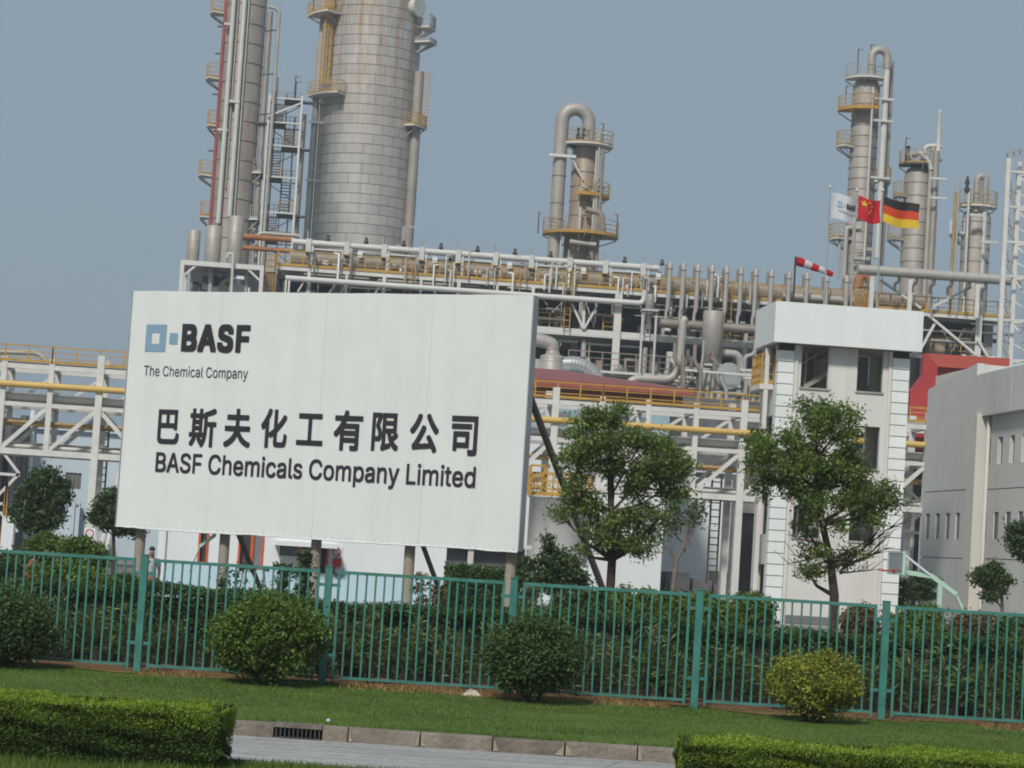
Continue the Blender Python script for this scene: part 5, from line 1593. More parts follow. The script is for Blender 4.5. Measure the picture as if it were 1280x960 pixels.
# vent risers: one collector with twelve capped stacks
vy = SY-1.4
vr = thing('vent_manifold', 'row of twelve slim grey vent risers standing on one thick horizontal collector pipe', 'pipe manifold', (xs(900, 20, vy), vy, 0))
zcol = P(824, 403.5, vy).z
MB().tube([(xs(822, 18, vy), vy, zcol), (xs(1070, 18, vy), vy, zcol)], .37, 14).build('collector', m_pipebrown, vr)
MB().tube(rounded([P(978, 369.5, vy+1), P(1066, 376, vy+1)], .1), .3, 12).build('cross_header', m_pipe, vr)
for p, t_ in ((838, 329), (855, 330.5), (873, 332), (891, 333), (909, 334.5), (927, 336), (945.5, 337.5), (965, 339), (987, 341), (1009.5, 342.5), (1034, 345), (1059, 346)):
    zt2 = P(p, t_, vy).z; zm = P(p, t_+54, vy).z; x = xs(p, zt2, vy)
    mb = MB().tube([(x, vy, zt2), (x, vy, zm), (x-.12, vy, zm-.55)], [.19, .19, .13], 12)
    mb.tube([(x-.12, vy, zm-.5), (x-.12, vy, zcol+.2)], .13, 10)
    o = mb.build('riser', m_pipe, vr)
    MB().lathe(x, vy, [(.2, zt2-.5), (.25, zt2-.48), (.25, zt2-.4), (.2, zt2-.38), (.2, zt2), (.1, zt2+.14)], 12).build('cap', m_clad3, o)
    MB().tube([(x-.3, vy+.2, zt2-.1), (x-.3, vy+.2, zt2-1.1)], .1, 8).build('drip_leg', m_pipebrown, o)
for p in (850, 930, 1040):
    x = xs(p, 18, vy); MB().box(x-.15, x+.15, vy-.15, vy+.15, 0, zcol-.36).build('support', m_steelgrey, vr)

# silencers and vessels in front
def vessel(name, label, px, yt, yb, wpx, Y, mat, legs=True, rings=2, group=None):
    x = P(px, (yt+yb)/2, Y).x; zt = P(px, yt, Y).z; zb_ = P(px, yb, Y).z; r = wpx*S(Y)/2
    t = thing(name, label, 'vessel', (x, Y, 0), group)
    MB().lathe(x, Y, [(r*.5, zb_-r*.15), (r, zb_), (r, zt-.06), (r*.96, zt), (r*.9, zt)], 28).build('shell', mat, t)
    MB().lathe(x, Y, [(r*.82, zt-.12), (r*.82, zt+.012)], 24).build('open_top', m_darksteel, t)
    for k in range(rings):
        z = zb_+(zt-zb_)*(k+1)/(rings+1); MB().lathe(x, Y, [(r, z-.03), (r+.02, z-.02), (r+.02, z+.02), (r, z+.03)], 28).build('band', mat, t)
    if legs:
        MB().box(x-r*1.12, x+r*1.12, Y-r, Y+r, zb_-.28, zb_-.1).build('base_plate', m_pipew, t)
        for dx in (-.8, .8):
            for dy in (-.7, .7): MB().box(x+dx*r-.09, x+dx*r+.09, Y+dy*r-.09, Y+dy*r+.09, 0, zb_-.28).build('leg', m_steelgrey, t)
        MB().tube([(x, Y, 0), (x, Y, zb_-.1)], r*.32, 12).build('outlet', m_pipe, t)
    return t
vessel('silencer_vessel', 'large upright grey cylinder on four legs right of the bent pipe', 890.5, 389, 454, 26.5, 188, m_clad3, rings=0)
vs_ = vessel('silencer_vessel', 'small dark topped upright silencer at the end of the pale pipe', 812.5, 368, 393, 11, 192, m_clad3, legs=False, rings=1)
x = P(812, 390, 192).x
MB().lathe(x, 192, [(.12, P(812, 352, 192).z), (.2, P(812, 354, 192).z), (.12, P(812, 362, 192).z), (.3, P(812, 368, 192).z)], 12).build('top_valve', m_darksteel, vs_)
MB().lathe(x, 192, [(.28, P(812, 412, 192).z), (.2, P(812, 400, 192).z), (.36, P(812, 393, 192).z)], 12).build('cone', m_plantmid, vs_)
for dx in (-.55, .55): MB().box(x+dx-.08, x+dx+.08, 191.9, 192.1, 0, P(812, 390, 192).z).build('leg', m_pipew, vs_)
MB().box(x-.68, x+.68, 191.6, 192.4, P(812, 389, 192).z, P(812, 387, 192).z).build('collar', m_pipew, vs_)
bp = rounded([P(858, 398, 187), P(854, 402, 187), P(849, 462, 187), P(838, 475, 187), P(795, 473, 187), P(784, 480, 187), P(781, 500, 187)], .9, 6)
tag(MB().tube(bp, .33, 14).build('bent_pipe', m_pipe, loc=tuple(P(838, 475, 187))), 'thick pale bent pipe dropping past the lower deck towards the red roof', 'pipe')
bp = rounded([P(895, 441, 189), P(921, 443, 189), P(926, 452, 189), P(925, 500, 189)], .9, 6)
tag(MB().tube(bp, .34, 14).build('elbow_pipe', m_pipe, loc=tuple(P(921, 443, 189))), 'grey elbow pipe curving down right of the large upright cylinder', 'pipe')
# cluster of thin pipework below
pc = thing('pipework_cluster', 'tangle of thin brown and grey pipes around the large upright cylinder', 'pipework', (xs(890, 10, 186), 186, 0))
zlow = P(880, 512, 186).z
for k in range(34):
    p = random.choice([random.uniform(850, 882), random.uniform(850, 955), random.uniform(896, 950)]); y = 184+random.uniform(-1, 4)
    t_ = random.uniform(438, 478); x = xs(p, 14, y); z1 = P(p, t_, y).z; r = random.choice([.06, .08, .1, .16, .24])
    d = random.uniform(-.9, .9)
    if k % 3: pts = [(x, y, 3), (x, y, z1-random.uniform(.2, 1.4)), (x+d, y, z1-.2), (x+d, y, z1+random.uniform(.2, 1.2))]
    else: pts = [(x-1.6, y, z1-1), (x+abs(d)*2, y, z1-1), (x+abs(d)*2, y, 3)]
    r = min(r, .17)
    MB().tube(rounded(pts, r*2.5, 4), r, 8).build('pipe', random.choice([m_pipe, m_pipebrown, m_steelgrey, m_plantmid, m_plantmid, m_pipebrown, m_ochre if r < .09 else m_pipe]), pc)
for k, p in enumerate((877, 886, 896, 932, 939)):
    x = xs(p, 12, 185); z1 = P(p, 462+(k % 2)*4, 185).z
    MB().lathe(x, 185, [(.26, 3), (.26, z1-.2), (.18, z1)], 14).build('pot', m_clad3, pc)
for (a, b, c, d) in ((852, 462, 950, 470), (925, 462, 950, 464), (930, 472, 950, 474)): MB().beam(P(a, b, 183.5), P(c, d, 183.5), .16).build('support_beam', m_steelwhite, pc)
MB().box(xs(846, 8, 183), xs(960, 8, 183), 182.5, 190, 0, P(900, 500, 183).z).build('plinth', m_plantmid, pc)
ev = thing('bright_exchanger', 'bright silver round exchanger end behind the pipe tangle', 'vessel', (xs(911, 12, 185), 185, 0))
c = P(911, 470, 184.5)
MB().tube([c, c+Vector((0, 2.4, 0))], .95, 20).build('shell', m_clad3, ev)
MB().tube([c-Vector((0, .1, 0)), c], 1.05, 20).build('flange', m_silver, ev)
MB().box(c.x-.7, c.x+.7, 185, 186.5, 0, c.z-.8).build('saddle', m_steelgrey, ev)
# lower left: drum, ducts, silver elbow (seen over the red roof)
LY = 165.0
dm = thing('upright_drum', 'upright grey drum with thick sloping outlet duct behind the red roof', 'vessel', (P(690, 455, LY).x, LY, 0))
x = P(690, 455, LY).x
MB().lathe(x, LY, [(.85, 0), (.85, P(690, 446, LY).z), (.8, P(690, 445, LY).z), (.5, P(690, 443, LY).z), (.42, P(690, 436, LY).z), (.42, P(690, 430, LY).z)], 24).build('shell', m_clad3, dm)
for z in (448, 452): MB().lathe(x, LY, [(.85, P(690, z, LY).z-.03), (.88, P(690, z, LY).z), (.85, P(690, z, LY).z+.03)], 24).build('band', m_pipe, dm)
MB().tube(rounded([P(650, 423, LY), P(676, 425, LY), P(691, 431, LY), P(690.5, 438, LY)], .7), .47, 14).build('duct', m_clad3, dm)
sd_ = thing('silver_duct', 'shiny segmented silver duct elbow descending behind the red roof', 'duct', (P(720, 456, LY).x, LY, 0))
pts = rounded([P(700, 455, LY), P(722, 455, LY), P(737, 462, LY), P(748, 476, LY), P(750, 500, LY)], 1.2, 8)
MB().tube(pts, .52, 18).build('shell', m_silver, sd_)
for i in range(1, len(pts)-1, 2):
    d = (pts[i+1]-pts[i-1]).normalized()*.035; MB().tube([pts[i]-d, pts[i]+d], .55, 18).build('band', m_clad2, sd_)
for p in (664, 672): MB().tube([P(p, 478, LY), P(p, 449, LY)], .3, 12).build('stub', m_silver, sd_)

# ------------------------------------------------------------------ silencer platform at left
LY2 = 191.0
sp_ = thing('silencer_platform', 'white steel platform frame left of the top deck carrying three upright silencers', 'platform', (xs(280, 20, LY2), LY2, 0))
zpf = P(228, 325, LY2).z
pa, pb_ = xs(227, 24, LY2), xs(331, 24, LY2)
MB().box(pa, pb_, LY2-.2, LY2+.1, zpf-.38, zpf).build('edge_beam', m_steelwhite, sp_)
MB().box(pa, pb_, LY2+.1, LY2+6, zpf-.3, zpf-.1).build('deck', m_steelgrey, sp_)
for x in (pa+.15, pb_-.15):
    for y in (LY2-.05, LY2+5.6): MB().box(x-.15, x+.15, y-.15, y+.15, 0, zpf-.39 if y < LY2+1 else zpf-.31).build('column', m_steelwhite, sp_)
MB().beam((pa+.2, LY2-.05, P(228, 346, LY2).z), (xs(247, 24, LY2), LY2-.05, zpf-.3), .16).build('brace', m_steelwhite, sp_)
MB().beam((pb_-.2, LY2-.05, P(330, 352, LY2).z), (xs(310, 24, LY2), LY2-.05, zpf-.3), .16).build('brace', m_steelwhite, sp_)
MB().tube(rounded([P(284, 322, LY2-.5), P(285, 317, LY2-.5), P(291.5, 317, LY2-.5), P(289, 372, LY2-.5)], .3), .11, 8).build('gooseneck', m_pipew, sp_)
for (a, b, c, d, r) in ((264, 331, 261, 400, .2), (308, 336, 307, 400, .17), (289.5, 332, 288, 400, .18), (240, 331, 238, 400, .12)):
    MB().tube([P(a, b, LY2+1.2), P(c, d, LY2+1.2)], r, 10).build('drop_pipe', m_pipe, sp_)
MB().tube(rounded([P(290, 346, LY2+2), P(276, 354, LY2+2), P(274, 400, LY2+2)], .7), .2, 10).build('drop_pipe', m_pipe, sp_)
MB().box(xs(236, 20, 205), xs(345, 20, 205), 205, 206, P(290, 400, 205).z, P(290, 338, 205).z).build('dark_backdrop', m_plantdark, sp_)  # dark backdrop sheet filling the view behind the equipment
for k in range(14):
    p = random.uniform(240, 326); t_ = random.uniform(340, 362); y = LY2+random.uniform(2, 9)
    q_ = P(p, t_, y); MB().box(q_.x-.4, q_.x+random.uniform(.1, .8), y, y+.8, q_.z-.4, q_.z+.2).build('equipment', random.choice([m_plantmid, m_pipe, m_whitewall, m_plantdark]), sp_)
GS = 'upright silencers on the white platform'
def sil(label, px, yt, w_, yy):
    x = P(px, 300, yy).x; zt = P(px, yt, yy).z; r = w_*S(yy)/2
    t = thing('silencer', label, 'silencer', (x, yy, zpf-.1), GS)
    MB().lathe(x, yy, [(r*.9, zpf-.1), (r, zpf+.05), (r, zt), (r*.93, zt+.03)], 24).build('shell', m_clad3, t)
    for k in (1, 2): MB().lathe(x, yy, [(r, zpf+(zt-zpf)*k/3-.03), (r+.025, zpf+(zt-zpf)*k/3), (r, zpf+(zt-zpf)*k/3+.03)], 24).build('band', m_pipe, t)
    MB().lathe(x, yy, [(r*.8, zt), (r*.8, zt+.04)], 20).build('mouth', m_darksteel, t)
sil('smallest silencer, at the left end of the white platform', 242.5, 288.5, 15.5, LY2+1.5)
sil('middle broad silencer on the white platform, with two bands', 267, 283, 20, LY2+1.3)
sil('tallest silencer, right of its neighbours on the white platform', 294, 271, 19, LY2+1.3)

# ================================================================== TOWERS AND COLUMNS
def stage(t, x, y, z, r0_, r1, a0, a1, rail=m_yellow, h=1.15, deck=m_steelwhite, n=10):
    """curved platform round a column with railing"""
    vs = []; 
    A = [a0+(a1-a0)*i/n for i in range(n+1)]
    mb = MB()
    for i in range(n):
        p = [(x+r*math.cos(a), y+r*math.sin(a), z) for r, a in ((r0_, A[i]), (r1, A[i]), (r1, A[i+1]), (r0_, A[i+1]))]
        mb.add(p+[(q_[0], q_[1], z-.15) for q_ in p], [(0,1,2,3), (4,7,6,5), (1,5,6,2), (0,3,7,4)]+([(0,4,5,1)] if i == 0 else [])+([(3,2,6,7)] if i == n-1 else []))
    mb.build('platform', deck, t)
    rb = MB(); r = r1-.04
    railing(rb, [(x+(r0_+.1)*math.cos(a0), y+(r0_+.1)*math.sin(a0), z)]+[(x+r*math.cos(a), y+r*math.sin(a), z) for a in A]+[(x+(r0_+.1)*math.cos(a1), y+(r0_+.1)*math.sin(a1), z)], h, 1.3, .055, 2)
    rb.build('railing', rail, t)
    for a in (a0+.1, (a0+a1)/2, a1-.1):
        mb = MB().beam((x+r0_*math.cos(a), y+r0_*math.sin(a), z-1.0), (x+(r1-.1)*math.cos(a), y+(r1-.1)*math.sin(a), z-.24), .1)
        mb.build('bracket', m_steelgrey, t)
def lamp(t, x, y, z, h=2.4, d=1):
    MB().tube([(x, y, z), (x, y, z+h), (x+.35*d, y, z+h+.08)], .05, 6).build('lamp_pole', m_darksteel, t)
    MB().box(x+.2*d-.2, x+.2*d+.25, y-.12, y+.12, z+h+.02, z+h+.16).build('lamp_head', m_steelgrey, t)
def ang(deg): return R(deg)                     # -90 faces the viewer, 180 left, 0 right

# ---- the great insulated column, sheet by sheet
CY = 233.0
ax = P(457.5, 180, CY).x
CR = 60.5*S(CY)*1.0
gc = thing('distillation_column', 'huge silver insulated distillation column clad in rows of metal sheets', 'column', (ax, CY, 0))
ztopc = P(470, -160, CY).z
MB().lathe(ax, CY, [(CR-.06, 0), (CR-.06, ztopc), (CR*.8, ztopc+2), (CR*.4, ztopc+3.2), (.1, ztopc+3.5)], 64).build('shell', m_clad2, gc)
zr0 = P(455, 312, CY).z
rh_ = 12.4*S(CY)
NS = 15; NA = 8
da = 2*math.pi/NS
def sheet_me(k):
    vs, fs = [], []
    g1, g2 = .018/CR, .02
    for j, (r, z) in enumerate(((CR-.04, g2), (CR, g2+.01), (CR, rh_-g2-.01), (CR-.04, rh_-g2))):
        for i in range(NA+1):
            a = -da/2+g1+(da-2*g1)*i/NA
            vs.append((r*math.cos(a), r*math.sin(a), z))
    m = NA+1
    mb = MB()
    for j in range(3):                           # outer skin shaded round, its turned-in edges flat
        mb.add(vs[j*m:(j+2)*m], [(i, i+1, m+i+1, m+i) for i in range(NA)], True)
    return mb.mesh('cladding_sheet', m_clad)
sme = sheet_me(0)
rear = MB()
row = 0
z = zr0
zvis = P(470, -14, CY).z
while z < ztopc-rh_:
    o0 = (.5 if row % 2 else 0)+random.uniform(-.12, .12)
    for k in range(NS):
        a = (k+o0)*da
        front = math.sin(a-YAW*0) < .26
        if z < zvis and front:
            o = link('cladding_sheet', sme, gc, (ax, CY, z))
            o.rotation_euler = (random.uniform(-.0008, .0008), random.uniform(-.0008, .0008), a)
            s_ = 1+random.uniform(-.0015, .0025); o.scale = (s_, s_, 1)
        else:
            pts = [(ax+CR*math.cos(a-da/2+.004+(da-.008)*i/4), CY+CR*math.sin(a-da/2+.004+(da-.008)*i/4)) for i in range(5)]
            rear.add([(p[0], p[1], z+.02) for p in pts]+[(p[0], p[1], z+rh_-.02) for p in pts], [(i, i+1, i+6, i+5) for i in range(4)], True)
    z += rh_; row += 1
MB().lathe(ax, CY, [(CR, zr0-14), (CR, zr0-.02)], 48).build('skirt', m_clad, gc)
rear.build('further_cladding', m_clad, gc, kind='stuff')
lx = ax-CR-.25
for dx, r, m_, zt_2 in ((-.1, .26, m_pipe, P(400, -60, CY).z), (.3, .07, m_yellow, P(400, 120, CY).z), (-.42, .1, m_pipe, P(400, 60, CY).z)):
    MB().tube([(lx+dx, CY-1.6, 0), (lx+dx, CY-1.6, zt_2)], r, 10).build('riser_pipe', m_, gc)
# yellow caged ladder and platforms at the upper left
z0_, z1_ = P(408, 127, CY).z, P(412, 4, CY).z
cxl = P(408, 70, CY-2.6).x
cg = MB()
for i in range(7):
    a = math.pi+math.pi*i/6
    cg.beam((cxl+.48*math.cos(a), CY-CR*.62+.45*math.sin(a), z0_+1.2), (cxl+.48*math.cos(a), CY-CR*.62+.45*math.sin(a), z1_), .09)
z = z0_+1.2
while z < z1_:
    pts = [(cxl+.5*math.cos(math.pi+math.pi*i/6), CY-CR*.62+.47*math.sin(math.pi+math.pi*i/6), z) for i in range(7)]
    cg.tube(pts, .04, 4); cg.beam((cxl-.3, CY-CR*.62+.3, z+.3), (cxl+.3, CY-CR*.62+.3, z+.3), .05); z += .75
cg.build('caged_ladder', m_yellow, gc)
stage(gc, ax, CY, P(395, 124, CY).z, CR, CR+1.6, ang(196), ang(240), m_yellow)
stage(gc, ax, CY, P(395, 23, CY).z, CR, CR+1.9, ang(186), ang(226), m_yellow)
stage(gc, ax, CY, P(517, 163, CY).z, CR, CR+1.2, ang(-42), ang(-12), m_yellow)
stage(gc, ax, CY, P(524, 39, CY).z, CR, CR+1.4, ang(-30), ang(-8), m_steelgrey)
stage(gc, ax, CY, P(524, 58, CY).z, CR, CR+1.7, ang(-32), ang(-14), m_steelgrey, h=.3)
lamp(gc, ax-CR-1.3, CY-2, P(395, 23, CY).z, 2.6, -1)
for a_, b_ in ((152, 385), (225, 382)):
    p = P(b_, a_, CY-2); MB().beam(p, (p.x+2.0, p.y, p.z), .2).build('pipe_guide', m_steelwhite, gc)
mwa = ang(-38); mz = P(514, 17, CY).z
c = Vector((ax+CR*math.cos(mwa), CY+CR*math.sin(mwa), mz)); d = Vector((math.cos(mwa), math.sin(mwa), 0))
MB().tube([c-d*.1, c+d*.55], .85, 20).tube([c+d*.55, c+d*.68], 1.0, 20).build('manway', m_pipew, gc)
rx_ = ax+CR*math.cos(ang(-24))+.35; ry_ = CY+CR*math.sin(ang(-24))-.3
MB().tube([(rx_, ry_, 0), (rx_, ry_, P(520, 95, CY).z)], .5, 12).build('riser_pipe', m_clad2, gc)
rl_ = MB()
for dx in (-.28, .28): rl_.beam((rx_+.8+dx, ry_-.2, P(517, 163, CY).z), (rx_+.8+dx, ry_-.2, P(520, 96, CY).z), .07)
for i in range(16): rl_.beam((rx_+.52, ry_-.2, P(517, 163, CY).z+.4+i*.33), (rx_+1.08, ry_-.2, P(517, 163, CY).z+.4+i*.33), .05)
rl_.build('ladder', m_yellow, gc)
fp = P(505, 283, CY-5); MB().beam((fp.x, fp.y, fp.z-2.5), (fp.x, fp.y, fp.z), .3).beam(fp, (fp.x+1, fp.y, fp.z), .2).beam((fp.x-.6, fp.y, fp.z-1.8), (fp.x+1.2, fp.y, fp.z-2.2), .2).build('davit', m_steelgrey, gc)

# ---- slim left column
AY = 214.0
ax2 = P(291, 240, AY).x; AR = 26*S(AY)
lc = thing('slim_column', 'tall slim grey column with red and white pipes at upper left', 'column', (ax2, AY, 0))
zt2 = P(310, -120, AY).z
MB().lathe(ax2, AY, [(AR, 0), (AR, zt2), (AR*.7, zt2+.8), (.1, zt2+1.2)], 40).build('shell', m_slim, lc)
z = P(290, 300, AY).z
while z < P(300, -10, AY).z:
    MB().lathe(ax2, AY, [(AR, z-.06), (AR+.05, z-.04), (AR+.05, z+.04), (AR, z+.06)], 36).build('band', m_pipebrown, lc); z += 1.75
def front(px, py, out=.25):
    p = P(px, py, AY); dx = max(-AR*.98, min(AR*.98, p.x-ax2)); return (p.x, AY-math.sqrt(max(0, AR*AR-dx*dx))-out)
for (px_, r, m_, yb, o) in ((278, .22, m_pipew, 283, .4), (291.5, .22, m_pipew, 275, .45), (267.8, .17, m_redpipe, 285, .2), (284, .07, m_pipe, 240, .15), (297, .06, m_pipew, 290, .2)):
    x, y = front(px_, 220, o)
    MB().tube([(x, y, P(px_, yb, AY).z), (x, y, zt2-3)], r, 10).build('riser_pipe', m_, lc)
for (px_, py) in ((279, 167), (287.5, 36), (294, 133)):
    x, y = front(px_, py, .42); zz_ = P(px_, py, AY).z
    MB().box(x-.45, x+.45, y-.3, y+.35, zz_-.1, zz_+.1).build('pipe_clamp', m_pipew, lc)
for k, (py, pz) in enumerate(((16, 258), (98, 254), (157, 256), (219, 246.5), (271, 249))):
    z = P(pz, py, AY).z
    dpx = (274-13*py/240) - pz
    stage(lc, ax2, AY, z, AR, AR+dpx*S(AY)+.2, ang(168), ang(206), m_yellow, 1.25, m_towerwhite, 4)
for k, py in enumerate((34, 68, 119, 165, 190)):
    z = P(270, py, AY).z; MB().beam((ax2-AR-.55, AY-.4, z), (ax2-AR+.1, AY-.4, z), .12).build('davit', m_darksteel, lc)
for (py, pz) in ((217, 325), (275, 322)):
    z = P(pz, py, AY).z; stage(lc, ax2, AY, z, AR, AR+.9, ang(-30), ang(10), m_steelgrey, 1.15, m_towerwhite, 4)

# ---- ladder pipe and stair tower between the columns
EY = 213.0
sx = thing('steel_stair_tower', 'slender white framed steel stair tower between the two left columns', 'stair tower', (P(350, 280, EY).x, EY, 0))
xl_, xr_ = P(330.5, 220, EY).x, P(371, 220, EY).x
ztt = P(374, 120, EY).z
for x in (xl_, xr_):
    for y in (EY, EY+3.2): MB().box(x-.085, x+.085, y-.085, y+.085, 0, ztt).build('column', m_steelwhite, sx)
px_ = P(327, 220, EY+.8).x
MB().tube([(px_-.25, EY+.8, 0), (px_-.25, EY+.8, P(338, 12, EY).z)], .27, 10).build('riser_pipe', m_clad2, sx)
px_ = P(377, 220, EY+.8).x
MB().tube([(px_-.1, EY+1.2, 0), (px_-.1, EY+1.2, P(380, 140, EY).z)], .2, 10).build('riser_pipe', m_clad2, sx)
lvl = [122.5, 153, 182, 221.5, 266, 300]
zs = [P(350, y, EY).z for y in lvl]
for i, z in enumerate(zs):
    MB().box(xl_-.1, xr_+.1, EY-.09, EY+.09, z-.07, z+.05).build('beam', m_steelwhite, sx)
    lw = (xr_-xl_)*.5; lx_ = xl_+.1 if i % 2 else xr_-.1-lw
    MB().box(lx_, lx_+lw, EY+.12, EY+3.0, z-.12, z+.0).build('landing', m_plantmid, sx)
    if i:
        rb = MB(); railing(rb, [(lx_+.1, EY+.15, z), (lx_+lw-.1, EY+.15, z)], 1.1, .9, .05, 2, False); rb.build('railing', m_yellow if i > 1 else m_steelgrey, sx)
    if i < len(zs)-1:
        za_, zb2 = zs[i+1], z
        s_ = 1 if i % 2 else -1                      # flights run away from the viewer, treads seen end on
        m_x = (xl_+xr_)/2+s_*.55
        a = Vector((m_x, EY+.4, za_)); b = Vector((m_x, EY+2.7, zb2))
        f = MB()
        for dx in (-.42, .42): f.beam(a+Vector((dx, 0, 0)), b+Vector((dx, 0, 0)), .05, .16)
        nt_ = 10
        for k in range(1, nt_):
            p = a.lerp(b, k/nt_); f.box(p.x-.4, p.x+.4, p.y-.1, p.y+.1, p.z-.03, p.z+.03)
        for dx in (-.42, .42): f.beam(a+Vector((dx, 0, 1)), b+Vector((dx, 0, 1)), .04)
        f.build('stair_flight', m_darksteel, sx)
for i, z in enumerate(zs):
    for dx0, dx1 in ((-1.1, 0), (xr_-xl_, xr_-xl_+1.0)):
        if (i+(dx0 > 0)) % 2: MB().box(xl_+dx0, xl_+dx1, EY+.3, EY+1.4, z-.16, z-.04).build('link_landing', m_plantmid, sx)
    MB().box(xl_, xr_, EY+3.15, EY+3.25, z-.07, z+.05).build('beam', m_steelgrey, sx)
    for x in (xl_, xr_): MB().box(x-.05, x+.05, EY+.09, EY+3.1, z-.08, z+.04).build('beam', m_steelgrey, sx)
    MB().beam((lxs := (xl_ if i % 2 else xr_), EY+3.2, z), (xl_+xr_-lxs, EY+3.2, z-1.7), .07).build('brace', m_steelgrey, sx)
    rb = MB(); railing(rb, [(xl_+.1, EY+3.05, z), (xr_-.1, EY+3.05, z)], 1.1, .8, .045, 2, False); rb.build('railing', m_ochre, sx)
for dx, r_, zt_q in ((.55, .07, 2.0), (1.5, .05, .6), (2.3, .06, -1.5)):
    MB().tube([(xl_+dx, EY+2.6, 0), (xl_+dx, EY+2.6, ztt+zt_q)], r_, 6).build('thin_pipe', m_pipebrown, sx)
MB().beam((xl_, EY-.05, zs[1]+.5), (xr_, EY-.05, zs[0]-.3), .14).build('brace', m_steelwhite, sx)
lamp(sx, P(368, 120, EY).x, EY+1, ztt, 1.9, 1); lamp(sx, (xl_+xr_)/2+.8, EY+2, ztt, 1.6, 1)
lz = P(336, 12, EY).z
ld = thing('caged_riser', 'thin vertical pipe with side ladder right of the slim column', 'pipe', (P(332, 220, EY).x, EY+.2, 0))
x = P(331.5, 220, EY-.4).x
MB().tube(rounded([(x+.25, EY-.4, zs[-1]-5), (x+.25, EY-.4, lz), (x-.8, EY-.4, lz+.2)], .5), .16, 8).build('pipe', m_pipe, ld)
for y_ in (40, 95, 145): z = P(330, y_, EY).z; MB().beam((x-.9, EY-.4, z), (x+.2, EY-.4, z+.2), .1).build('guide', m_darksteel, ld)

# ---- middle loop tower
MY = 220.0
def col_thing(name, label, px, py, Y): return thing(name, label, 'column', (P(px, py, Y).x, Y, 0))
mt = col_thing('loop_column', 'rusty grey column with thick overhead loop pipe in the middle of the photo', 727, 250, MY)
x = P(728.5, 245, MY).x
r1, r2 = 16.5*S(MY), 20.5*S(MY)
zt3, zs3 = P(730, 184, MY).z, P(727, 292, MY).z
MB().lathe(x, MY, [(r2, 0), (r2, zs3-.2), (r1, zs3+1.2), (r1, zt3-.2), (r1*.8, zt3+.25), (r1*.45, zt3+.5)], 32).build('shell', m_clad4, mt)
z = P(727, 325, MY).z
while z < zt3-.5:
    rr_ = r2 if z < zs3 else r1
    if not (zs3-.4 < z < zs3+1.4): MB().lathe(x, MY, [(rr_, z-.06), (rr_+.05, z-.03), (rr_+.05, z+.03), (rr_, z+.06)], 28).build('band', m_pipebrown, mt)
    z += 1.35
xa3 = P(696, 240, MY).x; xb3 = P(733, 180, MY).x
zc3 = P(716, 155, MY).z
ra3 = (xb3-xa3)/2
pts = [Vector((xa3, MY-1, 0)), Vector((xa3, MY-1, zc3))]+arc(((xa3+xb3)/2, MY-1, zc3), ra3, math.pi, 0, (1, 0, 0), (0, 0, 1), 14)[1:]+[Vector((xb3, MY-1, zt3+.2))]
MB().tube(pts, 8.6*S(MY), 18).build('loop_pipe', m_clad3, mt)
for py in (256, 276, 222): 
    z = P(695, py, MY).z; MB().lathe(xa3, MY-1, [(8.6*S(MY), z-.05), (8.6*S(MY)+.05, z-.03), (8.6*S(MY)+.05, z+.03), (8.6*S(MY), z+.05)], 20).build('band', m_pipebrown, mt)
z = P(695, 198, MY).z
MB().box(xa3-1.1, xa3+1.4, MY-1.9, MY-1.65, z-.13, z+.13).build('pipe_guide', m_steelwhite, mt)
MB().beam((xa3+.9, MY-1.7, z), (P(727, 226, MY).x, MY-1.3, P(727, 228, MY).z), .17).build('brace', m_steelwhite, mt)
stage(mt, x, MY, zt3+.15, r1*.6, P(766, 187, MY).x-x, ang(-150), ang(20), m_ochre, 1.25, m_towerwhite, 8)
stage(mt, x, MY, P(735, 246, MY).z, r1, P(762, 246, MY).x-x, ang(-110), ang(30), m_yellow, 1.2, m_yellow, 8)
stage(mt, x, MY, P(720, 294, MY).z, r2, P(773, 297, MY).x-x, ang(-195), ang(15), m_ochre, 1.3, m_yellow, 14)
lamp(mt, P(671, 292, MY).x, MY-1, P(671, 294, MY).z, 2.0, 1); lamp(mt, P(769, 294, MY).x, MY-1, P(769, 297, MY).z, 2.0, -1); lamp(mt, P(752, 184, MY).x, MY-.5, zt3, 2.2, -1)
for (a, t_, b_, r, m_) in ((746, 165, 326, .12, m_pipe), (751, 186, 326, .16, m_pipebrown), (743, 188, 326, .09, m_pipew), (705, 292, 326, .08, m_pipew), (727, 259, 287, .12, m_pipew), (744, 310, 328, .3, m_pipebrown)):
    xx = P(a, 240, MY-2).x; MB().tube([(xx, MY-2, P(a, b_, MY-2).z-2), (xx, MY-2, P(a, t_, MY-2).z)], r, 8).build('riser_pipe', m_, mt)
MB().tube(rounded([P(732, 262, MY-2), P(752, 266, MY-2), P(754, 300, MY-2)], .5), .3, 10).build('side_pipe', m_pipebrown, mt)
MB().tube([P(712, 302, MY-2.6), P(745, 306, MY-2.6)], .25, 10).build('side_pipe', m_pipe, mt)
for k in range(14):
    zq = random.choice([zt3+.15, P(735, 246, MY).z, P(720, 294, MY).z]); xq = x+random.uniform(-1.2, 2.2); h_ = random.uniform(.4, 1.5)
    if k % 2: MB().lathe(xq, MY-r2-.15, [(.12, zq), (.24, zq+h_*.4), (.1, zq+h_*.7), (.17, zq+h_)], 10).build('valve', random.choice([m_darksteel, m_steelgrey]), mt)
    else: MB().tube(rounded([(xq, MY-r2-.2, zq-.6), (xq, MY-r2-.2, zq+h_), (xq+.7, MY-r2+.2, zq+h_)], .2), .1, 8).build('small_pipe', random.choice([m_pipe, m_pipebrown, m_pipew]), mt)
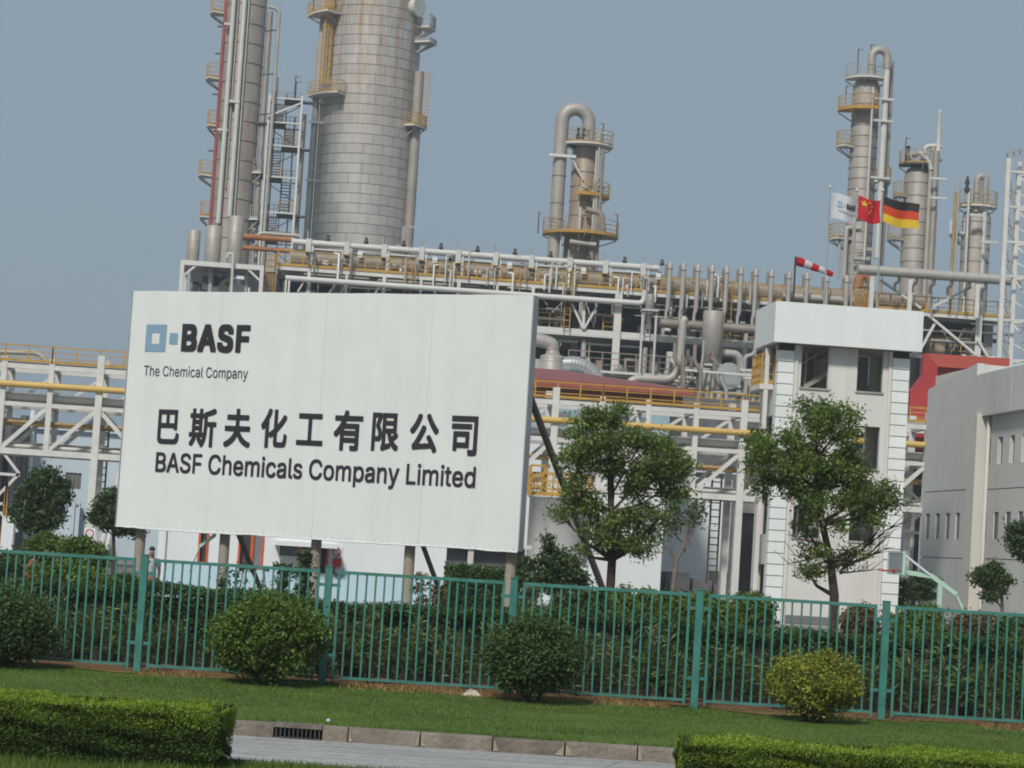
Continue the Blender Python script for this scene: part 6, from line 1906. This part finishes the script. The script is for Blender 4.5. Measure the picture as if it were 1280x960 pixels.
for k in range(4):
    q_ = P(710+k*3+random.uniform(-1, 1), 178, MY-.8); MB().lathe(q_.x, q_.y, [(.16, q_.z-.5), (.2, q_.z), (.08, q_.z+.3)], 8).build('nozzle', m_darksteel, mt)

# ---- right hand columns
def right_col(name, label, Y, px, py, wpx, top, mat, bandstep=1.5):
    x = P(px, py, Y).x; r = wpx*S(Y)/2; zt = P(px, top, Y).z
    t = thing(name, label, 'column', (x, Y, 0))
    MB().lathe(x, Y, [(r, 0), (r, zt-.7), (r*.86, zt-.2), (r*.5, zt+.1)], 32).build('shell', mat, t)
    z = P(px, 345, Y).z
    while z < zt-.8:
        MB().lathe(x, Y, [(r, z-.05), (r+.04, z-.03), (r+.04, z+.03), (r, z+.05)], 28).build('band', m_pipebrown, t); z += bandstep
    return t, x, r, zt
T1Y = 214.0
t1, x1_, r1_, z1t = right_col('loop_column', 'tallest right hand column with white downcomer pipe behind the flags', T1Y, 1077, 230, 34.5, 100, m_clad2, .98)
xa4, xb4 = P(1089, 90, T1Y-1.4).x, P(1108.5, 90, T1Y-1.4).x; zc4 = P(1100, 72, T1Y-1.4).z
pts = [Vector((xa4, T1Y-1.4, z1t-.2)), Vector((xa4, T1Y-1.4, zc4))]+arc(((xa4+xb4)/2, T1Y-1.4, zc4), (xb4-xa4)/2, math.pi, 0, (1, 0, 0), (0, 0, 1), 12)[1:]+[Vector((xb4, T1Y-1.4, P(1108, 90, T1Y).z))]
MB().tube(pts, 5.2*S(T1Y), 16).build('loop_pipe', m_clad3, t1)
MB().tube([(xb4, T1Y-1.4, P(1108, 90, T1Y).z), (xb4, T1Y-1.4, P(1093, 325, T1Y).z)], 4.2*S(T1Y), 14).build('downcomer', m_pipew, t1)
xx = P(1113, 90, T1Y).x
MB().tube([(xx, T1Y-.4, 0), (xx, T1Y-.4, P(1115, 78, T1Y).z)], .22, 10).build('riser_pipe', m_clad2, t1)
xx = P(1091, 120, T1Y-2.4).x
MB().tube([(xx, T1Y-2.4, P(1080, 330, T1Y).z), (xx, T1Y-2.4, P(1091, 115, T1Y).z)], .1, 8).build('riser_pipe', m_pipew, t1)
for py in (128, 155, 226): z = P(1095, py, T1Y).z; MB().box(xb4-1.4, xb4+.7, T1Y-1.9, T1Y-1.65, z-.1, z+.1).build('pipe_guide', m_pipew, t1)
stage(t1, x1_, T1Y, z1t+.1, r1_*.5, r1_+.8, ang(-200), ang(-20), m_steelgrey, 1.2, m_towerwhite, 8)
stage(t1, x1_, T1Y, P(1065, 138, T1Y).z, r1_, r1_+1.3, ang(165), ang(285), m_yellow, 1.2, m_yellow, 8)
stage(t1, x1_, T1Y, P(1053, 183, T1Y).z, r1_, r1_+1.3, ang(168), ang(215), m_ochre, 1.3, m_towerwhite, 5)
stage(t1, x1_, T1Y, P(1050, 299, T1Y).z, r1_, r1_+1.5, ang(168), ang(215), m_ochre, 1.3, m_towerwhite, 5)
stage(t1, x1_, T1Y, P(1106, 228, T1Y).z, r1_, r1_+1.4, ang(-40), ang(0), m_ochre, 1.2, m_towerwhite, 4)
for (a, b, h_, d) in ((1069, 94, 2.2, 1), (1085, 80, 1.6, 1)): q_ = P(a, b, T1Y); lamp(t1, q_.x, T1Y-.8, q_.z, h_, d)
q_ = P(1055, 136, T1Y); lamp(t1, q_.x, T1Y-.5, q_.z, 2, 1)
xx = P(1050, 300, T1Y-1).x
for k, (dx, r) in enumerate(((0, .14), (.5, .22), (1.1, .1))):
    MB().tube(rounded([(xx+dx, T1Y-1-k*.2, P(1050, 350, T1Y).z), (xx+dx, T1Y-1-k*.2, P(1050, 300-k*14, T1Y).z), (xx+dx+1.3, T1Y-1-k*.2, P(1050, 300-k*14, T1Y).z)], .3), r, 8).build('side_pipe', m_pipe if k else m_steelgrey, t1)
for py, wd in ((310, 26), (322, 22)): 
    q_ = P(1066, py, T1Y-2); MB().beam(q_, (q_.x+wd*S(T1Y), q_.y, q_.z), .28).build('side_pipe', m_pipe, t1)
sk = MB().tube(rounded([P(1072, 360, 205), P(1074, 346, 205), P(1085, 343, 205), P(1088, 352, 205)], .5), .45, 12); sk.build('rusty_elbow', m_rust, t1)

T2Y = 212.0
t2, x2_, r2_, z2t = right_col('clutter_column', 'squat grey column with crowded top platform and thin stack, right of the flags', T2Y, 1146.5, 240, 34, 210, m_clad2, 1.2)
stage(t2, x2_, T2Y, P(1150, 207, T2Y).z, r2_*.5, r2_+.6, ang(-210), ang(30), m_ochre, 1.2, m_darksteel, 10)
stage(t2, x2_, T2Y, P(1125, 245, T2Y).z, r2_, r2_+1.0, ang(160), ang(210), m_ochre, 1.2, m_steelgrey, 4)
stage(t2, x2_, T2Y, P(1120, 299, T2Y).z, r2_, r2_+1.3, ang(165), ang(205), m_ochre, 1.3, m_steelgrey, 4)
zz2 = P(1150, 207, T2Y).z
xx = P(1172, 200, T2Y-1).x
MB().lathe(xx, T2Y-1, [(.22, P(1165, 340, T2Y).z), (.22, P(1172, 185, T2Y).z), (.17, P(1173, 180, T2Y).z), (.15, P(1174, 145, T2Y).z), (.19, P(1174, 144, T2Y).z), (.12, P(1174, 140, T2Y).z)], 12).build('thin_stack', m_pinkwall, t2)
for k, (a, r, m_) in enumerate(((1162, .2, m_pipe), (1166, .12, m_ochre), (1168, .28, m_clad2))):
    q_ = P(a-5, 330, T2Y-1); xx2 = P(a, 240, T2Y-1.4).x
    MB().tube([(xx2, T2Y-1.4, 0), (xx2, T2Y-1.4, zz2+1.2*(k != 1))], r, 8).build('riser_pipe', m_, t2)
for k in range(11):
    a = random.uniform(1128, 1168); q_ = P(a, 200, T2Y-random.uniform(-1, 1.2)); h_ = random.uniform(.4, 1.7)
    if k % 3 == 0: MB().tube(rounded([(q_.x, q_.y, zz2), (q_.x, q_.y, zz2+h_), (q_.x+random.uniform(.4, 1.6), q_.y, zz2+h_)], .25), .15, 8).build('nozzle_pipe', m_pipe, t2)
    elif k % 3 == 1: MB().lathe(q_.x, q_.y, [(.15, zz2), (.3, zz2+h_*.3), (.12, zz2+h_*.7), (.2, zz2+h_)], 10).build('valve', m_darksteel, t2)
    else: MB().box(q_.x-.2, q_.x+.3, q_.y-.2, q_.y+.2, zz2, zz2+h_*.6).build('junction_box', m_steelgrey, t2)
MB().tube(rounded([P(1148, 190, T2Y-1.5), P(1160, 200, T2Y-1.5), P(1164, 212, T2Y-1.5)], .4), .22, 10).build('nozzle_pipe', m_pipew, t2)
MB().tube(rounded([P(1155, 196, T2Y-1), P(1157, 183, T2Y-1), P(1170, 182, T2Y-1)], .3), .2, 10).build('nozzle_pipe', m_pinkwall, t2)
lamp(t2, P(1128, 200, T2Y).x, T2Y-1, zz2, 2.2, 1)
for py in (228, 252): z = P(1160, py, T2Y).z; MB().box(P(1153, py, T2Y).x, P(1174, py, T2Y).x, T2Y-2.6, T2Y-2.4, z-.1, z+.1).build('pipe_guide', m_pipew, t2)

T3Y = 210.0
t3, x3_, r3_, z3t = right_col('loop_column', 'short domed column with small loop pipe beside the white lattice tower', T3Y, 1219.5, 300, 36.5, 263, m_clad2, 1.2)
xa5, xb5 = P(1220, 260, T3Y-1).x, P(1230.5, 260, T3Y-1).x; zc5 = P(1227, 228, T3Y).z
pts = [Vector((xa5, T3Y-1, z3t-.3)), Vector((xa5, T3Y-1, zc5))]+arc(((xa5+xb5)/2, T3Y-1, zc5), (xb5-xa5)/2, math.pi, 0, (1, 0, 0), (0, 0, 1), 10)[1:]+[Vector((xb5, T3Y-1, P(1230, 260, T3Y).z))]
MB().tube(pts, 4.6*S(T3Y), 14).build('loop_pipe', m_clad3, t3)
MB().tube([(xb5, T3Y-1, P(1230, 260, T3Y).z), (xb5, T3Y-1, P(1224, 350, T3Y).z)], 4.2*S(T3Y), 14).build('downcomer', m_pipew, t3)
stage(t3, x3_, T3Y, P(1215, 258, T3Y).z, r3_*.4, r3_+.5, ang(-200), ang(15), m_ochre, 1.3, m_towerwhite, 8)
stage(t3, x3_, T3Y, P(1190, 292, T3Y).z, r3_, r3_+1.1, ang(165), ang(205), m_whitewall, 1.3, m_steelgrey, 4)
for (a, t_, r, m_) in ((1209, 235, .12, m_pipew), (1196, 225, .1, m_pipe), (1192, 240, .14, m_ochre)):
    xx2 = P(a, 290, T3Y-2).x; MB().tube([(xx2, T3Y-2, 0), (xx2, T3Y-2, P(a, t_, T3Y-2).z)], r, 8).build('riser_pipe', m_, t3)
for py, a, b in ((273, 1203, 1217), (306, 1216, 1237)): z = P(a, py, T3Y).z; MB().box(P(a, py, T3Y).x, P(b, py, T3Y).x, T3Y-2.6, T3Y-2.35, z-.13, z+.13).build('pipe_guide', m_pipew, t3)
q_ = P(1209, 232, T3Y-2); MB().lathe(q_.x, q_.y, [(.08, q_.z-.7), (.3, q_.z-.4), (.1, q_.z), (.25, q_.z+.2), (.06, q_.z+.9)], 10).build('relief_valve', m_darksteel, t3)

# horizontal flare header at right
FYR = 193.5
fh = thing('flare_header', 'thick horizontal grey pipe on small supports crossing before the right hand columns', 'pipe', (xs(1160, 26, FYR), FYR, 0))
a, b = P(1072, 336.5, FYR), P(1275, 350, FYR); b.z = a.z
MB().tube([a, b], .42, 16).build('pipe', m_pipe, fh)
MB().lathe(0, 0, [(0.01, 0)], 3)
for p in (1124, 1146, 1168, 1190, 1212, 1232):
    x = xs(p, 26, FYR)
    MB().tube(rounded([(x, FYR, a.z-.4), (x-.05, FYR, a.z-.8), (x-.35, FYR, a.z-.95), (x-.35, FYR, a.z-1.6)], .2), .13, 8).build('drop_leg', m_plantmid, fh)
for p in (1090, 1138, 1222):
    x = xs(p, 26, FYR); MB().box(x-.18, x+.18, FYR-.1, FYR+.1, zDeck-.4, a.z-.4).build('support', m_steelwhite, fh)

# ---- white lattice tower at the right edge
VY = 178.0
lt_ = thing('lattice_tower', 'white steel lattice tower cut by the right edge of the photo', 'lattice tower', (P(1255, 450, VY).x, VY, 0))
xl0, xl1 = P(1250.5, 400, VY).x, P(1270.5, 400, VY).x
xm_ = xl1+2.4
zt_l = P(1262, 198, VY).z
legs = [(xl0, VY), (xl1+.0, VY+1.2), (xm_, VY), (xm_, VY+2.8)]
for x, y in legs: MB().box(x-.17, x+.17, y-.17, y+.17, 0, zt_l).build('leg', m_steelwhite, lt_)
zz = [P(1255, y, VY).z for y in (500, 450, 400, 345, 302, 258, 214)]
for i, z in enumerate(zz):
    for (a, b) in ((0, 1), (1, 2), (0, 2), (1, 3)):
        MB().beam((*legs[a], z), (*legs[b], z+.12), .15).build('girt', m_steelwhite, lt_)
    if i:
        for (a, b) in ((0, 1), (1, 2)):
            MB().beam((*legs[a], z), (*legs[b], zz[i-1]), .12).build('diagonal', m_steelwhite, lt_)
for dz in (0, .55):
    MB().beam((xl0-.2, VY-.1, zt_l+dz*.6), (xm_+.4, VY-.1, zt_l+1.2+dz), .12).build('head_rail', m_steelgrey, lt_)
for i in range(9):
    x = xl0-.1+(xm_-xl0+.3)*i/8; zq = zt_l+1.2*(x-xl0)/(xm_-xl0)
    MB().beam((x, VY-.1, zq), (x, VY-.1, zq+.5), .07).build('head_post', m_darksteel, lt_)
for i, z in enumerate(zz[:-1]):                  # lacing between the girts and a ladder run
    zm2 = (z+zz[i+1])/2
    for (a, b) in ((0, 1), (1, 2), (2, 3)): MB().beam((*legs[a], zm2), (*legs[b], zm2-.1), .08).build('girt', m_steelgrey, lt_)
    for (a, b) in ((1, 0), (2, 1), (2, 3)): MB().beam((*legs[a], z), (*legs[b], zm2), .09).build('diagonal', m_steelwhite, lt_)
for dx in (0, .45): MB().beam((xl1+.7+dx, VY+.6, 0), (xl1+.7+dx, VY+.6, zt_l), .06).build('ladder_rail', m_steelgrey, lt_)
rg = MB(); z = 6
while z < zt_l: rg.beam((xl1+.7, VY+.6, z), (xl1+1.15, VY+.6, z), .05); z += .4
rg.build('rungs', m_steelgrey, lt_, kind='stuff')

# ================================================================== FLAGS AND WINDSOCK
FPY = 99.0
def pole(label, ptx, pty, pbx):
    x = P((ptx+pbx)/2, (pty+385)/2, FPY).x; zt = P(ptx, pty, FPY).z
    t = thing('flagpole', label, 'flagpole', (x, FPY, 0), 'flagpoles behind the stair tower')
    MB().tube([(x, FPY, 0), (x, FPY, zt*.6), (x, FPY, zt)], [.065, .05, .03], 10).build('shaft', m_galv, t)
    MB().lathe(x, FPY, [(.03, zt), (.08, zt+.05), (.08, zt+.1), (.02, zt+.16)], 10).build('finial', m_pipew, t)
    return x, zt
def flag_pt(x, z0_, w_, h_, sag, ph):
    def f(u, v):                                 # u along the fly 0..1, v down 0..1
        return Vector((x+.06+w_*u*(1-.03*math.sin(3*v)), FPY-.05+.16*math.sin(u*7+ph+v*1.2)*u**.5, z0_-h_*v-sag*u+.06*math.sin(u*6+ph)))
    return f
def cloth(f, u0, u1, v0, v1, nu=16, nv=8, off=0):
    vs = [f(u0+(u1-u0)*i/nu, v0+(v1-v0)*j/nv)+Vector((0, -off, 0)) for j in range(nv+1) for i in range(nu+1)]
    fs = [(j*(nu+1)+i, j*(nu+1)+i+1, (j+1)*(nu+1)+i+1, (j+1)*(nu+1)+i) for j in range(nv) for i in range(nu)]
    return MB().add(vs, fs, True)
def cloth_mat(name, c):
    m, nt, b = new_mat(name)
    b.inputs['Base Color'].default_value = (*c, 1); b.inputs['Roughness'].default_value = .75
    t = N(nt, 'ShaderNodeBsdfTranslucent'); t.inputs[0].default_value = (*c, 1)
    k = ramp(nt, noise(nt, wpos(nt), 6, 3), [(.3, (.2,)*3), (.7, (.4,)*3)])
    ms = N(nt, 'ShaderNodeMixShader'); nt.links.new(k, ms.inputs[0])
    nt.links.new(b.outputs[0], ms.inputs[1]); nt.links.new(t.outputs[0], ms.inputs[2])
    nt.links.new(ms.outputs[0], nt.nodes['Material Output'].inputs['Surface'])
    return m
cw, cr, cy_, ck = cloth_mat('white_cloth', (.66, .66, .68)), cloth_mat('red_cloth', (.55, .012, .02)), cloth_mat('gold_cloth', (.75, .5, .03)), cloth_mat('black_cloth', (.02, .018, .018))
cr2 = cloth_mat('warm_red_cloth', (.62, .06, .012))
xp1, zp1 = pole('left flagpole flying a white company flag', 1038.5, 236, 1029)
xp2, zp2 = pole('middle flagpole flying the red flag with gold stars', 1073, 240, 1062)
xp3, zp3 = pole('right flagpole flying the black, red and gold flag', 1105, 240, 1094)
s_ = S(FPY)
def flag(label, x, top, left, wpx, hpx, sag, ph):
    z0_ = P(left, top, FPY).z
    t = thing('flag', label, 'flag', (x, FPY, z0_), 'flags behind the stair tower')
    return t, flag_pt(x, z0_, wpx*s_, hpx*s_, sag*s_, ph)
f1, g1 = flag('white company flag with small square emblem and dark lettering', xp1, 242, 1042, 36, 33, 3, .4)
cloth(g1, 0, 1, 0, 1).build('cloth', cw, f1)
def on_flag(g, name, text, u0, u1, v0, v1, mat, parent):
    v, f = glyphs(text, .03 if len(text) < 6 else 0)
    a, b, c, d = v[:, 0].min(), v[:, 0].max(), v[:, 1].min(), v[:, 1].max()
    MB().add([g(u0+(p[0]-a)/(b-a)*(u1-u0), v1-(p[1]-c)/(d-c)*(v1-v0))+Vector((0, -.035-p[2], 0)) for p in v], f).build(name, mat, parent)
on_flag(g1, 'letters', 'BASF', .55, .98, .30, .50, m_black, f1)
on_flag(g1, 'slogan', 'The Chemical Company', .28, .95, .62, .74, m_black, f1)
for (a, b, c, d) in ((.24, .28, .3, .52), (.36, .40, .3, .52), (.28, .36, .3, .36), (.28, .36, .46, .52)): cloth(g1, a, b, c, d, 2, 2, .04).build('emblem', m_bluegrey, f1)
cloth(g1, .45, .49, .38, .46, 2, 2, .04).build('emblem', m_bluegrey, f1)
f2, g2_ = flag('red flag with one large and four small gold stars', xp2, 246, 1075, 30, 30, 4, 1.5)
cloth(g2_, 0, 1, 0, 1).build('cloth', cr, f2)
def star(g, cu, cv, r, rot, parent):
    vs = [g(cu, cv)+Vector((0, -.05, 0))]
    for i in range(10):
        a = rot+math.pi*i/5; q_ = r if i % 2 == 0 else r*.4
        vs.append(g(cu+q_*math.sin(a)*1.05, cv-q_*math.cos(a))+Vector((0, -.05, 0)))
    MB().add(vs, [(0, i+1, (i+1) % 10+1) for i in range(10)]).build('star', cy_, parent)
star(g2_, .26, .28, .17, 0, f2)
for cu, cv, rot in ((.5, .14, .4), (.6, .27, -.2), (.6, .44, .2), (.5, .56, .6)): star(g2_, cu, cv, .065, rot, f2)
f3, g3_ = flag('black, red and gold banded flag streaming right', xp3, 246, 1107, 47, 33, 8, 2.6)
for k, m_ in enumerate((ck, cr2, cy_)): cloth(g3_, 0, 1, k/3, (k+1)/3, 18, 4).build('band', m_, f3)
# windsock
wy = 104.0
wx_ = P(993, 350, wy).x
ws = thing('windsock', 'red and white striped windsock on a thin dark pole left of the flags', 'windsock', (wx_, wy, 0))
wz = P(995, 324, wy).z
MB().tube([(wx_, wy, 0), (wx_, wy, wz+.1)], .045, 8).build('pole', m_darksteel, ws)
a, b = P(996, 326, wy), P(1041, 343, wy)
d = b-a; k = 5
for i in range(5):
    r0_, r1_2 = .19*(1-.5*i/5)+.01, .19*(1-.5*(i+1)/5)+.01
    mid = a+d*(i+.5)/5+Vector((0, 0, .02*(i % 2)))
    MB().tube([a+d*i/5, mid, a+d*(i+1)/5], [r0_, (r0_+r1_2)/2+.012, r1_2], 14, cap=False).build('stripe', cr if i % 2 == 0 else cw, ws)
MB().tube([a+Vector((.2*math.cos(t_)*-.35, .2*math.sin(t_), .2*math.cos(t_))) for t_ in [2*math.pi*i/14 for i in range(15)]], .015, 5).build('hoop', m_darksteel, ws)

# ================================================================== HAZE
hz = MB().box(-420, 420, -12, 420, -1.3, 112).mesh('haze', [])
m, nt, b = new_mat('haze_air')
nt.nodes.remove(b)
pv = N(nt, 'ShaderNodeVolumePrincipled')
pv.inputs['Color'].default_value = (.86, .90, .96, 1)
pv.inputs['Density'].default_value = .00056
pv.inputs['Anisotropy'].default_value = .2
nt.links.new(pv.outputs[0], nt.nodes['Material Output'].inputs['Volume'])
hz.materials.append(m)
link('haze', hz, None, (0, 0, 0), 'stuff')
